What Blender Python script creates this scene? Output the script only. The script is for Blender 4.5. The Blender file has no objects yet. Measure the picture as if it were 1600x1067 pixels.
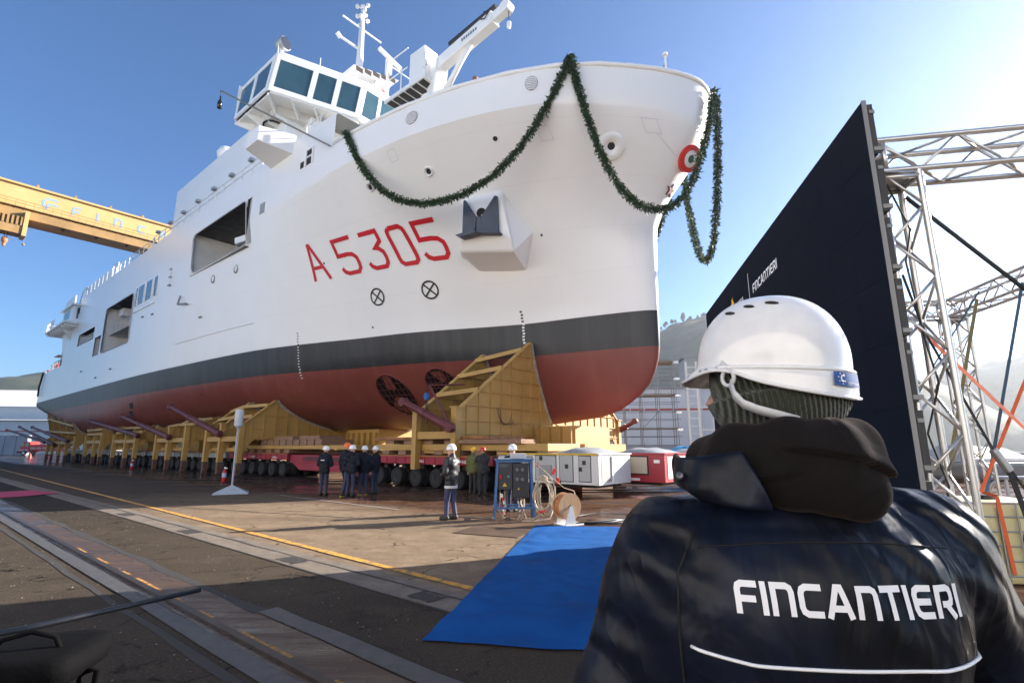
import bpy, bmesh, math, random
import numpy as np
from mathutils import Vector, Matrix, noise as mnoise

sc = bpy.context.scene
COL = sc.collection
R = math.radians

# ------------------------------------------------------------------ camera, sky, sun, exposure
CAM_H = 1.80
PITCH = math.atan(164.5 / 800.0)
cam_d = bpy.data.cameras.new("camera"); cam_d.sensor_width = 36.0; cam_d.lens = 18.0
cam_d.clip_start = 0.05; cam_d.clip_end = 20000.0
cam = bpy.data.objects.new("camera", cam_d); COL.objects.link(cam)
cam.location = (0, 0, CAM_H); cam.rotation_euler = (math.pi / 2 + PITCH, 0, 0)
sc.camera = cam

SUN_AZ = R(66.2)      # from +Y (view direction) towards +X
SUN_EL = R(21.0)
SUN_DIR = Vector((math.sin(SUN_AZ) * math.cos(SUN_EL), math.cos(SUN_AZ) * math.cos(SUN_EL), math.sin(SUN_EL)))
world = bpy.data.worlds.new("World"); sc.world = world; world.use_nodes = True
wn = world.node_tree; wn.nodes.clear()
sky = wn.nodes.new("ShaderNodeTexSky"); sky.sky_type = 'NISHITA'; sky.sun_disc = False
sky.sun_elevation = SUN_EL; sky.sun_rotation = SUN_AZ
sky.altitude = 0; sky.air_density = 1.0; sky.dust_density = 0.12; sky.ozone_density = 7.0
bg = wn.nodes.new("ShaderNodeBackground"); bg.inputs[1].default_value = 0.06
wo = wn.nodes.new("ShaderNodeOutputWorld")
wn.links.new(sky.outputs[0], bg.inputs[0]); wn.links.new(bg.outputs[0], wo.inputs[0])

sun_d = bpy.data.lights.new("sun", 'SUN'); sun_d.energy = 5.0; sun_d.angle = R(0.53); sun_d.color = (1.0, 0.92, 0.82)
sun = bpy.data.objects.new("sun", sun_d); COL.objects.link(sun)
sun.rotation_euler = SUN_DIR.to_track_quat('Z', 'Y').to_euler(); sun.location = (40, 20, 40)

vs = sc.view_settings
vs.view_transform = 'Standard'; vs.look = 'None'; vs.exposure = 1.85; vs.gamma = 1.0; vs.use_curve_mapping = False
sc.render.engine = 'CYCLES'
sc.cycles.use_denoising = True
sc.cycles.max_bounces = 6; sc.cycles.diffuse_bounces = 3; sc.cycles.glossy_bounces = 3
sc.cycles.transmission_bounces = 4; sc.cycles.volume_bounces = 0; sc.cycles.transparent_max_bounces = 8
sc.cycles.caustics_reflective = False; sc.cycles.caustics_refractive = False
sc.cycles.sample_clamp_indirect = 6.0

# ------------------------------------------------------------------ node helpers
MATS = {}
def mat(name, col=(.5, .5, .5), rough=.6, metal=0.0, spec=.5, emit=None, noise=None, bump=None, coat=0.0):
    """Principled material; noise=(scale, amount[, detail]) varies colour, bump=(scale, strength) adds relief."""
    if name in MATS: return MATS[name]
    m = bpy.data.materials.new(name); m.use_nodes = True
    nt = m.node_tree; p = nt.nodes["Principled BSDF"]
    p.inputs["Base Color"].default_value = (*col, 1); p.inputs["Roughness"].default_value = rough
    p.inputs["Metallic"].default_value = metal; p.inputs["Specular IOR Level"].default_value = spec
    p.inputs["Coat Weight"].default_value = coat
    if emit:
        p.inputs["Emission Color"].default_value = (*emit[0], 1); p.inputs["Emission Strength"].default_value = emit[1]
    if noise or bump:
        tc = nt.nodes.new("ShaderNodeTexCoord")
    if noise:
        n = nt.nodes.new("ShaderNodeTexNoise"); n.inputs["Scale"].default_value = noise[0]
        n.inputs["Detail"].default_value = noise[2] if len(noise) > 2 else 5; n.inputs["Roughness"].default_value = .65
        nt.links.new(tc.outputs["Object"], n.inputs["Vector"])
        r = nt.nodes.new("ShaderNodeValToRGB"); a = noise[1]
        r.color_ramp.elements[0].position = .3; r.color_ramp.elements[1].position = .7
        r.color_ramp.elements[0].color = (*[c * (1 - a) for c in col], 1)
        r.color_ramp.elements[1].color = (*[min(1, c * (1 + a)) for c in col], 1)
        nt.links.new(n.outputs["Fac"], r.inputs["Fac"]); nt.links.new(r.outputs["Color"], p.inputs["Base Color"])
    if bump:
        n2 = nt.nodes.new("ShaderNodeTexNoise"); n2.inputs["Scale"].default_value = bump[0]; n2.inputs["Detail"].default_value = 4
        nt.links.new(tc.outputs["Object"], n2.inputs["Vector"])
        b = nt.nodes.new("ShaderNodeBump"); b.inputs["Strength"].default_value = bump[1]; b.inputs["Distance"].default_value = .02
        nt.links.new(n2.outputs["Fac"], b.inputs["Height"]); nt.links.new(b.outputs["Normal"], p.inputs["Normal"])
    MATS[name] = m
    return m

class NT:
    """small wrapper for building node graphs"""
    def __init__(s, name):
        s.m = bpy.data.materials.new(name); s.m.use_nodes = True; s.t = s.m.node_tree
        s.p = s.t.nodes["Principled BSDF"]; MATS[name] = s.m
        s.tc = s.t.nodes.new("ShaderNodeTexCoord")
    def n(s, kind, **kw):
        x = s.t.nodes.new(kind)
        for k, v in kw.items(): setattr(x, k, v)
        return x
    def l(s, a, b): s.t.links.new(a, b)
    def noise(s, scale, detail=4, rough=.6, vec=None, dist=0.0):
        x = s.n("ShaderNodeTexNoise"); x.inputs["Scale"].default_value = scale; x.inputs["Detail"].default_value = detail
        x.inputs["Roughness"].default_value = rough; x.inputs["Distortion"].default_value = dist
        s.l(vec or s.tc.outputs["Object"], x.inputs["Vector"]); return x.outputs["Fac"]
    def ramp(s, fac, *stops):
        x = s.n("ShaderNodeValToRGB"); e = x.color_ramp.elements
        while len(e) < len(stops): e.new(.5)
        for k, (pos, c) in enumerate(stops):
            e[k].position = pos; e[k].color = (*c, 1) if not isinstance(c, (int, float)) else (c, c, c, 1)
        s.l(fac, x.inputs["Fac"]); return x.outputs["Color"]
    def mix(s, fac, a, b, blend='MIX'):
        x = s.n("ShaderNodeMix", data_type='RGBA', blend_type=blend)
        for sock, v in ((x.inputs[0], fac), (x.inputs[6], a), (x.inputs[7], b)):
            if isinstance(v, (int, float)): sock.default_value = v
            elif isinstance(v, tuple): sock.default_value = (*v, 1)
            else: s.l(v, sock)
        return x.outputs[2]
    def math(s, op, a, b=0.0, c=0.0):
        x = s.n("ShaderNodeMath", operation=op)
        for k, v in enumerate((a, b, c)):
            if isinstance(v, (int, float)): x.inputs[k].default_value = v
            else: s.l(v, x.inputs[k])
        return x.outputs[0]
    def sep(s, vec=None):
        x = s.n("ShaderNodeSeparateXYZ"); s.l(vec or s.tc.outputs["Object"], x.inputs[0]); return x.outputs
    def mapping(s, scale=(1, 1, 1), rot=(0, 0, 0), loc=(0, 0, 0), vec=None):
        x = s.n("ShaderNodeMapping"); x.inputs["Scale"].default_value = scale; x.inputs["Rotation"].default_value = rot; x.inputs["Location"].default_value = loc
        s.l(vec or s.tc.outputs["Object"], x.inputs["Vector"]); return x.outputs[0]
    def bump(s, h, strength=.3, dist=.02):
        x = s.n("ShaderNodeBump"); x.inputs["Strength"].default_value = strength; x.inputs["Distance"].default_value = dist
        s.l(h, x.inputs["Height"]); s.l(x.outputs[0], s.p.inputs["Normal"])
    def base(s, c): s.l(c, s.p.inputs["Base Color"])
    def rough(s, c):
        if isinstance(c, (int, float)): s.p.inputs["Roughness"].default_value = c
        else: s.l(c, s.p.inputs["Roughness"])

# ------------------------------------------------------------------ mesh builder
class MB:
    def __init__(s): s.v = []; s.f = []
    def add(s, vs, fs):
        o = len(s.v); s.v += [tuple(map(float, p)) for p in vs]; s.f += [tuple(i + o for i in f) for f in fs]; return s
    def box(s, x0, x1, y0, y1, z0, z1):
        return s.add([(x0,y0,z0),(x1,y0,z0),(x1,y1,z0),(x0,y1,z0),(x0,y0,z1),(x1,y0,z1),(x1,y1,z1),(x0,y1,z1)],
                     [(0,3,2,1),(4,5,6,7),(0,1,5,4),(1,2,6,5),(2,3,7,6),(3,0,4,7)])
    def hexa(s, p):   # 8 points, bottom ring then top ring
        return s.add(p, [(0,3,2,1),(4,5,6,7),(0,1,5,4),(1,2,6,5),(2,3,7,6),(3,0,4,7)])
    def prism(s, poly, a, b):
        """poly: list of 3-D points (front), a->b: offset vectors of the two caps"""
        n = len(poly); A = [tuple(np.add(p, a)) for p in poly]; B = [tuple(np.add(p, b)) for p in poly]
        return s.add(A + B, [tuple(range(n - 1, -1, -1)), tuple(range(n, 2 * n))] + [(i, (i + 1) % n, n + (i + 1) % n, n + i) for i in range(n)])
    def beam(s, p, q, w, h=None, up=(0, 0, 1)):
        """rectangular bar from p to q"""
        h = w if h is None else h
        p = Vector(p); q = Vector(q); d = (q - p).normalized(); u = Vector(up)
        if abs(d.dot(u)) > .98: u = Vector((1, 0, 0))
        r = d.cross(u).normalized() * w / 2; u = r.cross(d).normalized() * h / 2
        return s.hexa([p - r - u, p + r - u, p + r + u, p - r + u, q - r - u, q + r - u, q + r + u, q - r + u])
    def tube(s, pts, r, n=8, caps=True, closed=False):
        pts = [Vector(p) for p in pts]; m = len(pts); rr = r if isinstance(r, (list, tuple)) else [r] * m
        vs, fs = [], []; prev = None
        for i in range(m):
            a = pts[i - 1] if i or closed else pts[i]; b = pts[(i + 1) % m] if i < m - 1 or closed else pts[i]
            d = (b - a).normalized() if (b - a).length > 1e-9 else Vector((0, 0, 1))
            if prev is None: u = d.cross(Vector((0, 0, 1))) if abs(d.z) < .95 else d.cross(Vector((1, 0, 0)))
            else: u = prev - d * prev.dot(d)
            u.normalize(); prev = u; w = d.cross(u)
            vs += [pts[i] + (u * math.cos(2 * math.pi * k / n) + w * math.sin(2 * math.pi * k / n)) * rr[i] for k in range(n)]
        for i in range(m - (0 if closed else 1)):
            j = (i + 1) % m
            fs += [(i * n + k, i * n + (k + 1) % n, j * n + (k + 1) % n, j * n + k) for k in range(n)]
        if caps and not closed: fs += [tuple(range(n - 1, -1, -1)), tuple((m - 1) * n + k for k in range(n))]
        return s.add(vs, fs)
    def cyl(s, p, q, r, n=12, r2=None): return s.tube([p, q], [r, r if r2 is None else r2], n)
    def lathe(s, prof, c=(0, 0, 0), axis='z', n=20, cap=True):
        """prof: [(radius, height)]"""
        vs, fs = [], []
        for (r, h) in prof:
            for k in range(n):
                a = 2 * math.pi * k / n; x, y = r * math.cos(a), r * math.sin(a)
                p = {'z': (x, y, h), 'y': (x, h, -y), 'x': (h, x, y)}[axis]
                vs.append(tuple(np.add(p, c)))
        m = len(prof)
        for i in range(m - 1): fs += [(i * n + k, i * n + (k + 1) % n, (i + 1) * n + (k + 1) % n, (i + 1) * n + k) for k in range(n)]
        if cap: fs += [tuple(range(n - 1, -1, -1)), tuple((m - 1) * n + k for k in range(n))]
        return s.add(vs, fs)
    def quad(s, *p): return s.add(p, [tuple(range(len(p)))])
    def ribbon(s, pts, w, side):
        side = Vector(side).normalized() * w / 2; n = len(pts)
        vs = [Vector(p) - side for p in pts] + [Vector(p) + side for p in pts]
        return s.add(vs, [(i, i + 1, n + i + 1, n + i) for i in range(n - 1)])
    def ico(s, c, r, sub=1, jitter=0, rnd=None, sq=(1, 1, 1)):
        bm = bmesh.new(); bmesh.ops.create_icosphere(bm, subdivisions=sub, radius=1)
        bm.verts.index_update()
        vs = []
        for v in bm.verts:
            k = r * (1 + (rnd.uniform(-jitter, jitter) if rnd else 0)); vs.append((c[0] + v.co.x * k * sq[0], c[1] + v.co.y * k * sq[1], c[2] + v.co.z * k * sq[2]))
        fs = [tuple(v.index for v in f.verts) for f in bm.faces]; bm.free()
        return s.add(vs, fs)
    def xf(s, M):
        s.v = [tuple(M @ Vector(p)) for p in s.v]; return s
    def mesh(s, name, smooth=False, angle=None):
        me = bpy.data.meshes.new(name); me.from_pydata(s.v, [], s.f); me.update()
        if smooth or angle:
            me.polygons.foreach_set("use_smooth", [True] * len(me.polygons))
            if angle: me.set_sharp_from_angle(angle=R(angle))
        return me

def link(name, me, m=None, parent=None, loc=None, rot=None):
    o = bpy.data.objects.new(name, me); COL.objects.link(o)
    if m is not None and me is not None:
        ms = m if isinstance(m, (list, tuple)) else [m]
        if len(me.materials) == 0:
            for k in ms: me.materials.append(k)
    if parent: o.parent = parent
    if loc is not None: o.location = loc
    if rot is not None: o.rotation_euler = rot
    return o
def obj(name, mb, m, parent=None, smooth=False, angle=None, bevel=0.0, loc=None, rot=None):
    o = link(name, mb.mesh(name, smooth, angle), m, parent, loc, rot)
    if bevel:
        b = o.modifiers.new("bevel", 'BEVEL'); b.width = bevel; b.segments = 2; b.limit_method = 'ANGLE'; b.angle_limit = R(40)
    return o
def tag(o, label=None, cat=None, group=None, kind=None):
    if label: o["label"] = label
    if cat: o["category"] = cat
    if group: o["group"] = group
    if kind: o["kind"] = kind
    return o
def empty(name, label=None, cat=None, loc=(0, 0, 0), rotz=0.0, group=None):
    o = bpy.data.objects.new(name, None); COL.objects.link(o); o.location = loc; o.rotation_euler = (0, 0, rotz)
    o.empty_display_size = .2
    return tag(o, label, cat, group)
def copy_tree(o, parent=None):
    c = o.copy(); COL.objects.link(c)
    if parent is not None: c.parent = parent
    for ch in KIDS.get(o.name, []): copy_tree(ch, c)
    return c
KIDS = {}
def note_kids(root):
    for ch in [x for x in COL.objects if x.parent == root]:
        KIDS.setdefault(root.name, []).append(ch); note_kids(ch)
rnd = random.Random(7)

# ------------------------------------------------------------------ ship frame: (s aft from the bow, l to starboard, z up)
K = .93
AX = R(140.4); DV = Vector((math.cos(AX), math.sin(AX), 0)); NV = Vector((-math.sin(AX), math.cos(AX), 0))
SHIP_LOC = Vector((7.1 * K, 26.5 * K, 0))
ZG = -.126 / K                      # ground level in ship units
def U(p): return (p[0] * K, p[1] * K, p[2] * K + .126)          # ship units -> metres in the ship's own frame
def ub(mb): mb.v = [U(p) for p in mb.v]; return mb
def uw(s, l, z): q = U((s, l, z)); return SHIP_LOC + DV * q[0] + NV * q[1] + Vector((0, 0, q[2]))   # to world
def ship_empty(name, label, cat, s=0, l=0, z=None, group=None):
    """an Empty in the ship's frame, at (s,l); its parts are built relative to it in ship units"""
    z = ZG if z is None else z
    o = empty(name, label, cat, uw(s, l, z), AX, group); return o
def uo(mb, s=0, l=0, z=None):
    """ship-unit mesh -> local metres of an empty made by ship_empty(s,l,z)"""
    z = ZG if z is None else z
    mb.v = [((p[0] - s) * K, (p[1] - l) * K, (p[2] - z) * K) for p in mb.v]; return mb
def _pchip(xs,ys):
    n=len(xs); h=[xs[i+1]-xs[i] for i in range(n-1)]; d=[(ys[i+1]-ys[i])/h[i] for i in range(n-1)]
    m=[0.0]*n; m[0]=d[0]; m[-1]=d[-1]
    for i in range(1,n-1):
        if d[i-1]*d[i]>0:
            w1=2*h[i]+h[i-1]; w2=h[i]+2*h[i-1]; m[i]=(w1+w2)/(w1/d[i-1]+w2/d[i])
    def f(x):
        if x<=xs[0]: return ys[0]
        if x>=xs[-1]: return ys[-1]
        lo,hi=0,n-1
        while hi-lo>1:
            k=(lo+hi)//2
            if xs[k]<=x: lo=k
            else: hi=k
        t=(x-xs[lo])/h[lo]; t2=t*t; t3=t2*t
        return (2*t3-3*t2+1)*ys[lo]+(t3-2*t2+t)*h[lo]*m[lo]+(-2*t3+3*t2)*ys[hi]+(t3-t2)*h[lo]*m[hi]
    return f
def _tab(*pts): return _pchip([float(p[0]) for p in pts],[float(p[1]) for p in pts])
STEM=_tab((3.05,6.2),(3.18,5.0),(3.38,2.84),(4.05,1.08),(5.3,-.25),(6.94,-.72),(8.85,-.76),(11,-.80),(13.4,-.90),(15.3,-1.8),(16.76,-2.9),(18.2,-3.75),(20.4,-4.1),(23,-4.3))
B88=_tab((0,0),(.01,.07),(.04,.14),(.15,.28),(.6,.55),(2.1,1.0),(4.2,1.48),(6.9,2.05),(9.6,3.1),(12.8,4.5),(14.1,4.95),(18.3,6.05),(22,7.15),(27.6,8.35),(37.8,9.1),(52,9.65),(70,9.75),(100,9.75),(104,9.5),(106.4,8.9),(107.6,8.0),(108,7.2))
B185=_tab((0,0),(.008,.21),(.03,.41),(.07,.62),(.13,.84),(.22,1.10),(.4,1.5),(1.0,2.6),(2.05,4.0),(3.65,5.7),(5.65,7.05),(8.45,8.3),(12,9.2),(17.5,9.75),(24,9.85),(70,9.8),(100,9.75),(104,9.5),(106.4,8.9),(107.6,8.0),(108,7.2))
ZB=_tab((0,3.1),(74,3.1),(84,4.2),(94,6.1),(102,7.7),(108,8.75))
SHB=_tab((0,.10),(.05,.22),(.2,.43),(.39,.64),(.6,.85),(.79,.97),(1,1))
SHM=_tab((0,.30),(.03,.39),(.15,.65),(.33,.84),(.6,.96),(1,1))
SHA=_tab((0,.72),(.03,.80),(.10,.89),(.22,.96),(.38,.99),(1,1))
def sm(a,b,x):
    t=min(1,max(0,(x-a)/(b-a))); return t*t*(3-2*t)
def fade(x): return max(0.0,1-x/42.0)**1.5
def half(x,z):
    if z>=18.5: return B185(x)
    if z>=8.8:
        t=(z-8.8)/9.7; g=.50*t+.50*t*t
        return B88(x)*(1-g)+B185(x)*g
    zb=ZB(x); t=max(0,min(1,(z-zb)/(8.8-zb)))
    w1=sm(10,28,x); w2=sm(32,62,x)
    sh=SHB(t)*(1-w1)+(SHM(t)*(1-w2)+SHA(t)*w2)*w1
    return B88(x)*sh
def s_of(x,z): return x+STEM(z)*fade(x)
def x_of(s,z):
    lo,hi=0.0,s+8
    if s<=s_of(0,z): return None
    for _ in range(40):
        m=(lo+hi)/2
        if s_of(m,z)<s: lo=m
        else: hi=m
    return (lo+hi)/2
def hb(s,z):
    x=x_of(s,z)
    return -1 if x is None else half(x,z)
# ------------------------------------------------------------------ ground
def tr(a, c, z=0.0): return (DV.x * a + NV.x * c, DV.y * a + NV.y * c, z)     # quay frame: along / across the crane track
g = NT("quay_ground")
mp = g.mapping(rot=(0, 0, -AX))
sx = g.sep(mp); along, across = sx[0], sx[1]
nA = g.noise(.35, 5, .6); nB = g.noise(2.2, 6, .7); nC = g.noise(160, 2, .6); nD = g.noise(14, 5, .75)
streak = g.noise(.8, 5, .65, vec=g.mapping(scale=(.12, 1.3, 1), rot=(0, 0, -AX)))
asph = g.mix(g.ramp(nA, (.3, 0.), (.7, 1.)), (.036, .029, .0225), (.068, .053, .039))
asph = g.mix(g.ramp(nC, (.52, 0.), (.68, .75)), asph, (.085, .068, .052))
nE = g.noise(38, 3, .7); nF = g.noise(.9, 6, .7)
asph = g.mix(g.ramp(nE, (.5, 0.), (.72, .7)), asph, (.12, .098, .074))
asph = g.mix(g.ramp(nF, (.52, 0.), (.66, .6)), asph, (.085, .068, .050))
asph = g.mix(g.ramp(nB, (.56, 0.), (.72, .45)), asph, (.016, .014, .013))
conc = g.mix(g.ramp(nB, (.3, 0.), (.7, 1.)), (.165, .115, .075), (.29, .215, .145))
conc = g.mix(g.ramp(streak, (.45, 0.), (.75, .8)), conc, (.10, .075, .055))
conc = g.mix(g.ramp(nD, (.5, 0.), (.75, .35)), conc, (.33, .27, .21))
conc = g.mix(g.ramp(g.noise(30, 3, .7), (.52, 0.), (.75, .6)), conc, (.11, .085, .062))
mud = g.mix(g.ramp(streak, (.35, 0.), (.65, 1.)), (.055, .032, .022), (.15, .078, .046))
wob = g.math('MULTIPLY', g.math('SUBTRACT', nA, .5), 3.0)
cc = g.math('ADD', across, wob)
f_conc = g.ramp(g.math('MULTIPLY_ADD', across, -1., -4.55), (.0, 0.), (.25, 1.))
f_mud = g.ramp(g.math('MULTIPLY_ADD', cc, -.25, -2.2), (.0, 0.), (.5, 1.))
ship_shade = g.ramp(g.math('MULTIPLY_ADD', along, .06, -.9), (.0, 0.), (.6, 1.))  # ship's shadow over the far quay, painted into the ground colour
ground_c = g.mix(f_conc, asph, conc)
ground_c = g.mix(f_mud, ground_c, mud)
ground_c = g.mix(g.math('MULTIPLY', ship_shade, .75), ground_c, (.028, .026, .025))
g.base(ground_c); g.p.inputs["Specular IOR Level"].default_value = .05
wet = g.math('MULTIPLY', f_mud, g.ramp(g.math('ADD', g.math('MULTIPLY', streak, .75), g.math('MULTIPLY', nA, .35)), (.44, 0.), (.56, 1.)))
g.rough(g.ramp(wet, (0., .82), (1., .11)))
crk = g.n("ShaderNodeTexVoronoi", feature='DISTANCE_TO_EDGE'); crk.inputs["Scale"].default_value = .45; g.l(g.n("ShaderNodeVectorMath", operation='ADD').outputs[0], crk.inputs["Vector"]); 
va = crk.inputs["Vector"].links[0].from_node; g.l(g.tc.outputs["Object"], va.inputs[0])
wn_ = g.n("ShaderNodeTexNoise"); wn_.inputs["Scale"].default_value = 1.6; wn_.inputs["Detail"].default_value = 5; g.l(g.tc.outputs["Object"], wn_.inputs["Vector"])
vs_ = g.n("ShaderNodeVectorMath", operation='SCALE'); vs_.inputs["Scale"].default_value = 1.1; g.l(wn_.outputs["Color"], vs_.inputs[0]); g.l(vs_.outputs[0], va.inputs[1])
crack = g.math('MULTIPLY', g.ramp(crk.outputs["Distance"], (.004, 1.), (.016, 0.)), g.ramp(nB, (.45, 0.), (.6, 1.)))
g.base(g.mix(crack, ground_c, (.012, .010, .009)))
hmix = g.math('ADD', g.math('MULTIPLY', nE, 1.2), g.math('MULTIPLY', nD, .9))
hmix = g.math('MULTIPLY', hmix, g.math('SUBTRACT', 1.0, wet))
g.bump(hmix, .55, .015)
mb = MB()
gx0, gx1 = -900., 62.
mb.quad((gx0, -60, 0), (gx1, -60, 0), (gx1, 900, 0), (gx0, 900, 0))
mb.quad((gx1, -60, 0), (420, -60, 0), (420, 34, 0), (gx1, 58, 0))
mb.quad((gx1, 58, 0), (420, 34, 0), (420, 34, -2.4), (gx1, 58, -2.4)); mb.quad((gx1, 58, -2.4), (gx1, 58, 0), (gx1, 900, 0), (gx1, 900, -2.4))
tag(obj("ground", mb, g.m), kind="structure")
w = NT("harbour_water"); w.base(w.ramp(w.noise(.05, 3), (.3, (.02, .04, .045)), (.7, (.03, .05, .055)))); w.rough(.12)
w.bump(w.noise(.9, 4, .6), .25, .12)
mb = MB().quad((gx1 - 5, -60, -1.6), (2400, -60, -1.6), (2400, 2200, -1.6), (gx1 - 5, 2200, -1.6))
tag(obj("water", mb, w.m), kind="structure")

# crane track: rail in a groove between grey steel edge strips and a rusty wet channel
def strip(name, a0, a1, c0, c1, z, m, n=1, wob=0.0, thick=0.0, label=None, seed=1):
    mb = MB(); r = random.Random(seed); vs = []
    for i in range(n + 1):
        a = a0 + (a1 - a0) * i / n
        vs.append((tr(a, c0 + r.uniform(-wob, wob), z), tr(a, c1 + r.uniform(-wob, wob), z)))
    for i in range(n): mb.quad(vs[i][0], vs[i + 1][0], vs[i + 1][1], vs[i][1])
    o = obj(name, mb, m); tag(o, label, kind="structure"); return o
m_chan = NT("rusty_channel"); nn = m_chan.noise(3, 5, .7, vec=m_chan.mapping(scale=(.15, 1, 1), rot=(0, 0, -AX)))
m_chan.base(m_chan.ramp(nn, (.3, (.032, .020, .014)), (.7, (.085, .047, .028)))); m_chan.rough(m_chan.ramp(nn, (.35, .12), (.6, .6)))
m_edge = NT("worn_steel_edge"); nn = m_edge.noise(6, 5, .7); m_edge.base(m_edge.ramp(nn, (.3, (.045, .044, .045)), (.7, (.085, .083, .082)))); m_edge.rough(.55)
m_rail = mat("rail_steel", (.045, .036, .032), .4, .55, noise=(8, .4))
m_cstrip = NT("pale_concrete"); nn = m_cstrip.noise(2.4, 6, .7); n2 = m_cstrip.noise(40, 4, .7)
cs = m_cstrip.mix(m_cstrip.ramp(n2, (.4, 0.), (.7, .5)), m_cstrip.ramp(nn, (.3, (.10, .078, .060)), (.7, (.22, .18, .14))), (.10, .08, .065))
m_cstrip.base(cs); m_cstrip.rough(.85); m_cstrip.bump(n2, .4, .01)
m_yel = NT("worn_yellow_line"); nn = m_yel.noise(7, 6, .75); fac = m_yel.ramp(nn, (.47, 0.), (.60, 1.))
m_yel.base(m_yel.mix(fac, (.62, .30, .035), (.17, .12, .08))); m_yel.rough(.75)
m_joint = mat("tar_joint", (.03, .026, .024), .8)
strip("track_channel", -14, 130, -2.95, -2.36, .004, m_chan.m, 90, .03)
strip("track_strip", -14, 130, -2.36, -2.17, .012, m_edge.m, 60, .012)
strip("track_strip", -14, 6.1, -3.17, -2.95, .012, m_edge.m, 30, .015)
strip("track_joint", -14, 130, -2.08, -1.99, .005, m_joint, 120, .025)
strip("track_joint", 6.1, 130, -3.05, -2.92, .006, m_joint, 120, .04)
mb = MB()
for a0, a1 in ((-14, 130),):
    P = [tr(a0, -2.52, .004), tr(a0, -2.44, .004), tr(a0, -2.44, .03), tr(a0, -2.52, .03)]; Q = [tr(a1, -2.52, .004), tr(a1, -2.44, .004), tr(a1, -2.44, .03), tr(a1, -2.52, .03)]
    mb.hexa(P + Q)
tag(obj("crane_rail", mb, m_rail), kind="structure")
rr = random.Random(4); a = 1.0
m_yd = mat("yellow_edge_dash", (.42, .20, .04), .6, noise=(14, .7))
for k in range(11):                                # paint left on the rail flange
    L = rr.uniform(.25, .75) if k not in (4, 7) else 1.0
    strip("paint_dash", a, a + L, -2.585, -2.535, .0085, m_yd, 6, .008, seed=k); a += L + rr.uniform(.25, .8)
strip("concrete_strip", -6, 90, -4.95, -4.32, .004, m_cstrip.m, 60, .02)
strip("slab_joint", -6, 90, -4.32, -4.285, .007, m_joint, 90, .012)
strip("slab_joint", -6, 90, -4.74, -4.70, .008, m_joint, 120, .025)
for k, aa in enumerate((2.2, 4.9, 8.1, 12.5, 17)):
    strip("concrete_patch", aa, aa + .35 + .1 * k, -4.68, -4.40, .009, m_joint, 4, .03, seed=k)
# long yellow line, then the near-left one
def line(name, p, q, w, z, m, n=40, wob=.01):
    p = Vector(p); q = Vector(q); d = (q - p).normalized(); s = Vector((-d.y, d.x, 0)) * w / 2; r = random.Random(3); mb = MB(); L = []
    for i in range(n + 1):
        c = p.lerp(q, i / n); k = 1 + r.uniform(-wob, wob) / w * 2; L.append(((c - s * k), (c + s * k)))
    for i in range(n): mb.quad(*[(v.x, v.y, z) for v in (L[i][0], L[i + 1][0], L[i + 1][1], L[i][1])])
    tag(obj(name, mb, m), kind="structure")
line("yellow_line", (-44, 45.0, 0), (.6, 6.15, 0), .135, .012, m_yel.m, 120)
line("yellow_line", (-6.9, 7.2, 0), (-4.4, 4.6, 0), .20, .012, m_yel.m, 30)
for (p, q) in (((-26, 26, 0), (4.5, 13.2, 0)), ((-13.0, 17.4, 0), (-3.4, 13.6, 0)), ((-6.8, 15.2, 0), (3.6, 17.5, 0))):
    line("slab_joint", p, q, .045, .006, m_joint, 60, .012)
line("white_line", (-8.8, 20.2, 0), (-3.3, 15.6, 0), .07, .010, mat("worn_white_line", (.36, .33, .30), .7, noise=(6, .3)), 40)
# steel plates lying on the quay
m_plate = mat("brown_steel_plate", (.11, .072, .05), .5, .2, noise=(1.5, .35))
def plate(x, y, w, h, rz, z=.014): 
    mb = MB().box(-w / 2, w / 2, -h / 2, h / 2, 0, z); return obj("steel_plate", mb, m_plate, loc=(x, y, .003), rot=(0, 0, rz))
tag(plate(-.35, 11.7, 1.5, 1.1, R(-24)), "flat brown steel plate beside the blue carpet edge", "steel plate")

# loose grit and pebbles on the near quay
gr = random.Random(21); vs, fs = [], []
for k in range(2600):
    a = gr.uniform(-2, 24); c_ = gr.uniform(-9, 1.5); x, y, _ = tr(a, c_); r_ = gr.uniform(.004, .012) * (1.6 if gr.random() < .08 else 1); o_ = len(vs)
    for q in range(5): t = q * 1.257 + gr.uniform(-.3, .3); vs.append((x + r_ * math.cos(t) * gr.uniform(.7, 1.2), y + r_ * math.sin(t) * gr.uniform(.7, 1.2), .012))
    vs.append((x, y, .012 + r_ * .8)); fs += [(o_ + q, o_ + (q + 1) % 5, o_ + 5) for q in range(5)]
o_ = obj("gravel", MB().add(vs, fs), mat("grit", (.16, .135, .11), .9, noise=(3, .5))); tag(o_, "scattered grit and pebbles on the quay", "gravel", kind="stuff")
# ------------------------------------------------------------------ the ship
ship = empty("naval_ship", "white naval support ship with black and red hull, pennant number A 5305", "ship", SHIP_LOC, AX)
hm = NT("hull_paint")
zz = hm.sep()[2]
def zlev(z): return z * K + .126
nbig = hm.noise(.16, 4, .6); nstr = hm.noise(.9, 4, .6, vec=hm.mapping(scale=(1.4, 1, .08))); nfine = hm.noise(3, 5, .7)
white = hm.mix(hm.ramp(nbig, (.35, 0.), (.7, 1.)), (.82, .81, .79), (.86, .855, .84))
white = hm.mix(hm.ramp(nstr, (.58, 0.), (.8, .16)), white, (.70, .67, .62))
black = hm.mix(hm.ramp(nstr, (.42, 0.), (.72, .55)), (.022, .023, .026), (.062, .062, .064))
red = hm.mix(hm.ramp(nbig, (.3, 0.), (.7, 1.)), (.155, .034, .027), (.215, .055, .042))
red = hm.mix(hm.ramp(nstr, (.5, 0.), (.8, .45)), red, (.28, .105, .082))
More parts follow.
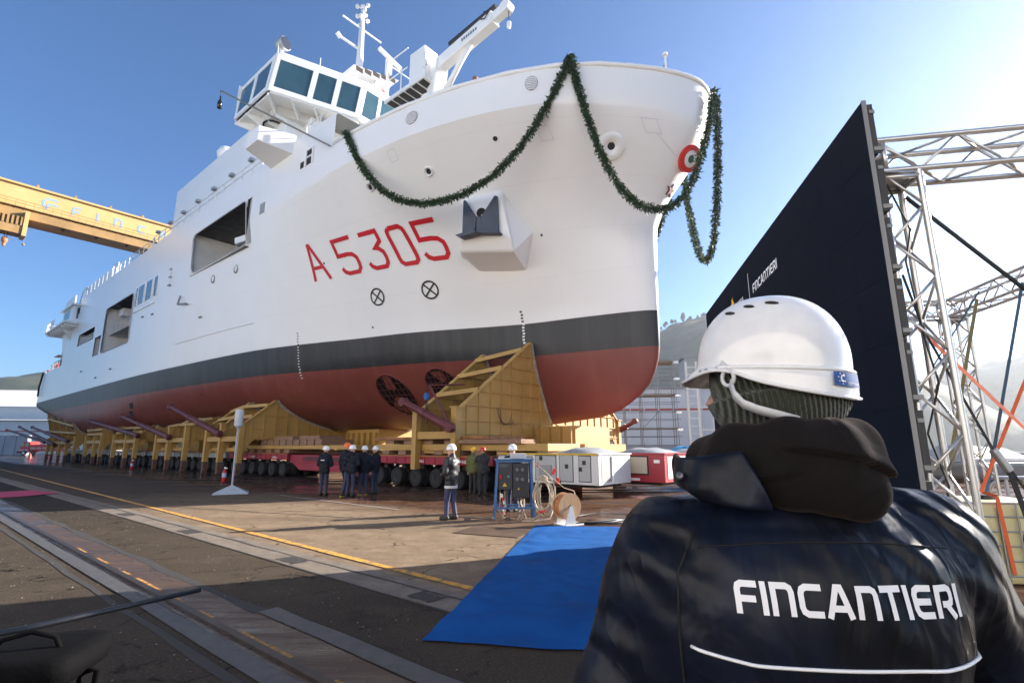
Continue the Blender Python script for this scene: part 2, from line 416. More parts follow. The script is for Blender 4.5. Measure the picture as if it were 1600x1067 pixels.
c = hm.mix(hm.math('GREATER_THAN', zz, zlev(6.9)), red, black)
c = hm.mix(hm.math('GREATER_THAN', zz, zlev(8.8)), c, white)
# plate seams: horizontal strakes + verticals, very faint, plus plate waviness
brick = hm.n("ShaderNodeTexBrick"); brick.inputs["Scale"].default_value = 1.0; brick.inputs["Mortar Size"].default_value = .012; brick.inputs["Mortar Smooth"].default_value = .6
brick.inputs["Brick Width"].default_value = 7.5; brick.inputs["Row Height"].default_value = 2.1; brick.inputs["Color1"].default_value = (1, 1, 1, 1); brick.inputs["Color2"].default_value = (1, 1, 1, 1); brick.inputs["Mortar"].default_value = (0, 0, 0, 1)
cx = hm.n("ShaderNodeCombineXYZ"); s3 = hm.sep(); hm.l(s3[0], cx.inputs[0]); hm.l(s3[2], cx.inputs[1]); hm.l(cx.outputs[0], brick.inputs["Vector"])
seam = hm.ramp(brick.outputs["Color"], (.0, .90), (.6, 1.))
hm.base(hm.mix(1.0, c, seam, 'MULTIPLY'))
hm.rough(hm.ramp(hm.math('GREATER_THAN', zz, zlev(8.8)), (0., .48), (1., .30)))
wav = hm.noise(.55, 3, .5, vec=hm.mapping(scale=(1, .4, 1.5)))
hh = hm.math('ADD', hm.math('MULTIPLY', brick.outputs["Color"], .35), hm.math('MULTIPLY', wav, 1.1))
hm.bump(hh, .30, .035)

XS = [0, .008, .02, .04, .07, .11, .16, .22, .30, .40, .52, .68, .85, 1.05, 1.4, 1.9, 2.5, 3.2, 4, 5, 6, 7.2, 8.5, 10, 11.5, 13, 14.5, 16, 17.5, 19, 20.5, 22, 24, 25.7]
XS += [27.5, 29.5, 31.5, 33.5, 36, 38.2, 41, 44, 47, 50, 53, 54.6, 57, 60, 63, 65.6, 66.6, 69.4, 70.4, 75.0, 79, 81, 84, 87, 90, 93, 96, 99, 101, 102.5, 104, 105, 106, 106.8, 107.4, 107.8, 108]
TS = [0, .02, .05, .1, .16, .24, .33, .44, .56, .6667, .8, 1]
ZS = [9.9, 11.2, 12.0, 12.8, 13.55, 14.4, 15.25, 16.0, 16.9, 17.7, 18.3, 18.5, 19.4, 20.4, 21.5, 22.6]
OPEN = [(27.5, 38.2, 16.9, 20.4), (54.6, 65.6, 12.8, 18.3), (66.6, 69.4, 12.8, 15.25), (70.4, 79.0, 15.25, 16.9)]
def ztop(x):
    if x < 17.5: return 20.4
    if x < 81: return 22.6
    if x < 87: return 20.4
    return 13.55
def hp(x, z, side=1): return (s_of(x, z), side * half(x, z), z)
mb = MB(); idx = {}
def row_z(x, j): 
    if j < len(TS): zb = ZB(x); return zb + (8.8 - zb) * TS[j]
    return ZS[j - len(TS)]
NR = len(TS) + len(ZS)
for sd in (1, -1):
    for i, x in enumerate(XS):
        for j in range(NR):
            z = row_z(x, j)
            p = hp(x, z, sd); idx[sd, i, j] = len(mb.v); mb.v.append(p)
    for i in range(len(XS) - 1):
        xm = (XS[i] + XS[i + 1]) / 2
        for j in range(NR - 1):
            zm = (row_z(xm, j) + row_z(xm, j + 1)) / 2
            if zm > ztop(xm): continue
            if sd == 1 and any(a < xm < b and c0 < zm < d for a, b, c0, d in OPEN): continue
            q = (idx[sd, i, j], idx[sd, i, j + 1], idx[sd, i + 1, j + 1], idx[sd, i + 1, j])
            mb.f.append(q if sd == 1 else q[::-1])
for i in range(len(XS) - 1):                         # flat of bottom
    mb.f.append((idx[1, i, 0], idx[1, i + 1, 0], idx[-1, i + 1, 0], idx[-1, i, 0]))
L = len(XS) - 1; jt = len(TS) + ZS.index(13.55)
for j in range(jt): mb.f.append((idx[1, L, j], idx[1, L, j + 1], idx[-1, L, j + 1], idx[-1, L, j]))   # transom
hull = obj("hull", ub(mb), hm.m, ship, angle=28)
# ------------------------------------------------------------------ decks, recesses and superstructure (ship units)
m_white = mat("ship_white", (.84, .835, .82), .38, noise=(.5, .03), bump=(1.2, .05))
m_wht2 = mat("ship_white_gear", (.80, .795, .78), .45, noise=(1.5, .05))
m_deck = mat("deck_grey", (.16, .17, .17), .7)
m_glass = NT("bridge_glass"); m_glass.base(m_glass.ramp(m_glass.noise(.4, 3), (.3, (.030, .075, .10)), (.7, (.05, .11, .14)))); m_glass.rough(.04); m_glass.p.inputs["Specular IOR Level"].default_value = .9
m_glass = m_glass.m
m_dark = mat("dark_opening", (.02, .018, .018), .8)
m_grille = mat("grille_grey", (.30, .30, .30), .6)
m_inner = mat("bay_white", (.74, .73, .71), .6, noise=(.6, .12))
m_steel = mat("galvanised_steel", (.42, .43, .44), .45, .5, noise=(3, .15))
m_red = mat("signal_red", (.62, .025, .02), .5)
m_soot = mat("insulated_ceiling", (.07, .068, .065), .8, noise=(2, .6), bump=(3, .6))
def part(name, mb, m, parent=ship, **kw): return obj(name, ub(mb), m, parent, **kw)

# decks
def deck(name, x0, x1, z, n=14):
    mb = MB(); P = []
    for i in range(n + 1):
        x = x0 + (x1 - x0) * i / n; P.append((s_of(x, z), max(.02, half(x, z) - .1)))
    for i in range(n):
        a, b = P[i], P[i + 1]; mb.quad((a[0], a[1], z), (b[0], b[1], z), (b[0], -b[1], z), (a[0], -a[1], z))
    part(name, mb, m_deck)
deck("deck", .3, 17.5, 19.2); deck("deck", 17.45, 81, 22.55); deck("deck", 81, 87, 20.35, 3); deck("deck", 87, 107.9, 12.9)
mb = MB()
for (x, z0, z1) in ((17.5, 19.2, 22.6), (81, 20.3, 22.6), (87, 12.9, 20.4)):
    b0 = half(x, z0) - .03; b1 = half(x, z1) - .03; mb = MB()
    mb.hexa([(x, b0, z0), (x + .1, b0, z0), (x + .1, -b0, z0), (x, -b0, z0), (x, b1, z1), (x + .1, b1, z1), (x + .1, -b1, z1), (x, -b1, z1)])
    part("house_front", mb, m_white)
# bulwark cap along the bow
mb = MB(); pts = []
for sd in (1, -1):
    xs = [0, .05, .15, .35, .7, 1.2, 2, 3, 4.5, 6.5, 9, 12, 15, 17.5]
    q = [(s_of(x, 20.4), sd * half(x, 20.4), 20.44) for x in xs]
    pts = (q[::-1] if sd == 1 else pts + q[1:])
part("bulwark_rail", MB().tube(pts, .13, 8), m_white, smooth=True)

# bays behind the side openings
def bay(x0, x1, z0, z1, depth, ribs=0, floors=(), wall=None):
    y1 = half((x0 + x1) / 2, (z0 + z1) / 2) - .12; y0 = y1 - depth; e = .25
    mb = MB()
    mb.quad((x0 - e, y0, z0 - e), (x1 + e, y0, z0 - e), (x1 + e, y0, z1 + e), (x0 - e, y0, z1 + e))
    mb.quad((x0 - e, y0, z0 - e), (x0 - e, y0, z1 + e), (x0 - e, y1, z1 + e), (x0 - e, y1, z0 - e))
    mb.quad((x1 + e, y0, z0 - e), (x1 + e, y1, z0 - e), (x1 + e, y1, z1 + e), (x1 + e, y0, z1 + e))
    for f in floors: mb.quad((x0 - e, y0, f), (x1 + e, y0, f), (x1 + e, y1 - .4, f), (x0 - e, y1 - .4, f))
    part("bay_wall", mb, wall or m_inner)
    part("bay_floor", MB().quad((x0 - e, y0, z0 - e), (x0 - e, y1, z0 - e), (x1 + e, y1, z0 - e), (x1 + e, y0, z0 - e)), m_deck)
    part("bay_ceiling", MB().quad((x0 - e, y0, z1 + e), (x1 + e, y0, z1 + e), (x1 + e, y1, z1 + e), (x0 - e, y1, z1 + e)), m_soot)
    for k in range(ribs):
        x = x0 + (x1 - x0) * (k + .5) / ribs; part("rib", MB().box(x - .06, x + .06, y0, y0 + .35, z0 - e, z1 + e), m_inner)
    return y0, y1
y0, y1 = bay(27.5, 38.2, 16.9, 20.4, 4.6, 8)
for z in (18.0, 18.25): part("pipe", MB().cyl((27.4, y0 + .45, z), (38.2, y0 + .45, z), .05, 8), m_steel)
bd = part("boat_davit", MB().beam((28.2, y0 + 2.2, 19.0), (31.6, y0 + 3.6, 18.4), .45, .55).beam((28.4, y0 + 2, 19.9), (28.4, y0 + 2, 17.2), .4).cyl((31.6, y0 + 3.6, 18.2), (31.6, y0 + 3.6, 17.0), .03, 6), m_wht2)
part("davit_block", MB().lathe([(.0, -.2), (.14, -.1), (.14, .1), (0, .2)], (31.6, y0 + 3.6, 16.95), n=10), m_red)
y0, y1 = bay(54.6, 65.6, 12.8, 18.3, 5.5, 5, floors=(15.1,))
part("winch_drum", MB().cyl((58.2, y0 + 2.4, 16.4), (60.6, y0 + 2.4, 16.4), .85, 16), m_steel, smooth=False)
part("winch_drum", MB().cyl((56.0, y0 + 1.2, 16.9), (56.0, y0 + 1.8, 16.9), .5, 14), m_wht2)
for xx in (56.2, 63.4): part("air_cooler", MB().box(xx - .8, xx + .8, y1 - 2.2, y1 - .8, 17.3, 18.2), m_wht2)
part("cable_tray", MB().box(54.6, 65.6, y0 + 3.4, y0 + 3.9, 17.75, 17.9), m_steel)
for xx in (58.6, 61): part("buoy", MB().box(xx, xx + .9, y1 - 1.6, y1 - 1.2, 15.12, 15.35), m_red)
for xx in (56, 57.8, 59.6, 61.4, 63.2, 65): part("rail_post", MB().cyl((xx, y1 - .5, 15.1), (xx, y1 - .5, 16.2), .035, 6), m_wht2)
part("handrail", MB().cyl((54.6, y1 - .5, 16.2), (65.6, y1 - .5, 16.2), .04, 6), m_wht2)
bay(66.6, 69.4, 12.8, 15.25, 3, 2)
y0, y1 = bay(70.4, 79, 15.25, 16.9, 3.2, 0)
for k in range(10): part("rail_post", MB().cyl((70.8 + k * .88, y1 - .1, 15.2), (70.8 + k * .88, y1 - .1, 16.3), .04, 6), m_wht2)
part("handrail", MB().cyl((70.4, y1 - .1, 16.3), (79, y1 - .1, 16.3), .05, 6), m_wht2); part("handrail", MB().cyl((70.4, y1 - .1, 15.75), (79, y1 - .1, 15.75), .04, 6), m_wht2)
# frames round the openings, with rounded corners
for (a, b, c0, d) in OPEN[:2]:
    r = .55; P = []
    for (cx_, cz_, t0) in ((b - r, d - r, 0), (a + r, d - r, 90), (a + r, c0 + r, 180), (b - r, c0 + r, 270)):
        P += [(cx_ + r * math.cos(R(t0 + q * 15)), cz_ + r * math.sin(R(t0 + q * 15))) for q in range(7)]
    P = [(x, half(x_of(x, z), z) + .05, z) for x, z in P]
    part("opening_frame", MB().tube(P, .05, 6, closed=True), mat("frame_grey", (.45, .46, .47), .5), smooth=True)
    for (cx_, cz_, t0, ox, oz) in ((b - r, d - r, 0, b, d), (a + r, d - r, 90, a, d), (a + r, c0 + r, 180, a, c0), (b - r, c0 + r, 270, b, c0)):
        arc = [(cx_ + r * math.cos(R(t0 + q * 15)), cz_ + r * math.sin(R(t0 + q * 15))) for q in range(7)]
        poly = [(ox, oz)] + arc; mb = MB()
        mb.prism([(x, half(x_of(x, z), z), z) for x, z in poly], (0, -.06, 0), (0, .02, 0))
        part("opening_corner", mb, m_white)
# four tall windows and vents on the side, portholes
def sidebox(name, s0, s1, z0, z1, m, out=.02, parent=ship):
    P = [(s0, z0), (s1, z0), (s1, z1), (s0, z1)]
    return part(name, MB().prism([(s, hb(s, z), z) for s, z in P], (0, -.05, 0), (0, out, 0)), m, parent)
for (a, b) in ((46.9, 47.9), (48.6, 50.4), (51.1, 52.9), (53.3, 53.9)):
    sidebox("window", a, b, 16.6, 18.6, m_glass, .03)
    for e in (a - .1, b): part("window_frame", MB().box(e, e + .1, 9.72, 9.87, 16.5, 18.7), m_white)
# windows of the side house ahead of the platform
for (a, b, c0, d) in ((18.05, 18.75, 20.05, 20.5), (18.05, 18.75, 20.6, 21.05), (19.15, 19.55, 20.05, 20.5)):
    sidebox("window", a, b, c0, d, m_dark, .03)
mb = MB()
for (a, b, c0, d) in ((17.93, 18.05, 19.95, 21.17), (18.75, 18.87, 19.95, 21.17), (18.05, 18.75, 21.05, 21.17), (18.05, 18.75, 20.5, 20.6)):
    mb.box(a, b, hb(18.4, 20.5) - .05, hb(18.4, 20.5) + .1, c0, d)
part("window_frame", mb, m_white)
# side platform box
part("side_platform", MB().hexa([(20.8, 9.7, 21.7), (24.0, 9.7, 21.7), (23.3, 12.0, 22.0), (21.5, 12.0, 22.0), (20.8, 9.7, 23.2), (24.0, 9.7, 23.2), (23.3, 12.0, 23.1), (21.5, 12.0, 23.1)]), m_white, bevel=.03)

# superstructure block behind the bridge
part("superstructure", MB().box(26.5, 51.7, -8, 8, 22.58, 30.0), m_white, bevel=.08)
part("funnel_casing", MB().box(40, 46, -6.2, 6.2, 29.9, 31.6), m_white, bevel=.1)
part("radar_dome", MB().lathe([(.35, 0), (.4, .3), (.75, .7), (.85, 1.2), (.6, 1.75), (0, 1.95)], (41.5, 7.0, 30.0), n=14), m_white, smooth=True)
part("superstructure_front", MB().box(25.2, 26.6, -6.5, 6.5, 22.56, 28.4), m_white, bevel=.05)
# ---- bridge
bridge = bpy.data.objects.new("bridge", None); COL.objects.link(bridge); bridge.parent = ship
S = [(31.5, 10.0), (25.6, 10.0), (23.3, 3.5), (23.3, -3.5), (25.6, -10.0), (31.5, -10.0)]
def inset(P, d):
    cx_, cy_ = 28.6, 0
    out = []
    for (s, l) in P: out.append((s + (d if s < 28 else -d), l - math.copysign(min(d * 1.15, abs(l)), l)))
    return out
Z0, Z1 = 28.95, 32.3
TOP = inset(S, -.30)
def wallpatch(b0, b1, t0, t1, wins, v0, v1, nm):
    b0, b1, t0, t1 = map(Vector, (b0, b1, t0, t1))
    def P(u, v): return b0.lerp(b1, u).lerp(t0.lerp(t1, u), v)
    us = [0] + [q for w_ in wins for q in w_] + [1]; mb = MB(); inn = (b1 - b0).cross(t0 - b0).normalized()
    for k in range(len(us) - 1):
        iswin = k % 2 == 1
        for (a, b, hole) in ((0, v0, False), (v0, v1, iswin), (v1, 1, False)):
            if hole: continue
            mb.prism([P(us[k], a), P(us[k + 1], a), P(us[k + 1], b), P(us[k], b)], (0, 0, 0), tuple(-inn * .12))
    part(nm, mb, m_white, bridge)
    for (u0, u1) in wins:
        q = [P(u0, v0), P(u1, v0), P(u1, v1), P(u0, v1)]
        part("window", MB().prism([tuple(p) for p in q], tuple(-inn * .05), tuple(-inn * .09)), m_glass, bridge)
def W(n, m0=.05, gap=.035): 
    w_ = (1 - 2 * m0 - (n - 1) * gap) / n; return [(m0 + k * (w_ + gap), m0 + k * (w_ + gap) + w_) for k in range(n)]
wl = [W(2, .07, .09), [(.04, .40), (.46, .67), (.73, .955)], W(4, .03, .05), [(.045, .27), (.33, .54), (.6, .96)], W(2, .07, .09)]
for k in range(5):
    a, b, ta, tb = S[k], S[k + 1], TOP[k], TOP[k + 1]
    wallpatch((*b, Z0), (*a, Z0), (*tb, Z1), (*ta, Z1), [(1 - q[1], 1 - q[0]) for q in wl[k]][::-1], .13, .86, "bridge_wall")
RO = inset(S, -.45)
part("bridge_roof", MB().prism([(s, l, 0) for s, l in RO[::-1]], (0, 0, Z1), (0, 0, Z1 + .28)), m_white, bridge, bevel=.08)
part("bridge_roof", MB().prism([(s, l, 0) for s, l in inset(S, 1.6)[::-1]], (0, 0, Z1 + .28), (0, 0, Z1 + .55)), m_white, bridge, bevel=.05)
part("bridge_back", MB().box(31.4, 31.6, -10, 10, Z0, Z1), m_white, bridge)
IN = inset(S, 1.0); SK = inset(S, -.12)
part("bridge_sill", MB().prism([(s, l, 0) for s, l in SK[::-1]], (0, 0, Z0 - .16), (0, 0, Z0 + .01)), m_white, bridge, bevel=.05)
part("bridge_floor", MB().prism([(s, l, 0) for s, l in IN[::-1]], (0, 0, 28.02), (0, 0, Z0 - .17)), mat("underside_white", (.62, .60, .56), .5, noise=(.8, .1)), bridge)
mb = MB()
for k in range(5):                                     # brackets under the sill
    a, b = Vector((*S[k], 0)), Vector((*S[k + 1], 0)); a2, b2 = Vector((*IN[k], 0)), Vector((*IN[k + 1], 0)); n = max(3, int((b - a).length / 1.5)); t = (b - a).normalized() * .05
    for i in range(n + 1):
        o_ = a.lerp(b, i / n); q_ = a2.lerp(b2, i / n); z = Vector((0, 0, 1))
        mb = MB().hexa([tuple(q_ - t + z * 28.05), tuple(q_ + t + z * 28.05), tuple(o_ + t + z * (Z0 - .35)), tuple(o_ - t + z * (Z0 - .35)),
                 tuple(q_ - t + z * (Z0 - .17)), tuple(q_ + t + z * (Z0 - .17)), tuple(o_ + t + z * (Z0 - .17)), tuple(o_ - t + z * (Z0 - .17))])
        part("sill_bracket", mb, m_white, bridge)
for l0, l1 in ((-9, -6.6), (6.6, 9)):                  # stiffeners below the wings
    for s_ in (26.6, 27.9, 29.2, 30.4): part("wing_stiffener", MB().box(s_ - .06, s_ + .06, l0, l1 - .2, 27.75, 28.03), m_white, bridge)
part("wing_window", MB().lathe([(.9, 0), (.9, .06), (.75, .06), (.75, 0)], (28.3, 8.1, 27.93), n=24, cap=False), m_dark, bridge)
for s_, l_ in ((25.4, 9.2),):                           # search light on the roof
    part("searchlight", MB().lathe([(.0, -.45), (.35, -.42), (.48, -.2), (.5, .1), (.56, .14), (.56, .38), (.5, .42)], (s_, 0, 0), 'x', 16).xf(Matrix.Translation((s_ + .4, l_, 33.75)) @ Matrix.Rotation(R(200), 4, 'Z') @ Matrix.Translation((-s_, 0, 0))), m_steel, bridge, smooth=False)
    part("searchlight_glass", MB().lathe([(.5, 0), (.5, .05)], (0, 0, 0), 'x', 16).xf(Matrix.Translation((s_ + .4, l_, 33.75)) @ Matrix.Rotation(R(200), 4, 'Z') @ Matrix.Translation((.40, 0, 0))), mat("lens_dark", (.03, .035, .05), .08), bridge)
    part("searchlight_mount", MB().cyl((s_ + .4, l_, 32.5), (s_ + .4, l_, 33.5), .16, 8), m_wht2, bridge)
for s_, l_ in ((24.6, 6.5), (24.3, 3.4), (25.5, 9.6)): part("whip_aerial", MB().cyl((s_, l_, 32.5), (s_, l_, 33.6), .035, 6), m_wht2, bridge)
# small stairs, frames and door under the wing
part("door", MB().box(25.14, 25.2, 4.3, 5.2, 23.0, 25.2), m_grille)
part("diving_bell_hatch", MB().cyl((26.44, 7.1, 25.4), (26.40, 7.1, 25.4), .5, 16), m_grille)
for l in (8.8, 9.4):
    for s_ in (18.2, 20.0): part("rail_post", MB().cyl((s_, l, 22.55), (s_, l, 23.7), .04, 6), m_wht2)
part("handrail", MB().cyl((17.6, 9.4, 23.7), (20.7, 9.4, 23.7), .045, 6).cyl((17.6, 9.4, 23.1), (20.7, 9.4, 23.1), .03, 6), m_wht2)
# railings along the side
def railing(s0, s1, l, z, n, h=1.15, lamps=False):
    r = bpy.data.objects.new("railing", None); COL.objects.link(r); r.parent = ship
    for k in range(n + 1):
        s_ = s0 + (s1 - s0) * k / n; part("rail_post", MB().cyl((s_, l, z), (s_, l, z + h), .04, 6), m_wht2, r)
        if lamps and k % 2: part("flood_lamp", MB().box(s_ - .25, s_ + .25, l - .05, l + .35, z + h - .05, z + h + .22), m_steel, r, bevel=.05)
    mb = MB()
    for q in (h, h * .55): mb.cyl((s0, l, z + q), (s1, l, z + q), .035, 6)
    part("handrail", mb, m_wht2, r)
railing(25.8, 51, 9.7, 22.6, 14, lamps=True); railing(51, 67, 9.6, 22.6, 9)
for k in range(7):
    part("canvas_screen", MB().box(67 + k * 2, 68.85 + k * 2, 9.55, 9.68, 22.62, 23.95), m_white)
part("railing_end", MB().tube([(64.5, 9.6, 22.6), (64.5, 9.6, 24.2), (66.8, 9.6, 24.2), (66.8, 9.6, 22.6)], .06, 6), m_wht2)
# hull side details: rubbing bars, arms, scuppers
def hullbar(s0, s1, z, r=.05, n=8):
    return part("fender_bar", MB().tube([(s0 + (s1 - s0) * i / n, hb(s0 + (s1 - s0) * i / n, z) + .03, z) for i in range(n + 1)], r, 6), m_white, smooth=True)
hullbar(47.5, 54.2, 15.9, .06); hullbar(27.3, 41, 10.9, .03, 12)
mb = MB().tube([(40.2, hb(40.2, 15.2) + .15, 15.2), (40.3, hb(40.3, 14.5) + .3, 14.4), (38.6, hb(38.6, 14.3) + .2, 14.2)], .09, 6); part("pilot_hook", mb, m_grille)
for (s, z) in ((33.7, 15.47), (29.6, 15.46)):
    part("porthole", MB().lathe([(.36, -.05), (.36, .05), (.27, .06), (.27, -.05)], (s, hb(s, z) - .01, z), 'y', 18, cap=True), m_grille)
sidebox("vent", 24.35, 25.1, 18.45, 19.25, m_grille, .03)
part("side_ladder_frame", MB().tube([(43.2, 9.85, 18.5), (43.2, 9.9, 16.7)], .04, 6), m_wht2)
mb = MB()
for z in (16.8, 17.6, 18.4): mb.box(43.1, 43.5, 9.7, 9.95, z - .06, z + .06)
part("step_bracket", mb, m_grille)
for (s, z) in ((50.6, 14.9), (47.6, 14.7), (60, 10.4), (66, 9.9), (74, 11.4), (36, 12.6)):
    part("scupper", MB().box(s - .25, s + .25, hb(s, z) - .02, hb(s, z) + .12, z - .06, z + .08), m_grille)
# sea chests in the bottom paint
for (s, z) in ((51.5, 5.86), (51.9, 5.1)): sidebox("sea_chest", s - .45, s + .45, z - .28, z + .28, m_dark, .02)

# ---- mast (on the bridge roof)
mast = bpy.data.objects.new("mast", None); COL.objects.link(mast); mast.parent = ship
part("mast_pole", MB().tube([(29.3, 0, 32.6), (29.3, 0, 40), (29.3, 0, 46.2)], [.42, .36, .2], 12), m_white, mast, smooth=True)
part("yard", MB().cyl((29.3, 2.2, 43.9), (29.3, -2.4, 43.9), .09, 8), m_white, mast)
part("gaff", MB().tube([(29.3, 0, 41.4), (29.6, 2.3, 41.7)], .13, 8).tube([(29.6, 2.1, 41.6), (29.6, 2.5, 41.9)], .22, 8), m_white, mast)
part("mast_platform", MB().hexa([(27.9, -3.3, 38.7), (29.9, -3.3, 38.7), (29.9, 1.6, 37.2), (27.9, 1.6, 37.2), (27.3, -3.5, 39.0), (30.3, -3.5, 39.0), (30.3, 1.8, 37.5), (27.3, 1.8, 37.5)]), m_white, mast)
for q in range(5): part("platform_panel", MB().box(27.25, 27.3, -3.0 + q * .95, -2.25 + q * .95, 38.3 - q * .3, 38.75 - q * .3), m_dark, mast)
part("platform_leg", MB().beam((28.6, -1.2, 32.5), (28.6, -1.5, 38.4), .9, .9).beam((28.6, -2.6, 32.6), (28.6, -2.9, 38.6), .4, .4), m_white, mast)
part("radar_scanner", MB().beam((27.6, -1.0, 41.4), (27.6, -3.9, 40.7), .35, .4), m_wht2, mast, bevel=.08)
part("radar_gearbox", MB().beam((27.7, -2.4, 39.2), (27.7, -2.4, 41.0), .5, .5), m_white, mast)
mr = random.Random(5)
for k in range(9):
    a = k * 2.3; z = 44.6 + .28 * k
    part("mast_light", MB().beam((29.3, 0, z), (29.3 + .5 * math.cos(a), .55 * math.sin(a), z + .05), .09).lathe([(.0, -.2), (.17, -.16), (.2, .1), (.1, .22), (0, .24)], (29.3 + .55 * math.cos(a), .6 * math.sin(a), z + .05), n=8), m_wht2, mast)
part("mast_dome", MB().ico((29.3, 0, 46.5), .32, 2), m_white, mast, smooth=True)
for (s_, l_) in ((25.2, 1.4), (24.6, -2.9)): part("wind_sensor", MB().cyl((s_, l_, 32.6), (s_, l_, 34.2), .05, 6).beam((s_, l_ - .3, 34.2), (s_, l_ + .35, 34.3), .1), m_wht2, mast)
for (s_, l_) in ((24.2, .6), (23.9, -5.3)):
    part("signal_flag", MB().hexa([(s_, l_, 33.2), (s_ + .03, l_, 33.2), (s_ + .03, l_ - .7, 33.0), (s_, l_ - .7, 33.0), (s_, l_, 34.0), (s_ + .03, l_, 34.0), (s_ + .03, l_ - .6, 33.9), (s_, l_ - .6, 33.9)]), m_red, mast)

# ---- deck crane on the foredeck
crane = bpy.data.objects.new("deck_crane", None); COL.objects.link(crane); crane.parent = ship
part("pedestal", MB().tube([(15.2, 2.2, 19.2), (15.2, 2.2, 27.6)], .95, 18), m_white, crane, smooth=False)
part("slewing_column", MB().beam((14.6, 2.6, 26.5), (13.9, 2.8, 29.8), 1.0, 1.2), m_white, crane, bevel=.06)
part("operator_box", MB().box(14.6, 16.3, 2.4, 3.7, 28.6, 31.2), m_white, crane, bevel=.05)
part("crane_platform", MB().box(14.2, 18.9, 1.6, 3.9, 28.15, 28.45), m_wht2, crane)
for k in range(6): part("platform_grating", MB().box(14.5 + k * .75, 15.0 + k * .75, 1.7, 3.8, 28.05, 28.14), m_dark, crane)
mb = MB()
for (s_, l_) in ((18.9, 3.9), (17, 3.9), (18.9, 1.6), (14.2, 3.9)): mb.cyl((s_, l_, 28.1), (s_, l_, 31.7 if s_ == 18.9 else 30.3), .06, 6)
part("platform_rail_post", mb, m_wht2, crane); mb = MB()
mb.cyl((18.9, 3.9, 31.7), (16.3, 3.9, 31.7), .05, 6).cyl((18.9, 3.9, 30), (16.3, 3.9, 30), .04, 6).cyl((18.9, 1.6, 31.7), (18.9, 3.9, 31.7), .05, 6)
part("platform_rail", mb, m_wht2, crane)
part("boom", MB().beam((14.2, 2.9, 29.3), (8.2, 3.0, 30.05), .75, .95), m_white, crane, bevel=.06)
part("boom_extension", MB().beam((8.4, 3.0, 30.03), (7.3, 3.0, 30.2), .55, .65), m_white, crane, bevel=.04)
part("boom_head", MB().lathe([(.0, -.32), (.42, -.3), (.42, .3), (0, .32)], (7.2, 3.0, 30.25), 'y', 14), m_wht2, crane)
part("boom_top_cylinder", MB().cyl((12.6, 3.0, 30.5), (8.1, 3.0, 30.95), .2, 12), mat("black_hose", (.018, .018, .02), .5), crane, smooth=False)
part("luffing_ram", MB().tube([(12.9, 3.1, 26.6), (11.5, 3.0, 28.4), (10.4, 3.0, 29.3)], [.22, .2, .14], 10), m_white, crane, smooth=True)
part("hook_line", MB().cyl((7.0, 3.0, 30.1), (7.0, 3.0, 29.0), .03, 6), m_dark, crane)
part("hook", MB().lathe([(0, 0), (.13, .12), (.15, .5), (.06, .62)], (7.0, 3.0, 28.5), n=10), m_wht2, crane, smooth=True)
part("boom_hose", MB().tube([(9.2, 3.4, 30.3), (8.7, 3.5, 30.0), (8.4, 3.45, 30.4), (8.9, 3.4, 30.7)], .04, 6), m_dark, crane)
part("control_panel", MB().box(14.2, 14.6, 3.72, 3.8, 29.2, 30.4), m_wht2, crane)
for k in range(7):                                       # small lettering-like maker plate marks
    part("boom_mark", MB().box(9.6 + k * .22, 9.72 + k * .22, 3.36, 3.385, 29.75 - .02 * k, 29.95 - .02 * k), mat("mark_grey", (.16, .18, .24), .6), crane)

# ---- aft control cab and stern gear
cab = bpy.data.objects.new("control_cab", None); COL.objects.link(cab); cab.parent = ship
part("cab_wall", MB().box(81.6, 88.4, 6.5, 10.4, 19.2, 21.6), m_white, cab, bevel=.08)
for a in (84.0, 85.3, 86.6): part("cab_window", MB().box(a, a + 1.0, 10.39, 10.44, 20.0, 21.3), m_glass, cab)
part("cab_window", MB().box(81.56, 81.61, 8.0, 10.0, 19.7, 21.3), m_glass, cab)
part("cab_roof", MB().box(81.2, 89, 6.2, 10.7, 21.6, 21.85), m_white, cab)
part("cab_platform", MB().box(80.4, 93.5, 6.2, 11.4, 18.75, 19.05), m_wht2, cab)
for k in range(7): part("platform_rib", MB().box(81 + k * 1.9, 81.12 + k * 1.9, 6.4, 11.3, 18.35, 18.75), m_wht2, cab)
part("cab_bracket", MB().hexa([(84, 9.7, 16.9), (84.2, 9.7, 16.9), (84.2, 9.6, 16.9), (84, 9.6, 16.9), (84, 11.3, 18.75), (84.2, 11.3, 18.75), (84.2, 9.6, 18.75), (84, 9.6, 18.75)]), m_wht2, cab)
mb = MB()
for k in range(6): mb.cyl((88.6 + k * .95, 11.3, 19.05), (88.6 + k * .95, 11.3, 20.3), .05, 6)
mb.cyl((88.4, 11.3, 20.3), (93.5, 11.3, 20.3), .05, 6).cyl((88.4, 11.3, 19.7), (93.5, 11.3, 19.7), .04, 6).cyl((93.5, 11.3, 20.3), (93.5, 6.3, 20.3), .05, 6)
part("cab_rail", mb, m_wht2, cab)
mb = MB().box(82.2, 88, 10.2, 10.32, 21.85, 23.2)
part("roof_screen", mb, m_white, cab)
part("roof_hoop", MB().tube([(81.4, 9.9, 21.8), (80.4, 9.9, 23.4), (78.8, 9.8, 23.9), (77.6, 9.7, 22.7)], .07, 8), m_white, cab, smooth=True)
part("stern_leg", MB().hexa([(86.6, 7.4, 12.9), (88.2, 7.4, 12.9), (88.2, 9.5, 12.9), (86.6, 9.5, 12.9), (86.8, 8.2, 18.7), (90.0, 8.2, 18.7), (90.0, 9.9, 18.7), (86.8, 9.9, 18.7)]), m_white, cab)
mb = MB()
for z in np.arange(13, 18.6, .45): mb.cyl((90.9, 9.4, z), (90.9, 8.6, z), .035, 5)
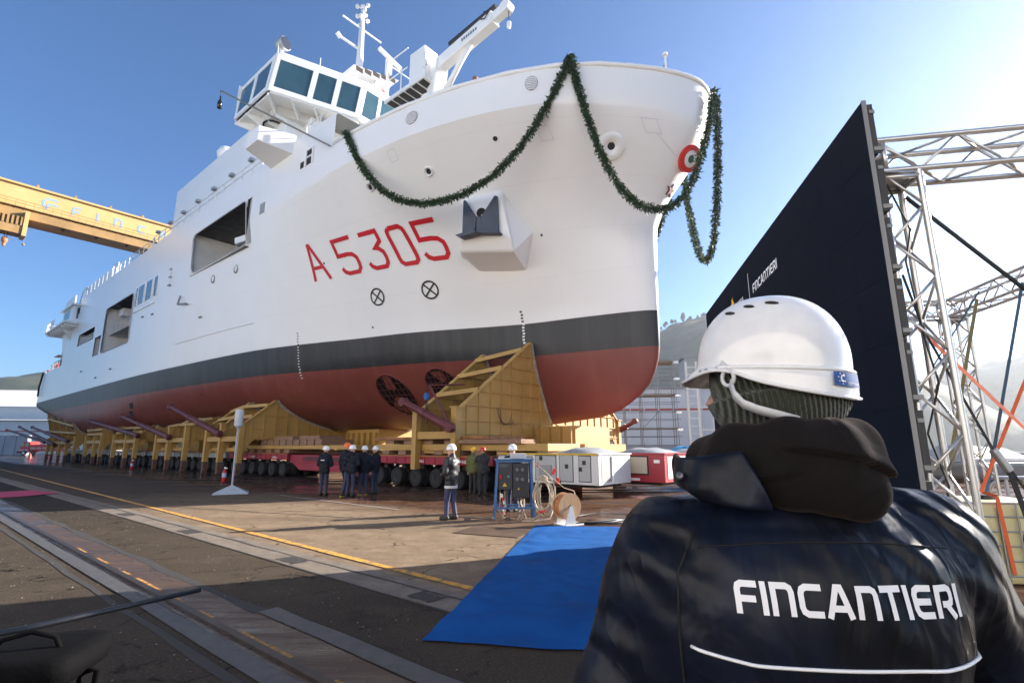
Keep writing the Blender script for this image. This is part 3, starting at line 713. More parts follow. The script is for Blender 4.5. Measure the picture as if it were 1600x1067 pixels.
mb.cyl((90.9, 9.4, 12.9), (90.9, 9.4, 18.7), .05, 6).cyl((90.9, 8.6, 12.9), (90.9, 8.6, 18.7), .05, 6).box(89.6, 92.6, 8.2, 10.0, 15.3, 15.42)
part("stern_ladder", mb, m_wht2, cab)
mb = MB()
for k in range(9): mb.cyl((87.6 + k * 1.1, 9.3, 13.5), (87.6 + k * 1.1, 9.3, 14.9), .05, 6)
mb.cyl((87.4, 9.3, 14.9), (96.5, 9.3, 14.9), .06, 6).cyl((87.4, 9.3, 14.2), (96.5, 9.3, 14.2), .05, 6)
part("stern_rail", mb, m_grille, cab)
for k, s_ in enumerate((97.5, 100, 103.2, 105.5)):
    part("stern_bollard", MB().cyl((s_, 8.8, 13.0), (s_, 8.8, 15.0 if k < 2 else 14.4), .3, 10), m_white if k % 2 else m_red, cab)
part("stern_pipe", MB().tube([(100.4, 9.85, 13.6), (100.2, 9.95, 12.4), (101, 9.95, 11.3), (100.6, 9.95, 9.8)], .13, 8), m_dark, cab, smooth=True)
sidebox("stern_plate", 103.5, 105.3, 10.9, 11.6, mat("rust_primer", (.34, .14, .09), .7), .03)
# ------------------------------------------------------------------ marks, fittings and anchor on the bow
def on_hull(s, z, out=.012):
    e = .05; l = hb(s, z); ls = (hb(s + e, z) - hb(s - e, z)) / (2 * e); lz = (hb(s, z + e) - hb(s, z - e)) / (2 * e)
    n = Vector((-ls, 1, -lz)).normalized()
    return Vector((s, l, z)) + n * out, n
m_pen = mat("pennant_red", (.55, .004, .016), .4)
m_blk = mat("mark_black", (.012, .012, .014), .4)
m_wmk = mat("mark_white", (.8, .8, .78), .5)
def stroke(name, pts, w, m, parent=ship, closed=False, out=.03, seg=.25, miter=True):
    """a painted stroke of width w (ship units) lying on the hull; pts are (s, z)"""
    P = []
    n = len(pts)
    for i in range(n if closed else n - 1):
        a, b = Vector(pts[i]), Vector(pts[(i + 1) % n]); k = max(1, int((b - a).length / seg))
        P += [a.lerp(b, q / k) for q in range(k)]
    if not closed: P.append(Vector(pts[-1]))
    m_ = len(P); V = []
    for i in range(m_):
        a = P[i - 1] if (i or closed) else P[i]; b = P[(i + 1) % m_] if (i < m_ - 1 or closed) else P[i]
        d1 = (P[i] - a); d2 = (b - P[i])
        d1 = d1.normalized() if d1.length > 1e-6 else d2.normalized(); d2 = d2.normalized() if d2.length > 1e-6 else d1
        t = (d1 + d2).normalized(); nn = Vector((-t.y, t.x)); k = 1 / max(.45, abs(nn.dot(Vector((-d1.y, d1.x)))))
        V.append((P[i] + nn * w / 2 * k, P[i] - nn * w / 2 * k))
    mb = MB(); vs = []
    for a, b in V: vs += [tuple(on_hull(a.x, a.y, out)[0]), tuple(on_hull(b.x, b.y, out)[0])]
    c = m_ if closed else m_ - 1
    mb.add(vs, [(2 * i, 2 * ((i + 1) % m_), 2 * ((i + 1) % m_) + 1, 2 * i + 1) for i in range(c)])
    return part(name, mb, m, parent)
# pennant number: each character drawn in its own box, (0..1 to the right, 0..1 up), right = towards the bow
def char(strokes, s_left, s_right, z0, z1, w, shear):
    for st in strokes:
        stroke("pennant_character", [(s_left + (s_right - s_left) * x - shear * (1 - y), z0 + (z1 - z0) * y) for x, y in st], w, m_pen)
FIVE = [[(1.0, .97), (.03, .97), (.03, .55), (.55, .55), (.80, .52), (.95, .42), (.97, .28), (.95, .13), (.82, .03), (.3, .03), (.12, .09), (.03, .2)]]
THREE = [[(.03, .97), (.95, .97), (.97, .85), (.97, .70), (.60, .55), (.75, .53), (.93, .42), (.97, .28), (.95, .13), (.82, .03), (.3, .03), (.12, .09), (.03, .2)]]
ZERO = [[(.2, .97), (.8, .97), (.94, .9), (.97, .8), (.97, .2), (.94, .1), (.8, .03), (.2, .03), (.06, .1), (.03, .2), (.03, .8), (.06, .9), (.2, .97)]]
char([[(.0, 0.), (.46, 1.), (.54, 1.), (1., 0.)], [(.2, .36), (.8, .36)]], 20.98, 19.58, 12.88, 15.2, .23, .70)
char(FIVE, 18.05, 16.40, 12.88, 15.08, .25, .40); char(THREE, 15.60, 14.08, 12.84, 15.0, .25, .30)
char(ZERO, 13.40, 12.12, 12.76, 14.93, .25, .45); char(FIVE, 11.45, 9.95, 12.82, 14.9, .25, .22)
# thruster symbols: ring with a cross
for (s, z) in ((15.39, 11.22), (11.6, 11.2)):
    r = .50; sy = bpy.data.objects.new("thruster_symbol", None); COL.objects.link(sy); sy.parent = ship
    stroke("symbol_ring", [(s + r * math.cos(2 * math.pi * k / 28), z + r * math.sin(2 * math.pi * k / 28)) for k in range(28)], .10, m_blk, sy, closed=True)
    for a in (45, 135): stroke("symbol_bar", [(s + (r - .05) * math.cos(R(a)), z + (r - .05) * math.sin(R(a))), (s - (r - .05) * math.cos(R(a)), z - (r - .05) * math.sin(R(a)))], .10, m_blk, sy, out=.026 + .003 * (a > 90))
# draught marks
for (s, zA, zB, n) in ((6.6, 7.7, 9.5, 11), (22.6, 6.5, 9.6, 17)):
    for k in range(n):
        z = zA + (zB - zA) * k / (n - 1); w_ = .17 if s < 10 else .10
        stroke("draught_mark", [(s - .07, z), (s + .07, z)] if k % 3 else [(s - .1, z), (s + .04, z)], w_ * .6, m_wmk if z < 8.8 else m_blk, out=.02)
# outline squares of weld-in plates
for (s, z, r) in ((10.6, 18.0, .26), (2.2, 17.43, .27), (-2.1, 17.65, .27)):
    stroke("plate_outline", [(s - r, z - r), (s + r, z - r), (s + r, z + r), (s - r, z + r)], .014, mat('outline_pale', (.52, .52, .51), .5), closed=True)
stroke("plate_outline", [(-2.2, 17.4), (-2.6, 16.6)], .014, mat('outline_pale'))
# ventilation grilles on the bulwark
for (s, z, w_, h, n) in ((8.88, 19.55, .42, .40, 7), (2.21, 19.66, .30, .42, 8)):
    v = bpy.data.objects.new("vent", None); COL.objects.link(v); v.parent = ship
    P = [(s + w_ * math.cos(t) * (1 if abs(math.cos(t)) > .99 else 1), z + h * math.sin(t)) for t in [2 * math.pi * k / 20 for k in range(20)]]
    part("vent_plate", MB().add([tuple(on_hull(a, b, .015)[0]) for a, b in P], [tuple(range(19, -1, -1))]), m_grille, v)
    for k in range(n):
        zz_ = z - h * .8 + 1.6 * h * k / (n - 1); ww = w_ * math.sqrt(max(.1, 1 - ((zz_ - z) / h) ** 2)) * .9
        a, n_ = on_hull(s - ww, zz_, .03); b, _ = on_hull(s + ww, zz_, .03); part("vent_slat", MB().beam(a, b, .05, .05), m_white, v)
# fairleads: white flared rings with dark pipes
def ring(name, s, z, r, w_, depth=.12, m1=None):
    p, n_ = on_hull(s, z, 0); q = n_.to_track_quat('Z', 'Y').to_matrix().to_4x4(); M = Matrix.Translation(p) @ q
    o = part(name, MB().lathe([(r, -.1), (r, depth * .5), (r - w_ * .3, depth), (r - w_ * .7, depth * .8), (r - w_, 0), (r - w_, -.3)], n=28, cap=False).xf(M), m1 or m_white, angle=50)
    part("pipe_mouth", MB().lathe([(r - w_ + .01, .0), (r - w_ + .01, .012)], n=24).xf(M), m_dark, o); return o
ring("fairlead", 8.87, 16.91, .27, .12); ring("fairlead", 13.1, 17.04, .28, .12); ring("porthole", 4.57, 17.53, .17, .05, .04)
ring("hawse_ring", -.3, 16.8, .68, .50, .13)
for (s, z) in ((4.3, 13.3), (19.2, 13.9), (17.2, 14.0), (16.2, 9.4), (36, 6.1)): part("drain_hole", MB().lathe([(.07, 0), (.07, .02)], n=8).xf(Matrix.Translation(on_hull(s, z, 0)[0]) @ on_hull(s, z)[1].to_track_quat('Z', 'Y').to_matrix().to_4x4()), m_dark)
# tricolour rosette and star on the stem
def stem_frame(z, out):
    ds = (STEM(z + .1) - STEM(z - .1)) / .2; n_ = Vector((-1, 0, -ds * -1)).normalized(); n_ = Vector((-1, 0, ds)).normalized()
    return Vector((STEM(z), 0, z)) + n_ * out, n_
p, n_ = stem_frame(16.75, .14); n_ = (n_ + Vector((0, .3, 0))).normalized(); p = p + Vector((0, .06, 0)); M = Matrix.Translation(p) @ n_.to_track_quat('Z', 'Y').to_matrix().to_4x4()
ros = bpy.data.objects.new("stem_rosette", None); COL.objects.link(ros); ros.parent = ship
for nm, r0, r1, h, mm in (("rosette_red_ring", .44, .70, .10, m_red), ("rosette_white_ring", .21, .44, .12, m_wmk), ("rosette_green_disc", 0, .21, .14, mat("rosette_green", (.01, .12, .05), .5))):
    part(nm, MB().lathe([(max(r0, .001), -.6), (r1, -.6), (r1, h * .6), (max(r0, .001), h)], n=28, cap=False).xf(M), mm, ros)
p, n_ = stem_frame(15.3, .05); M = Matrix.Translation(p) @ n_.to_track_quat('Z', 'Y').to_matrix().to_4x4()
P = [((.38 if k % 2 == 0 else .15) * math.cos(math.pi * k / 5 + math.pi / 2), (.38 if k % 2 == 0 else .15) * math.sin(math.pi * k / 5 + math.pi / 2), 0) for k in range(10)]
part("stem_star", MB().prism(P, (0, 0, -.2), (0, 0, .05)).xf(M), mat("star_dark", (.10, .02, .03), .5))
# jack staff with dark blue flag
part("jack_staff", MB().cyl((-2.0, 0, 19.2), (-2.05, 0, 23.5), .06, 8).lathe([(0, 0), (.16, .05), (.16, .2), (0, .25)], (-2.05, 0, 23.45), n=10), m_wht2)
part("jack_flag", MB().prism([(-2.0, 0, 23.1), (-2.0, 0, 21.0), (-1.4, .12, 20.7)], (0, -.03, 0), (0, .03, 0)), mat("flag_blue", (.02, .04, .13), .7))
part("bow_lamp", MB().lathe([(.0, -.2), (.16, -.15), (.16, .15), (0, .25)], (5.2, 7.9, 20.75), n=10), mat("brown_lamp", (.22, .10, .07), .5))
# bow thruster tunnels
m_tun = mat("tunnel_shade", (.010, .005, .005), .8, spec=.1); m_grid = mat("tunnel_grid", (.085, .03, .027), .7, spec=.2)
for (s, z, r) in ((16.0, 5.15, 1.25), (12.25, 5.45, 1.12)):
    th = bpy.data.objects.new("bow_thruster", None); COL.objects.link(th); th.parent = ship
    N_ = 32; ringp = [on_hull(s + r * math.cos(2 * math.pi * k / N_), z + r * math.sin(2 * math.pi * k / N_), .012)[0] for k in range(N_)]
    cpt = on_hull(s, z, .012)[0]
    part("tunnel_mouth", MB().add([tuple(cpt)] + [tuple(q) for q in ringp], [(0, 1 + (k + 1) % N_, 1 + k) for k in range(N_)]), m_tun, th)  # flat disc on the plating, the tunnel's shade painted as its dark colour
    part("tunnel_rim", MB().tube(ringp, .05, 6, closed=True), hm.m, th)
    for k in range(-3, 4):
        for vert in (0, 1):
            o_ = k * r * .28; hlf = math.sqrt(max(.02, r * r - o_ * o_)) * .98
            pts = [(s + o_, z + hlf * q / 6) if vert else (s + hlf * q / 6, z + o_) for q in range(-6, 7)]
            part("grid_bar", MB().tube([on_hull(a, b, .04 + .035 * vert)[0] for a, b in pts], .028, 5), m_grid, th)
# ---- anchor pocket and anchor
def HP(s, z, out): return tuple(on_hull(s, z, out)[0])
anc = bpy.data.objects.new("anchor_pocket", None); COL.objects.link(anc); anc.parent = ship
TLb, TRb, TL, TR, BR, BL = (7.58, 6.0, 15.72), (5.55, 5.3, 15.76), (7.19, 6.54, 15.08), (5.22, 5.74, 14.95), (4.86, 5.32, 12.71), (7.63, 6.39, 12.93)
BR2, BL2, Hbr, Hbl, Hr, Hr2, Hl, Hll = (5.0, 4.93, 12.04), (8.01, 6.14, 12.39), (5.8, 2.7, 11.60), (8.42, 3.8, 11.88), (4.67, 3.45, 13.69), (4.63, 3.6, 13.9), (8.31, 6.0, 15.43), (9.32, 4.6, 12.87)
V = [TLb, TRb, TL, TR, BR, BL, BR2, BL2, Hbr, Hbl, Hr, Hr2, Hl, Hll]
part("pocket_body", MB().add(V, [(0, 1, 3, 2), (2, 3, 4, 5), (5, 4, 6, 7), (7, 6, 8, 9), (3, 1, 11, 10, 8, 6, 4), (0, 2, 5, 7, 9, 13, 12)]), m_white, anc, bevel=.12)
fo, fu, fv = Vector(TL), Vector(TR) - Vector(TL), Vector(BL) - Vector(TL)
fn = fu.cross(fv).normalized()
if fn.y < 0: fn = -fn
def FP(u, v, o): return Vector(TL).lerp(Vector(TR), u).lerp(Vector(BL).lerp(Vector(BR), u), v) + fn * o
m_anc = mat("anchor_slate", (.045, .058, .085), .45, .2, noise=(2, .2))
anchor = bpy.data.objects.new("anchor", None); COL.objects.link(anchor); anchor.parent = anc
def aprism(nm, uv, o0, o1, tilt=None):
    a = [FP(u, v, o0) for u, v in uv]; b = [FP(u, v, o1 + (tilt or (lambda u, v: 0))(u, v)) for u, v in uv]; n = len(uv)
    part(nm, MB().add(a + b, [tuple(range(n - 1, -1, -1)), tuple(range(n, 2 * n))] + [(i, (i + 1) % n, n + (i + 1) % n, n + i) for i in range(n)]), m_anc, anc, bevel=.03)
aprism("anchor_fluke", [(.0, .03), (.05, .02), (.37, .5), (.34, .84), (.06, .93)], .04, .18, lambda u, v: .35 * u)
aprism("anchor_fluke", [(.86, -.02), (.93, .0), (.80, .88), (.47, .84), (.49, .48)], .04, .18, lambda u, v: .35 * (1 - u))
aprism("anchor_shank", [(.37, .48), (.48, .48), (.47, .88), (.36, .88)], .02, .30)
aprism("anchor_crown", [(.0, .96), (.37, .84), (.43, .93), (.1, 1.02)], .02, .75)
aprism("anchor_crown", [(.43, .93), (.46, .84), (.86, .93), (.82, .97)], .02, .62)
Mx = Matrix.Translation(FP(.45, .36, 0)) @ fn.to_track_quat('Z', 'Y').to_matrix().to_4x4()
part("anchor_pipe", MB().lathe([(.27, 0), (.27, .06), (.20, .06), (.20, .01), (.0, .01)], n=20, cap=False).xf(Mx), m_dark, anc)
bpy.data.objects.remove(anchor)
# ------------------------------------------------------------------ laurel garlands hung from the bulwark
m_leaf = NT("laurel_leaf"); oi = m_leaf.noise(9, 2); m_leaf.base(m_leaf.ramp(oi, (.3, (.016, .038, .014)), (.55, (.036, .080, .026)), (.75, (.085, .125, .04)))); m_leaf.rough(.5)
m_stem = mat("garland_core", (.015, .03, .012), .8)
def swag(P, Q, zsag, n=60, skew=0.0):
    P, Q = Vector(P), Vector(Q); zmin = zsag; out = []
    # parabola through both ends with the lowest point at zmin
    a, b = P.z - zmin, Q.z - zmin; t0 = math.sqrt(a) / (math.sqrt(a) + math.sqrt(b))
    for i in range(n + 1):
        t = i / n; c = P.lerp(Q, t); k = (a / (t0 * t0)) if t < t0 else b / ((1 - t0) ** 2)
        d = abs(t - t0) / (t0 if t < t0 else 1 - t0)
        c.z = zmin + (a if t < t0 else b) * (.55 * d ** 2 + .45 * d ** 3.2); out.append(c)
    return out
def garland(label, path, r0=.150, per_m=270, seed=1):
    path = [Vector(U(tuple(p))) for p in path]
    W_ = [SHIP_LOC + DV * p.x + NV * p.y + Vector((0, 0, p.z)) for p in path]
    root = empty("laurel_garland", label, "garland", W_[0], 0, "laurel garlands on the bow")
    P = [w_ - W_[0] for w_ in W_]
    obj("garland_core", MB().tube(P, r0 * .5, 6), m_stem, root)
    rg = random.Random(seed); vs, fs = [], []
    for i in range(len(P) - 1):
        a, b = P[i], P[i + 1]; d = (b - a); L = d.length; d.normalize(); u = d.orthogonal().normalized(); w_ = d.cross(u)
        for k in range(int(L * per_m)):
            c = a.lerp(b, rg.random()); th = rg.uniform(0, 2 * math.pi); r = r0 * (1 + .35 * mnoise.noise(c * 1.3) + .25 * mnoise.noise(c * 4.1)); rad = (u * math.cos(th) + w_ * math.sin(th))
            base = c + rad * r * rg.uniform(.2, .95)
            dr = (rad * rg.uniform(.3, 1.1) + d * rg.uniform(-1, 1) + Vector((0, 0, -.45))).normalized()
            ln = rg.uniform(.09, .2) * (1.5 if rg.random() < .12 else 1); sd = dr.cross(Vector((rg.uniform(-1, 1), rg.uniform(-1, 1), rg.uniform(-1, 1)))).normalized() * rg.uniform(.02, .04)
            o = len(vs); vs += [base - sd * .4, base + dr * ln * .5 - sd, base + dr * ln, base + dr * ln * .5 + sd, base + sd * .4]; fs += [(o, o + 1, o + 2, o + 3, o + 4)]
    f = obj("foliage", MB().add(vs, fs), m_leaf.m, root); f["kind"] = "stuff"
    return root
G0, G1, G2 = (14.1, 9.95, 20.55), (.35, 6.2, 20.75), (-4.5, -.12, 20.25)
G1p, G0p = (-.55, -5.5, 20.6), (14, -9.9, 20.5)
garland("long green laurel garland sagging between the bridge side and the bulwark top", swag(G0, G1, 14.5, 70), seed=1)
garland("green laurel garland dipping below the hawse ring to the stem head", swag(G1, G2, 13.0, 60), seed=2)
garland("green laurel garland hanging free against the sky right of the stem", swag((-4.5, -.45, 20.0), G1p, 12.1, 60), seed=3)
garland("short stretch of garland showing below the bow on the far side", swag(G1p, G0p, 12.5, 70), seed=4)
# christening bottle on a long pole swung out over the side
pole_a, pole_b = uw(15.75, 9.95, 20.2), uw(23.2, 14.0, 25.36)
pl = obj("christening_pole", MB().tube([(0, 0, 0), (pole_b - pole_a) * 1.0], .055, 8), mat("pole_steel", (.20, .18, .16), .35, .6), loc=pole_a)
tag(pl, "long thin pole swung out below the bridge over the ship's side", "pole")
bt = empty("christening_bottle", "dark bottle hanging on a cord from the long pole tip", "bottle", pole_b + Vector((.05, 0, 0)))
obj("bottle_glass", MB().lathe([(.0, -1.25), (.13, -1.24), (.14, -.85), (.05, -.62), (.05, -.42), (0, -.42)], n=12), mat("bottle_green", (.012, .016, .02), .15), bt, smooth=True)
obj("cord", MB().cyl((0, 0, -.45), (-.05, 0, .02), .012, 5), m_dark, bt)
# ------------------------------------------------------------------ glyphs drawn with strokes (flat sans capitals as on the jackets and screens)
GL = {  # each glyph: width, list of polylines in a 0..1 box
 'F': (.80, [[(.12, 0), (.12, .72), (.16, .84), (.27, .90), (.80, .90)], [(.12, .46), (.72, .46)]]),
 'I': (.24, [[(.12, 0), (.12, 1)]]),
 'N': (.86, [[(.12, 0), (.12, .90), (.58, .90), (.70, .84), (.74, .72), (.74, 0)]]),
 'C': (.84, [[(.84, .90), (.30, .90), (.17, .83), (.12, .70), (.12, .30), (.17, .17), (.30, .10), (.84, .10)]]),
 'A': (.98, [[(.10, 0), (.42, .93), (.56, .93), (.88, 0)], [(.22, .30), (.76, .30)]]),
 'T': (.86, [[(0, .90), (.86, .90)], [(.43, .90), (.43, 0)]]),
 'E': (.82, [[(.80, .90), (.30, .90), (.17, .83), (.12, .70), (.12, .30), (.17, .17), (.30, .10), (.80, .10)], [(.12, .50), (.74, .50)]]),
 'R': (.86, [[(.12, 0), (.12, .90), (.60, .90), (.72, .84), (.75, .74), (.75, .58), (.70, .47), (.58, .42), (.30, .42)], [(.46, .42), (.80, 0)]]),
 'M': (1.0, [[(.12, 0), (.12, .93), (.5, .25), (.88, .93), (.88, 0)]]),
 'G': (.88, [[(.84, .90), (.30, .90), (.17, .83), (.12, .70), (.12, .30), (.17, .17), (.30, .10), (.78, .10), (.78, .48), (.50, .48)]]),
 'O': (.90, [[(.12, .30), (.12, .70), (.17, .83), (.30, .90), (.60, .90), (.73, .83), (.78, .70), (.78, .30), (.73, .17), (.60, .10), (.30, .10), (.17, .17), (.12, .30)]]),
 'L': (.74, [[(.12, 1), (.12, .10), (.74, .10)]]),
 '0': (.80, [[(.12, .30), (.12, .70), (.25, .90), (.55, .90), (.68, .70), (.68, .30), (.55, .10), (.25, .10), (.12, .30)]]),
 '8': (.80, [[(.25, .52), (.14, .70), (.25, .90), (.55, .90), (.66, .70), (.55, .52), (.25, .52), (.12, .30), (.25, .10), (.55, .10), (.68, .30), (.55, .52)]]),
 '4': (.80, [[(.55, 0), (.55, 1), (.10, .30), (.78, .30)]]), '6': (.80, [[(.62, .90), (.30, .90), (.12, .60), (.12, .28), (.25, .10), (.55, .10), (.68, .28), (.55, .50), (.14, .50)]]),
 '5': (.80, [[(.68, .90), (.14, .90), (.14, .55), (.52, .55), (.68, .38), (.66, .2), (.5, .10), (.12, .10)]]),
 'D': (.86, [[(.12, .10), (.12, .90), (.55, .90), (.72, .76), (.74, .5), (.72, .24), (.55, .10), (.12, .10)]]),
 'S': (.80, [[(.70, .90), (.28, .90), (.14, .78), (.14, .62), (.28, .52), (.54, .50), (.68, .38), (.68, .22), (.54, .10), (.12, .10)]]), ' ': (.4, []),
}
def offset_poly(pl, w):
    L, Rr_ = [], []
    P = [Vector(p) for p in pl]; n = len(P); closed = (P[0] - P[-1]).length < 1e-6
    for i in range(n):
        a = P[i - 1] if i else (P[-2] if closed else P[0]); b = P[i + 1] if i < n - 1 else (P[1] if closed else P[-1])
        d1 = P[i] - a; d2 = b - P[i]
        d1 = d1.normalized() if d1.length > 1e-9 else d2.normalized(); d2 = d2.normalized() if d2.length > 1e-9 else d1
        t = (d1 + d2).normalized(); nn = Vector((-t.y, t.x)); k = 1 / max(.5, abs(nn.dot(Vector((-d1.y, d1.x)))))
        L.append(P[i] + nn * w / 2 * k); Rr_.append(P[i] - nn * w / 2 * k)
    return L, Rr_
def glyph_mesh(ch, fmap, h, w=.2, sub=3, ox=0.0):
    """one character as a flat mesh; fmap(x, y, k) -> 3-D point, x,y in text units times h"""
    mb = MB()
    for si, pl in enumerate(GL[ch][1]):
        Q = []
        for i in range(len(pl) - 1):
            for q in range(sub): Q.append(tuple(Vector(pl[i]).lerp(Vector(pl[i + 1]), q / sub)))
        Q.append(pl[-1]); L, Rr_ = offset_poly(Q, w); vs = []
        for a, b in zip(L, Rr_): vs += [fmap(ox + a.x * h, a.y * h, si), fmap(ox + (a.x + b.x) / 2 * h, (a.y + b.y) / 2 * h, si), fmap(ox + b.x * h, b.y * h, si)]
        n = len(L); mb.add(vs, [f for i in range(n - 1) for f in ((3 * i, 3 * i + 3, 3 * i + 4, 3 * i + 1), (3 * i + 1, 3 * i + 4, 3 * i + 5, 3 * i + 2))])
    return mb
def text_width(t, h, gap=.10): return sum(GL[c][0] + gap for c in t) * h - gap * h
def letters(text, fmap, h, m, parent, w=.2, gap=.10, name="letter"):
    x = 0.0
    for c in text:
        if GL[c][1]: obj(name, glyph_mesh(c, fmap, h, w, ox=x), m, parent)
        x += (GL[c][0] + gap) * h

# ------------------------------------------------------------------ steel cradles under the hull
yn = NT("cradle_yellow"); a_ = yn.noise(.9, 5, .7); b_ = yn.noise(5, 5, .75)
yc = yn.ramp(a_, (.3, (.40, .235, .062)), (.7, (.50, .305, .085)))
yn.base(yn.mix(yn.ramp(b_, (.66, 0.), (.76, .7)), yc, (.17, .075, .03))); yn.rough(.55)
m_yel_st = yn.m
m_pad = mat("rubber_pad", (.33, .30, .27), .8, noise=(3, .3))
m_cyl = mat("ram_red", (.115, .022, .024), .55, noise=(2, .25)); m_cyld = mat("ram_dark", (.10, .02, .022), .5)
m_wood = NT("timber"); wv = m_wood.noise(2.5, 6, .7, vec=m_wood.mapping(scale=(1, 1, 6))); m_wood.base(m_wood.ramp(wv, (.3, (.16, .085, .05)), (.7, (.36, .215, .135)))); m_wood.rough(.8); m_wood = m_wood.m
m_rust = mat("rusty_beam", (.28, .12, .045), .7, noise=(2, .45))
m_foot = mat("rusty_foot", (.12, .06, .04), .7, noise=(3, .4))
def frame_poly(s, sd, zt, lo, zo, zbot):
    """outline (l,z) of a transverse cradle plate: hull curve inside, sloping top edge, vertical outer edge"""
    zs = [zt - (zt - 3.15) * k / 8 for k in range(9)]
    inner = [(max(.35, hb(s, z) + .10), z) for z in zs]
    return [(sd * l, z) for l, z in ([(inner[0][0], zt), (inner[0][0] + .18, zt)] + [(lo, zo), (lo, zbot)] + [(.3, zbot)] + inner[::-1][:-1])]
def cradle(label, planes, zt_f, lo, zo, foot, sides=(1,), zbot=2.45, rows=4, beams=(.12, .42, .74), wide=.3):
    s0 = planes[0]; root = ship_empty("ship_cradle", label, "cradle", s0, 0, None, "steel cradles under the hull")
    P = lambda nm, mb, m, par=root, **kw: obj(nm, uo(mb, s0, 0), m, par, **kw)
    for sd in sides:
        tops = []
        for s in planes:
            zt = zt_f(s); poly = frame_poly(s, sd, zt, lo, zo, zbot); hi = abs(poly[1][0])
            fr = P("frame_plate", MB().prism([(s, l, z) for l, z in poly], (-.03, 0, 0), (.03, 0, 0)), m_yel_st)
            a, b = (s, sd * hi, zt), (s, sd * lo, zo); tops.append((a, b))
            P("top_flange", MB().beam(a, b, wide, .08, up=(0, 0, 1)), m_yel_st, fr)
            P("outer_post", MB().box(s - .16, s + .16, min(sd * (lo - .02), sd * (lo + .32)), max(sd * (lo - .02), sd * (lo + .32)), .72, zo + .05), m_yel_st)
            P("post_cap", MB().box(s - .22, s + .22, min(sd * (lo - .08), sd * (lo + .38)), max(sd * (lo - .08), sd * (lo + .38)), zo + .05, zo + .12), m_yel_st)
            if foot: P("post_foot", MB().box(s - .15, s + .15, min(sd * lo, sd * (lo + .3)), max(sd * lo, sd * (lo + .3)), ZG + .02, .72), m_foot)
            P("bracket", MB().prism([(s, sd * lo, zbot + .02), (s, sd * lo, 1.5), (s, sd * (lo - .75), zbot + .02)], (-.06, 0, 0), (.06, 0, 0)), m_yel_st)
            # stiffeners on the plate, both faces
            zz_ = [zbot + .12] + [zbot + .75 + k * (zt - zbot - .9) / rows for k in range(rows)]
            for z in zz_:
                l1 = lo if z < zo else hi + (lo - hi) * (zt - z) / (zt - zo); l0 = max(.4, hb(s, max(3.12, z)) + .12) if z > 3.0 else .4
                if l1 - l0 > .3: P("stiffener", MB().box(s - .11, s + .11, min(sd * l0, sd * l1), max(sd * l0, sd * l1), z - .025, z + .025), m_yel_st, fr)
            nl = int((lo - .6) / .85)
            for k in range(nl):
                l = lo - .5 - k * .85
                z1 = zo if l > lo else zt - (zt - zo) * max(0, (l - hi)) / (lo - hi)
                z0 = zbot
                for z_ in np.arange(3.15, zt, .1):          # start above the hull curve
                    if hb(s, z_) + .1 > l: z1 = min(z1, z_); break
                if z1 - z0 > .25: P("stiffener", MB().box(s - .09, s + .09, sd * l - .025, sd * l + .025, z0, z1), m_yel_st, fr)
            zs = [zt - (zt - 3.15) * k / 10 for k in range(11)]
            P("hull_pad", MB().tube([(s, sd * (hb(s, z) + .10), z) for z in zs], .11, 6), m_pad, fr)
        for k in range(len(planes) - 1):
            for q in beams:
                a = Vector(tops[k][0]).lerp(Vector(tops[k][1]), q); b = Vector(tops[k + 1][0]).lerp(Vector(tops[k + 1][1]), q)
                P("cross_beam", MB().beam(a, b, .28, .22), m_yel_st)
            P("side_beam", MB().beam((planes[k], sd * (lo + .14), 2.35), (planes[k + 1], sd * (lo + .14), 2.35), .18, .34), m_yel_st)
            P("side_beam", MB().beam((planes[k], sd * (lo - .3), 1.62), (planes[k + 1], sd * (lo - .3), 1.62), .2, .26), m_yel_st)
    return root
def ram(label, a, b, r=.22):
    a, b = uw(*a), uw(*b); c = a.lerp(b, .45); root = empty("hydraulic_ram", label, "hydraulic ram", a, 0, "red hydraulic rams on the cradles")
    P = [Vector((0, 0, 0)), c - a, b - a]; d = (b - a).normalized(); sidev = d.cross(Vector((0, 0, 1))).normalized()
    obj("ram_barrel", MB().tube([P[1] - d * .1, P[2]], r, 14), m_cyl, root, angle=40)
    obj("ram_rod", MB().tube([P[0], P[1]], r * .8, 14), m_cyl, root, angle=40)
    obj("ram_collar", MB().tube([P[1] - d * .14, P[1] + d * .16], r * 1.12, 14), m_cyl, root, angle=40)
    for q, s in ((P[0], -1), (P[2], 1)):
        obj("ram_eye", MB().tube([q - sidev * r * .8, q + sidev * r * .8], r * 1.05, 16), m_cyl, root, angle=40)
        obj("eye_pin", MB().tube([q - sidev * r * .95, q + sidev * r * .95], r * .45, 10), m_cyld, root)
    return root
for sd, txt in ((1, "tall yellow bow cradle with sloping top and gridded plate, camera side"), (-1, "sunlit yellow bow cradle on the far side of the stem")):
    cradle(txt, (6.1, 8.9), lambda s: 7.6 if s < 7 else 7.1, 7.75, 3.55, False, (sd,), zbot=2.3, rows=6)
ram("red hydraulic ram slanting across the tall bow cradle", (8.95, 8.75, 3.98), (5.76, 8.6, 2.65), .19)
ram("red hydraulic ram standing in the sun beyond the stem", (4.9, -8.2, 3.55), (6.6, -8.0, 2.65), .17)
PL = [25.8, 28.9, 31.5, 35.8, 39.6, 42.7, 48.7, 51.8, 56.1, 61.1, 63.9, 67.7, 73.4, 78.0, 82, 86.5, 90]
zt_a = lambda s: 5.1 if s < 30 else (4.75 if s < 33 else (4.3 if s < 41 else (3.9 if s < 70 else 4.4 + (s - 70) * .11)))
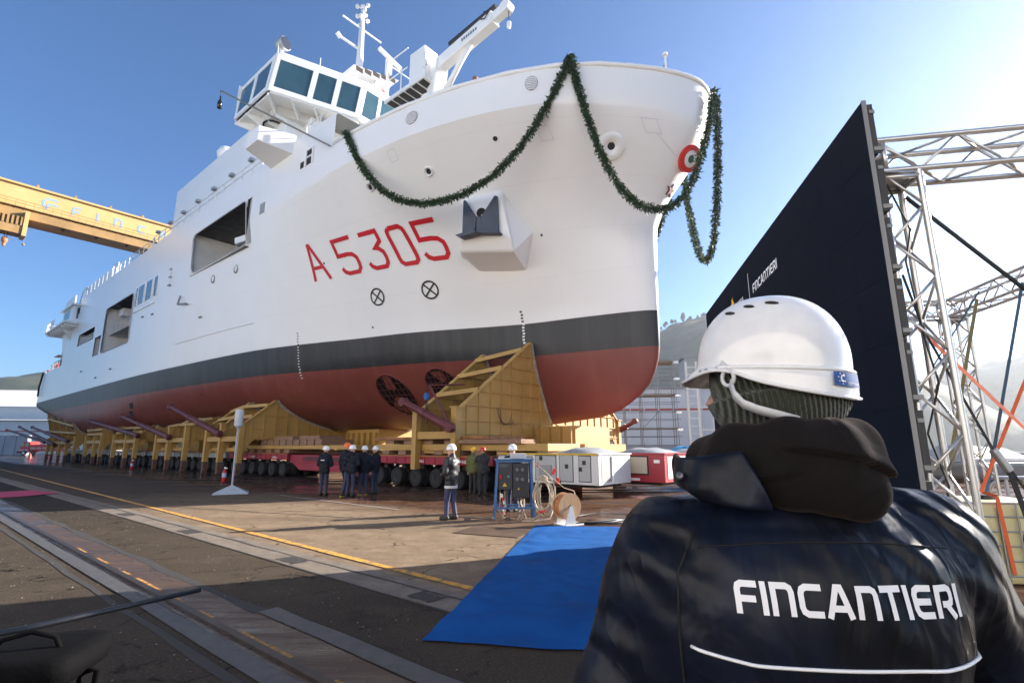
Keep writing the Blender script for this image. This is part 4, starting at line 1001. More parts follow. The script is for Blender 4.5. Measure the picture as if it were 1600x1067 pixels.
LB = ["yellow cradle with gabled plates behind the grey lamp stand", "yellow cradle next aft of the lamp stand one, lower posts",
      "low yellow cradle below the two square sea chests", "yellow cradle under the flat aft bottom of the hull", "rearmost yellow cradle bunch under the stern near the red truck"]
for k, (i0, i1) in enumerate(((0, 3), (3, 6), (6, 9), (9, 12), (12, 17))):
    cradle(LB[k], tuple(PL[i0:i1]), zt_a, 9.1, 3.4 if k < 2 else 2.95, True, (1,), zbot=2.3, rows=2, beams=(.2, .7))
ram("long red ram pointing up at the hull over the second cradle", (39.0, 9.7, 5.15), (28.5, 9.6, 2.7), .20)
ram("red ram below the forward sea chest, paler eye end", (52.7, 9.8, 4.85), (38.8, 9.6, 2.6), .20)
ram("red ram next toward the stern from the sea chests", (64.4, 9.9, 4.7), (47.2, 9.6, 2.85), .19)
for k, (a, b) in enumerate((((121, 10.6, 4.9), (90.6, 9.6, 2.5)), ((109, 10.4, 5.1), (84, 9.6, 2.1)), ((98.5, 10.2, 4.8), (76, 9.6, 2.5)))):
    ram(["leftmost dark ram sticking out past the stern", "middle dark ram sticking out past the stern", "dark ram of the stern trio nearest the hull"][k], a, b, .2)
def _crv(P, t):
    n = len(P) - 1; f = min(n - 1e-6, t * n); i_ = int(f); q = f - i_; p0, p1, p2, p3 = [Vector(P[max(0, min(n, i_ + o_))]) for o_ in (-1, 0, 1, 2)]
    return .5 * ((2 * p1) + (p2 - p0) * q + (2 * p0 - 5 * p1 + 4 * p2 - p3) * q * q + (3 * p1 - p0 - 3 * p2 + p3) * q ** 3)
# hoses and hoist line on the bow cradle
hs = ship_empty("cable_bundle", "thin black cables looped over the bow cradle plate", "cable", 5.9, 5.0)
rh = random.Random(3)
for k in range(3):
    l0 = 5.2 - .12 * k; P = [(5.93, l0, 3.75), (5.90, l0 - .15, 3.3 - .1 * k), (5.92, l0 - .5, 2.95), (5.90, l0 - .95 - .1 * k, 3.0), (5.95, l0 - 1.25, 3.5 - .3 * k)]
    P = [_crv(P, q / 24) for q in range(25)]
    obj("cable", uo(MB().tube(P, .012, 5), 5.9, 5.0), m_dark, hs, smooth=True)
hk = ship_empty("chain_hoist", "blue chain hoist hanging from the bow cradle beam", "hoist", 7.6, 7.6)
obj("hoist_chain", uo(MB().cyl((7.6, 8.45, 4.5), (7.6, 8.45, 3.3), .03, 5).cyl((7.6, 8.35, 3.9), (7.6, 8.35, 2.9), .02, 5), 7.6, 7.6), m_dark, hk)
obj("hoist_body", uo(MB().lathe([(0, 0), (.13, .03), (.16, .2), (.1, .35), (0, .38)], (7.6, 8.45, 4.0), n=10), 7.6, 7.6), mat("hoist_blue", (.03, .12, .32), .4), hk)
obj("hoist_frame", uo(MB().tube([(7.6, 8.3, 4.75), (6.0, 8.45, 2.9)], .06, 6).tube([(7.6, 8.3, 4.75), (7.0, 6.5, 4.9)], .05, 6), 7.6, 7.6), m_cyl, hk)

# ------------------------------------------------------------------ self-propelled trailers
m_tred = mat("trailer_red", (.30, .018, .035), .4, noise=(1.2, .2)); m_tgry = mat("trailer_grey", (.33, .33, .33), .5, noise=(1, .2))
m_tyre = mat("tyre_rubber", (.012, .012, .013), .75, bump=(30, .3)); m_rim = mat("rim_dark", (.05, .045, .045), .5)
WR = .43
tyre_me = MB().lathe([(WR * .45, -.14), (WR * .62, -.17), (WR * .93, -.15), (WR, -.10), (WR, -.03), (WR * .97, 0), (WR, .03), (WR, .10), (WR * .93, .15), (WR * .62, .17), (WR * .45, .14)], axis='y', n=22).mesh("tyre", angle=35)
rim_me = MB().lathe([(.02, .05), (WR * .12, .07), (WR * .2, .05), (WR * .30, .03), (WR * .44, .15), (WR * .48, .16), (WR * .50, .12)], axis='y', n=16, cap=False).mesh("rim", smooth=True)
def trailer(label, s0, n, l0, l1, m, text=False, both=True, dz=0.0):
    root = ship_empty("modular_trailer", label, "trailer", s0, l1, None, "self-propelled trailers under the cradles")
    L = n * 1.5 * K; Wd = (l1 - l0) * K; zd0, zd1 = 1.02, 1.36
    obj("deck", MB().box(0, L, -Wd, 0, zd0, zd1), m, root, bevel=.02)
    mb = MB()
    for k in range(n * 2 + 1): mb.box(k * L / (2 * n) - .03, k * L / (2 * n) + .03, .0, .035, zd0 + .02, zd1 - .02)
    st = obj("side_stiffener", mb, m, root); st["kind"] = "stuff"
    obj("deck_edge", MB().box(0, L, -.02, .045, zd1, zd1 + .05), mat("deck_edge_orange", (.40, .16, .05), .6), root)
    for k in range(n):
        x = (k + .5) * 1.5 * K
        for y in ((-.22, -Wd + .22) if both else (-.22,)):
            bg_ = obj("bogie", MB().cyl((x, y - .35 * (1 if y > -1 else -1), .55), (x, y - .35 * (1 if y > -1 else -1), 1.05), .13, 8).beam((x - .25, y - .3 * (1 if y > -1 else -1), WR), (x + .1, y - .3 * (1 if y > -1 else -1), .85), .16, .16), m_rim, root)
            wh = link("wheel", tyre_me, m_tyre, root, (x, y, WR - .005)); link("rim", rim_me, m_rim, wh)
            w2 = link("wheel", tyre_me, m_tyre, root, (x, y - (.42 if y > -1 else -.42), WR - .005))
        if k % 2 == 0: obj("hub_light", MB().lathe([(0, 0), (.05, .02), (.05, .08), (0, .1)], (x, .02, .92), n=8), m_wht2, root)
    if text:
        for x0 in ((1.1, 4.1) if n > 4 else (1.1,)):
            fm = lambda x, y, k, x0=x0: (x0 + .75 - x, .05 + .001 * k, zd0 + .09 + y)
            letters("FAGIOLI", fm, .12, m_wmk, root, .2, .14)
    return root
trailer("front dark red trailer with white lettering below the bow cradle", 3.9, 6, 5.1, 7.75, m_tred, True)
trailer("dark red trailer with white lettering right of the lamp stand", 22.0, 6, 5.1, 7.75, m_tred, True)
lk = ship_empty("trailer_link", "long red coupling beam between two trailers behind the group of men", "coupling beam", 13, 7.6)
obj("link_beam", uo(MB().box(12.95, 21.9, 5.4, 7.6, .78, 1.3).hexa([(13.4, 5.6, .35), (20.6, 5.6, .35), (20.6, 7.62, .35), (13.4, 7.62, .35), (12.96, 5.6, .78), (21.6, 5.6, .78), (21.6, 7.62, .78), (12.96, 7.62, .78)]), 13, 7.6), m_tred, lk, bevel=.03)
obj("link_panel", uo(MB().box(15.5, 20.2, 7.61, 7.66, .92, 1.2), 13, 7.6), m_cyl, lk)
for k in range(5): obj("hydraulic_hose", uo(MB().tube([(12.9, 7.75, .9 - .04 * k), (13.3 + .1 * k, 7.85, .6 + .05 * k), (13.9, 7.75, .8)], .025, 5), 13, 7.6), m_dark if k % 2 else m_wht2, lk, smooth=True)
GT = ["grey trailer third from the bow, behind the yellow posts", "grey trailer fourth from the bow behind the posts", "grey trailer fifth from the bow in the post row", "grey trailer sixth from the bow in the post row", "grey trailer seventh from the bow under the aft hull", "last grey trailer under the stern"]
for k in range(6): trailer(GT[k], 31.6 + k * 9.6, 6, 5.1, 7.75, m_tgry)
trailer("inner dark red trailer standing deeper under the bow", 4.4, 6, 1.9, 4.5, m_tred)
for k, (s0, t) in enumerate(((3.9, "far side trailer under the bow, seen below the keel"), (22, "far side trailer seen behind the red coupling beam"), (31.6, "far side trailer seen between the yellow posts forward"), (41.2, "far side trailer seen between the yellow posts amidships"), (50.8, "far side trailer seen between the yellow posts aft"))):
    trailer(t, s0, 6, -7.7, -5.1, m_tgry if k else m_tred)
# timber and steel packing between trailer decks and cradles
TOPZ = 1.42
def pack(nm, label, cat, s0, s1, l0, l1, z0, z1, m, parts=1, grp=None, gap=.0):
    root = ship_empty(nm, label, cat, s0, l1, z0, grp)
    for k in range(parts):
        a = s0 + (s1 - s0) * k / parts; b = s0 + (s1 - s0) * (k + 1) / parts - gap
        obj("timber" if m is m_wood else "beam", uo(MB().box(a, b, l0, l1, z0, z1), s0, l1, z0), m, root, bevel=.012)
    return root
pack("timber_pile", "row of short timber blocks under the yellow beam on the front trailer", "timber", 3.2, 12.8, 5.3, 7.6, TOPZ - .01, 1.62, m_wood, 7, gap=.75)
pack("steel_beam", "long yellow beam lying over timber on the front trailer", "steel beam", 1.0, 12.7, 5.2, 7.65, 1.63, 1.93, m_yel_st, 1)
pack("timber_pile", "row of short timber blocks above the yellow beam at the bow", "timber", 3.4, 12.6, 5.3, 7.6, 1.94, 2.13, m_wood, 6, gap=.8)
pack("timber_plank", "wide rusty brown plank across the blocks below the bow cradle", "plank", 4.2, 12.6, 5.1, 7.7, 2.14, 2.29, m_rust, 1)
pack("timber_plank", "pale squared timber lying beside the bow cradle foot", "plank", 2.2, 6.4, 7.0, 7.9, 1.94, 2.12, m_wood, 1)
pack("steel_beam", "yellow beam under the second cradle behind the men", "steel beam", 14.5, 31, 5.3, 7.6, 1.66, 1.9, m_yel_st, 1)
pack("timber_pile", "squared timbers on the trailer left of the group of men", "timber", 22.3, 30, 5.3, 7.5, TOPZ - .01, 1.65, m_wood, 6, gap=.5)
pack("timber_pile", "pale stacked timbers above the yellow beam left of the men", "timber", 18.4, 26.6, 5.2, 7.5, 1.91, 2.27, m_wood, 9, gap=.18)
pack("timber_pile", "upper layer of long pale timbers behind the men", "timber", 19.0, 25.8, 5.6, 7.3, 2.275, 2.5, m_wood, 2, gap=.9)
for k in range(5):
    pack("steel_beam", ["yellow packing beam third from the bow", "yellow packing beam fourth from the bow", "yellow packing beam fifth from the bow", "yellow packing beam sixth from the bow", "yellow packing beam nearest the stern"][k], "steel beam", 31.8 + 9.6 * k, 40.6 + 9.6 * k, 5.4, 7.6, TOPZ, 2.29, m_yel_st, 3, gap=1.3)
# keel blocks along the centre line
for k in range(10):
    s = 3.0 + k * 8.5
    kb = ship_empty("keel_block", ["keel block stack directly under the forefoot", "keel block stack second from the stem", "keel block stack third from the stem", "keel block stack fourth from the stem"][k] if k < 4 else "keel block stack deep under the hull aft", "keel block", s, 0, None, "keel blocks under the ship")
    obj("block_beam", uo(MB().box(s - .4, s + 5.2, -2.2, 2.2, 1.55, 1.95), s, 0), m_yel_st, kb)
    obj("block_top", uo(MB().box(s + .4, s + 4.4, -1.8, 1.8, 1.95, 3.08 if k else 2.9), s, 0), m_yel_st, kb)
    for q in range(6): obj("block_rib", uo(MB().box(s + .5 + q * .72, s + .58 + q * .72, 1.8, 2.05, 1.95, 2.85), s, 0), m_yel_st, kb)
    obj("block_base", uo(MB().box(s + .2, s + 4.6, -1.6, 1.6, ZG, 1.55), s, 0), m_wood, kb)
# ------------------------------------------------------------------ power packs at the trailer ends
def powerpack(label, s0, s1, l0, l1, z0, z1, body, white):
    root = ship_empty("power_pack", label, "power pack", s0, l1, None, None)
    P = lambda nm, mb, m, **kw: obj(nm, uo(mb, s0, l1), m, root, **kw)
    P("body", MB().box(s0, s1, l0, l1, z0, z1), body, bevel=.02)
    P("roof", MB().box(s0 - .05, s1 + .03, l0 - .03, l1 + .04, z1, z1 + .05), body)
    P("underframe", MB().box(s0 + .3, s1, l0 + .3, l1 - .3, z0 - .12, z0), m_dark)
    if white:
        P("yellow_stripe", MB().box(s0, s1, l1 + .041, l1 + .05, z1 - .02, z1 + .05), mat("stripe_yellow", (.62, .40, .03), .5))
        for (a, b, c0, d) in ((.35, .85, .12, .95), (1.15, 1.75, .1, 1.0), (1.95, 2.95, .12, .95), (3.15, 3.7, .15, .9), (3.85, 4.3, .55, .9)):
            P("door", MB().box(s0 + a, s0 + b, l1 + .002, l1 + .02, z0 + c0 * (z1 - z0), z0 + d * (z1 - z0)), mat("door_grey", (.42, .43, .43), .5))
            P("door_seal", MB().box(s0 + a - .03, s0 + b + .03, l1, l1 + .008, z0 + c0 * (z1 - z0) - .03, z0 + d * (z1 - z0) + .03), m_dark)
        P("panel", MB().box(s0 + 2.15, s0 + 2.75, l1 + .021, l1 + .06, z0 + .2, z0 + .72), mat("panel_grey", (.30, .30, .30), .5), bevel=.01)
        for (a, c0) in ((1.35, .6), (.55, .75), (.72, .5), (2.6, .9), (3.4, .8)): P("dark_knob", MB().box(s0 + a, s0 + a + .14, l1 + .02, l1 + .05, z0 + c0, z0 + c0 + .16), m_blk)
        P("warning_sign", MB().prism([(s0 + 2.38, l1 + .061, z0 + .42), (s0 + 2.52, l1 + .061, z0 + .42), (s0 + 2.45, l1 + .061, z0 + .55)], (0, 0, 0), (0, .004, 0)), mat("stripe_yellow"))
        P("red_sticker", MB().box(s0 + 2.8, s0 + 2.9, l1 + .021, l1 + .025, z0 + .62, z0 + .78), m_red)
        letters("064", lambda x, y, k: ((1.9 - x) * 1, .045, (z0 - ZG) * K + .02 + y), .13, m_blk, root, .2)
        P("end_door", MB().box(s0 - .02, s0 - .005, l0 + .1, l1 - 1.1, z0 + .08, z1 - .08), mat("mesh_pale", (.6, .6, .6), .5))
        P("end_opening", MB().box(s0 - .012, s0 - .004, l1 - .95, l1 - .2, z0 + .1, z1 - .1), mat("panel_grey"))
        P("end_post", MB().box(s0 - .06, s0, l1 - 1.05, l1 - .95, z0 + .05, z1 - .05), m_wht2)
    else:
        P("side_panel", MB().box(s0 + 2.0, s0 + 5.4, l1 + .002, l1 + .02, z0 + .2, z1 - .15), mat("bare_metal", (.45, .44, .42), .45, .5))
        P("dark_window", MB().box(s0 + 2.1, s0 + 4.0, l1 + .021, l1 + .03, z1 - .4, z1 - .16), m_dark)
        P("access_panel", MB().box(s0 + .75, s0 + 1.65, l1 + .002, l1 + .03, z0 + .35, z1 - .12), mat("panel_beige", (.52, .47, .36), .5))
        P("panel_seal", MB().box(s0 + .69, s0 + 1.71, l1, l1 + .01, z0 + .29, z1 - .06), m_dark)
        P("sticker", MB().box(s0 + .2, s0 + .45, l1 + .002, l1 + .012, z1 - .35, z1 - .22), m_wmk)
        P("label_plate", MB().box(s0 + 1.1, s0 + 1.5, l1 + .002, l1 + .012, z0 + .06, z0 + .16), m_wmk)
        P("end_grille", MB().box(s0 - .02, s0 - .004, l0 + .2, l1 - .3, z0 + .15, z1 - .1), mat("end_white", (.75, .74, .72), .5))
    # crumpled cover on the roof
    rc = random.Random(int(s0 * 10) + 3); n = 10; vs = []
    for i in range(n + 1):
        for j in range(n + 1):
            a, b = i / n, j / n; e = math.sin(math.pi * a) * math.sin(math.pi * b)
            vs.append((s0 + .25 + a * 1.9 + rc.uniform(-.05, .05), l0 + .2 + b * (l1 - l0 - .25) + rc.uniform(-.05, .05), z1 + .055 + e ** .5 * (.20 + rc.uniform(-.05, .07))))
    P("tarpaulin_cover", MB().add(vs, [(i * (n + 1) + j, (i + 1) * (n + 1) + j, (i + 1) * (n + 1) + j + 1, i * (n + 1) + j + 1) for i in range(n) for j in range(n)]), mat("cover_grey", (.30, .31, .33), .5), smooth=True)
    return root
powerpack("white power pack cabinet with yellow roof stripe behind the cable reel", -1.3, 3.7, 5.0, 7.6, .37, 1.50, mat("pack_white", (.66, .66, .65), .45, noise=(2, .05)), True)
powerpack("red power pack cabinet with beige panel right of the white one", -2.6, 3.4, 2.0, 4.6, .37, 1.50, mat("pack_red", (.33, .016, .03), .4), False)
obj_ = powerpack("smaller red power pack half hidden behind the man's shoulder", -3.2, .6, -2.0, .6, .6, 1.45, mat("pack_red"), False)
# ------------------------------------------------------------------ carpets
GL['V'] = (.9, [[(.06, 1), (.45, .05), (.84, 1)]]); GL['U'] = (.86, [[(.12, 1), (.12, .30), (.20, .14), (.34, .10), (.54, .10), (.68, .14), (.76, .30), (.76, 1)]])
def carpet(name, label, P, m, nx, ny, amp, seed):
    rg = random.Random(seed); p00, p10, p11, p01 = [Vector((*p, 0)) for p in P]; vs = []
    off = Vector((seed * 7.3, 0, 0))
    for j in range(ny + 1):
        for i in range(nx + 1):
            u, v = i / nx, j / ny; p = p00.lerp(p10, u).lerp(p01.lerp(p11, u), v)
            n1 = mnoise.noise(Vector((p.x * .7, p.y * 1.3, 0)) + off); n2 = mnoise.noise(Vector((p.x * .35 + p.y * .9, p.y * .35 - p.x * .9, 0)) * 2.2 + off)
            e = min(1, min(u, 1 - u, v, 1 - v) * 14)
            p.z = .02 + amp * (max(0, n1) * .8 + abs(n2) * .55) * (.35 + .65 * e)
            if u in (0, 1): p.x += mnoise.noise(Vector((p.y * 2, seed, 0))) * .03
            if v in (0, 1): p.y += mnoise.noise(Vector((p.x * 2.4, seed, 3))) * .05
            vs.append(p)
    o = obj(name, MB().add(vs, [(j * (nx + 1) + i, j * (nx + 1) + i + 1, (j + 1) * (nx + 1) + i + 1, (j + 1) * (nx + 1) + i) for j in range(ny) for i in range(nx)]), m, smooth=True)
    tag(o, label, "carpet"); return o
bc = NT("blue_carpet"); q1 = bc.noise(1.1, 5, .65); q2 = bc.noise(220, 2, .6)
bc.base(bc.mix(bc.ramp(bc.noise(.9, 4, .6), (.55, 0.), (.72, .55)), bc.ramp(q1, (.3, (.003, .064, .235)), (.7, (.005, .090, .31))), (.022, .045, .11))); bc.rough(.9); bc.bump(q2, .3, .004)
bc.p.inputs["Specular IOR Level"].default_value = .12
carpet("blue_carpet", "long blue carpet laid over the quay towards the cable reel", [(-.84, 5.29), (2.3, 4.72), (3.3, 12.05), (.55, 12.5)], bc.m, 70, 150, .055, 3)
carpet("magenta_carpet", "short magenta carpet strip lying over the crane track", [(-21.2, 20.6), (-18.2, 19.0), (-17.7, 20.9), (-20.2, 22.4)], mat("magenta_carpet", (.36, .02, .085), .85, noise=(3, .2)), 24, 16, .03, 5)

# ------------------------------------------------------------------ screen wall and truss box behind it
P0 = Vector((2.98, 3.87, 0)); LD = (Vector((4.3, 11, 0)) - P0); LL = LD.length; LD.normalize(); LN = Vector((-LD.y, LD.x, 0))      # LN points to the audience side (left)
LBACK = -LN
def lw(a, b, z): return P0 + LD * a + LN * b + Vector((0, 0, z))
LT, LBt = 4.68, .55
led = empty("screen_wall", "tall dark navy video screen wall on an aluminium truss", "screen", P0)
scr = NT("screen_face"); scr.base(scr.mix(0., (.0045, .006, .011), (.0, .0, .0))); scr.rough(.75)
scr.p.inputs["Emission Color"].default_value = (.006, .013, .030, 1); scr.p.inputs["Emission Strength"].default_value = .06; scr.p.inputs["Specular IOR Level"].default_value = .08
m_ledf = mat("screen_frame", (.025, .024, .025), .6); m_alu = mat("truss_aluminium", (.56, .55, .54), .32, .75, noise=(6, .08))
np_, nz = 15, 8
for i in range(np_):
    for j in range(nz):
        a0, a1 = LL * i / np_, LL * (i + 1) / np_; z0, z1 = LBt + (LT - LBt) * j / nz, LBt + (LT - LBt) * (j + 1) / nz; g_ = .001
        q = [lw(a0 + g_, 0, z0 + g_) - P0, lw(a1 - g_, 0, z0 + g_) - P0, lw(a1 - g_, 0, z1 - g_) - P0, lw(a0 + g_, 0, z1 - g_) - P0]
        obj("screen_panel", MB().prism([tuple(v) for v in q], tuple(LN * 0), tuple(-LN * .035)), scr.m, led)
for j in range(nz):
    z0, z1 = LBt + (LT - LBt) * j / nz, LBt + (LT - LBt) * (j + 1) / nz
    A, B_ = lw(.0, -.04, 0) - P0, lw(.5, -.12, 0) - P0
    obj("cabinet_frame", MB().hexa([tuple(lw(a, b, z) - P0) for z in (z0 + .03, z1 - .03) for a, b in ((.0, -.04), (.0, -.092 + .014 * (j % 2)), (.48, -.092), (.48, -.04))]), m_ledf, led)
    obj("cabinet_clamp", MB().hexa([tuple(lw(a, b, z) - P0) for z in (z0 + .05, z0 + .085) for a, b in ((-.010, -.04), (-.010, -.11), (.05, -.11), (.05, -.04))]), mat('clamp_grey', (.20, .20, .20), .5, .3), led)
    obj("cabinet_clamp", MB().hexa([tuple(lw(a, b, z) - P0) for z in (z1 - .12, z1 - .09) for a, b in ((-.010, -.045), (-.010, -.085), (.05, -.085), (.05, -.045))]), mat('clamp_grey'), led)
obj("edge_trim", MB().hexa([tuple(lw(a, b, z) - P0) for z in (LBt, LT + .01) for a, b in ((-.005, .002), (-.005, -.034), (-.001, -.034), (-.001, .002))]), mat('clamp_grey'), led)
obj("screen_base", MB().hexa([tuple(lw(a, b, z) - P0) for z in (0, LBt - .01) for a, b in ((0, -.02), (0, -.35), (LL, -.35), (LL, -.02))]), m_ledf, led)
m_ltr = mat("screen_white", (.6, .6, .62), .5, emit=((.75, .78, .85), .12)); m_gold = mat("screen_gold", (.5, .3, .03), .5, emit=((.9, .48, .04), .12))
def on_led(a_left, zb): return lambda x, y, k: tuple(lw(a_left - x, .003 + .0008 * k, zb + y) - P0)
letters("FINCANTIERI", on_led(3.60, 4.065), .135, m_ltr, led, .19, .09)
letters("MARINA", on_led(4.62, 4.10), .085, m_ltr, led, .14, .12)
letters("MILITARE", on_led(4.62, 3.98), .07, m_ltr, led, .12, .12)
obj("divider_line", MB().prism([tuple(lw(3.8, .003, 3.92) - P0), tuple(lw(3.785, .003, 3.92) - P0), tuple(lw(3.785, .003, 4.44) - P0), tuple(lw(3.8, .003, 4.44) - P0)], (0, 0, 0), tuple(LN * .001)), m_ltr, led)
obj("star_emblem", MB().prism([tuple(lw(4.86 + (.12 if k % 2 == 0 else .05) * math.cos(math.pi * k / 6), .003, 4.25 + (.12 if k % 2 == 0 else .05) * math.sin(math.pi * k / 6)) - P0) for k in range(12)], (0, 0, 0), tuple(LN * .001)), m_gold, led)

def truss(parent, p, q, w, up, r=.025, n=None, name="truss"):
    """box truss between p and q: four chords and zig-zag webs, each its own part"""
    p, q = Vector(p), Vector(q); d = (q - p); L = d.length; d.normalize(); up = Vector(up); sd = d.cross(up).normalized(); up = sd.cross(d).normalized()
    C = [(sd * i + up * j) * w / 2 for i, j in ((-1, -1), (1, -1), (1, 1), (-1, 1))]
    for c in C: obj("chord", MB().cyl(p + c, q + c, r, 12), m_alu, parent, smooth=False, angle=60)
    n = n or max(2, int(L / (w * 1.05)))
    for f in range(4):
        a, b = C[f], C[(f + 1) % 4]
        for k in range(n):
            t0, t1 = k / n, (k + 1) / n; x, y = (a, b) if (k + f) % 2 == 0 else (b, a)
            obj("web", MB().cyl(p + d * L * t0 + x, p + d * L * t1 + y, r * .48, 8), m_alu, parent, smooth=True)
    for t in (.012, .988):
        for f in range(4): obj("end_bar", MB().cyl(p + d * L * t + C[f], p + d * L * t + C[(f + 1) % 4], r * .9, 10), m_alu, parent, smooth=True)
PD = Vector((LD.y, -LD.x, 0))
TA = P0 + LD * .32 + PD * .30; TC = TA + PD * 3.75; TB = TC + LD * 5.75; TDn = TA + LD * 5.75; TW = .29
for nm_, pt, lab in ((0, TA, "near aluminium truss tower right at the screen wall edge"), (1, TB, "far aluminium truss tower behind the strapped tank"), (2, TC, "truss tower standing out of frame at the right"), (3, TDn, "truss tower hidden behind the screen wall")):
    t_ = empty("truss_tower", lab, "truss", (pt.x, pt.y, 0), 0, "aluminium truss box"); truss(t_, (0, 0, .03), (0, 0, 4.10), TW, (LD.x, LD.y, 0))
    obj("base_plate", MB().box(-.35, .35, -.35, .35, 0, .03), m_alu, t_); obj("corner_block", MB().box(-.17, .17, -.17, .17, 4.08, 4.09), m_alu, t_)
for (a, b, lab) in ((TA - PD * .15, TC + PD * .2, "long aluminium truss beam running right from the screen top"), (TC - LD * .2, TB + LD * .2, "aluminium truss beam sloping down to the far tower"), (TDn - PD * .15, TB + PD * .2, "rear cross truss beam between the far towers")):
    t_ = empty("truss_beam", lab, "truss", (a.x, a.y, 4.26), 0, "aluminium truss box"); truss(t_, (0, 0, 0), tuple(b - a), TW, (0, 0, 1))
# straps
m_blkst = mat("strap_black", (.02, .02, .022), .8); m_orst = mat("strap_orange", (.75, .13, .03), .7); m_blst = mat("strap_blue", (.05, .10, .16), .7); m_olst = mat("strap_olive", (.20, .17, .07), .7)
def strap(label, P, w, m, side=(0, 1, 0), thick=.004):
    P = [Vector(p) for p in P]; b = P[0].copy(); mb = MB(); n = Vector(side).normalized()
    for i in range(len(P) - 1):
        d = (P[i + 1] - P[i]).normalized(); s_ = d.cross(n).normalized() * w / 2; t = n * thick / 2
        mb.hexa([tuple(v - b) for v in (P[i] - s_ - t, P[i] + s_ - t, P[i] + s_ + t, P[i] - s_ + t, P[i + 1] - s_ - t, P[i + 1] + s_ - t, P[i + 1] + s_ + t, P[i + 1] - s_ + t)])
    o = obj("ratchet_strap", mb, m, loc=b); tag(o, label, "strap", "straps bracing the truss box"); return o
tr_ = obj("brace_pole", MB().cyl((0, 0, 0), (4.36 + 2.2 - 3.5, -.35, 3.02 - 2.45 - 3.97), .017, 10), m_blkst, loc=(3.5, 4.2, 3.97)); tag(tr_, "thick black brace slanting down from the near tower head", "brace")
strap("thin black strap from the near tower to the hanging bundle", [(3.36, 4.2, 3.25), (3.47, 4.2, 2.74), (3.87, 4.2, 1.76)], .022, m_blkst)
strap("bright orange strap slanting down right from the near tower", [(4.2, 5.2, 3.05), (6.91, 7.0, 2.05)], .05, m_orst)
strap("faded orange strap rising right from the tank top", [(7.3, 7.1, 2.95), (5.95, 6.75, 1.24)], .05, m_orst)
strap("orange strap wrapped down over the yellowish tank", [(5.95, 6.72, 1.24), (5.98, 6.57, 1.20), (6.02, 6.56, .3)], .05, m_orst)
strap("blue strap hanging from the sloping truss beam to the tank", [(7.3, 7.0, 4.1), (6.25, 7.0, 1.22)], .045, m_blst)
strap("olive strap hanging beside the far truss tower", [(6.6, 7.0, 3.85), (5.83, 7.0, 1.6)], .05, m_olst)
strap("thin blue strap crossing behind the olive one", [(6.75, 7.1, 4.0), (5.9, 7.1, 2.9), (5.2, 7.1, 1.9)], .02, m_blst)
rb = empty("strap_bundle", "black bundled strap with ratchet hanging at the right picture edge", "strap", (3.87, 4.2, 1.8))
obj("ratchet", MB().beam((-.01, 0, -.02), (.09, 0, -.19), .055, .05), mat("ratchet_zinc", (.5, .5, .5), .4, .6), rb, bevel=.01)
obj("strap_tail", MB().beam((.09, 0, -.18), (.17, 0, -.60), .045, .006, up=(0, 1, 0)).beam((.10, 0, -.18), (.26, .02, -.42), .02, .006, up=(0, 1, 0)), m_blkst, rb)
rg = random.Random(2); obj("bundle", MB().ico((.21, 0, -.75), .12, 3, .05, rg, (.8, .6, 1.35)), m_blkst, rb, smooth=True)
obj("cable", MB().tube([tuple(lw(.2, -.2, 4.0)), tuple(lw(.25, -.35, 3.6)), tuple(lw(.2, -.25, 3.3)), tuple(lw(.2, -.3, 2.6)), tuple(lw(.3, -.4, 2.3)), tuple(lw(.22, -.22, 1.9)), tuple(lw(.3, -.35, 1.5)), tuple(lw(.2, -.2, 1.2))], .008, 6), m_blkst, led, loc=-P0, smooth=True)
# caged tank used as ballast
def tank(label, x, y, rz, grp="caged ballast tanks"):
    t_ = empty("caged_tank", label, "tank", (x, y, 0), rz, grp)
    m_pl = NT("tank_plastic") if "tank_plastic" not in MATS else None
    if m_pl: 
        f_ = m_pl.sep(); n_ = m_pl.noise(2, 4); m_pl.base(m_pl.mix(m_pl.ramp(n_, (.4, 0.), (.7, .5)), (.62, .56, .30), (.68, .64, .42))); m_pl.rough(.4); m_pl.p.inputs["Subsurface Weight"].default_value = .25; m_pl.p.inputs["Subsurface Radius"].default_value = (.1, .08, .04)
    obj("bottle", MB().box(-.57, .57, -.47, .47, .17, 1.13), MATS["tank_plastic"], t_, bevel=.07)
    obj("cap", MB().lathe([(.11, 1.12), (.11, 1.18), (.0, 1.19)], n=14), m_blk, t_)
    m_tb = mat("cage_zinc", (.36, .36, .35), .45, .5)
    for z in (.28, .45, .62, .79, .96, 1.12): obj("cage_ring", MB().tube([(-.6, -.5, z), (.6, -.5, z), (.6, .5, z), (-.6, .5, z)], .011, 6, closed=True), m_tb, t_)
    for k in range(7):
        for yy in (-.5, .5): obj("cage_bar", MB().cyl((-.6 + k * .2, yy * 1.02, .14), (-.6 + k * .2, yy * 1.02, 1.13), .011, 6), m_tb, t_)
    for k in range(1, 5):
        for xx in (-.6, .6): obj("cage_bar", MB().cyl((xx * 1.02, -.5 + k * .2, .14), (xx * 1.02, -.5 + k * .2, 1.13), .011, 6), m_tb, t_)
    for k in (-.5, 0, .5): obj("pallet_foot", MB().box(-.6, .6, k - .05, k + .05, 0, .1), m_wood, t_)
    obj("pallet_top", MB().box(-.6, .6, -.52, .52, .1, .14), m_wood, t_)
tank("yellowish caged liquid tank behind the truss tower with orange strap", 6.25, 7.05, R(-9))
tank("second caged tank beside it at the picture's right edge", 7.55, 6.85, R(-9))
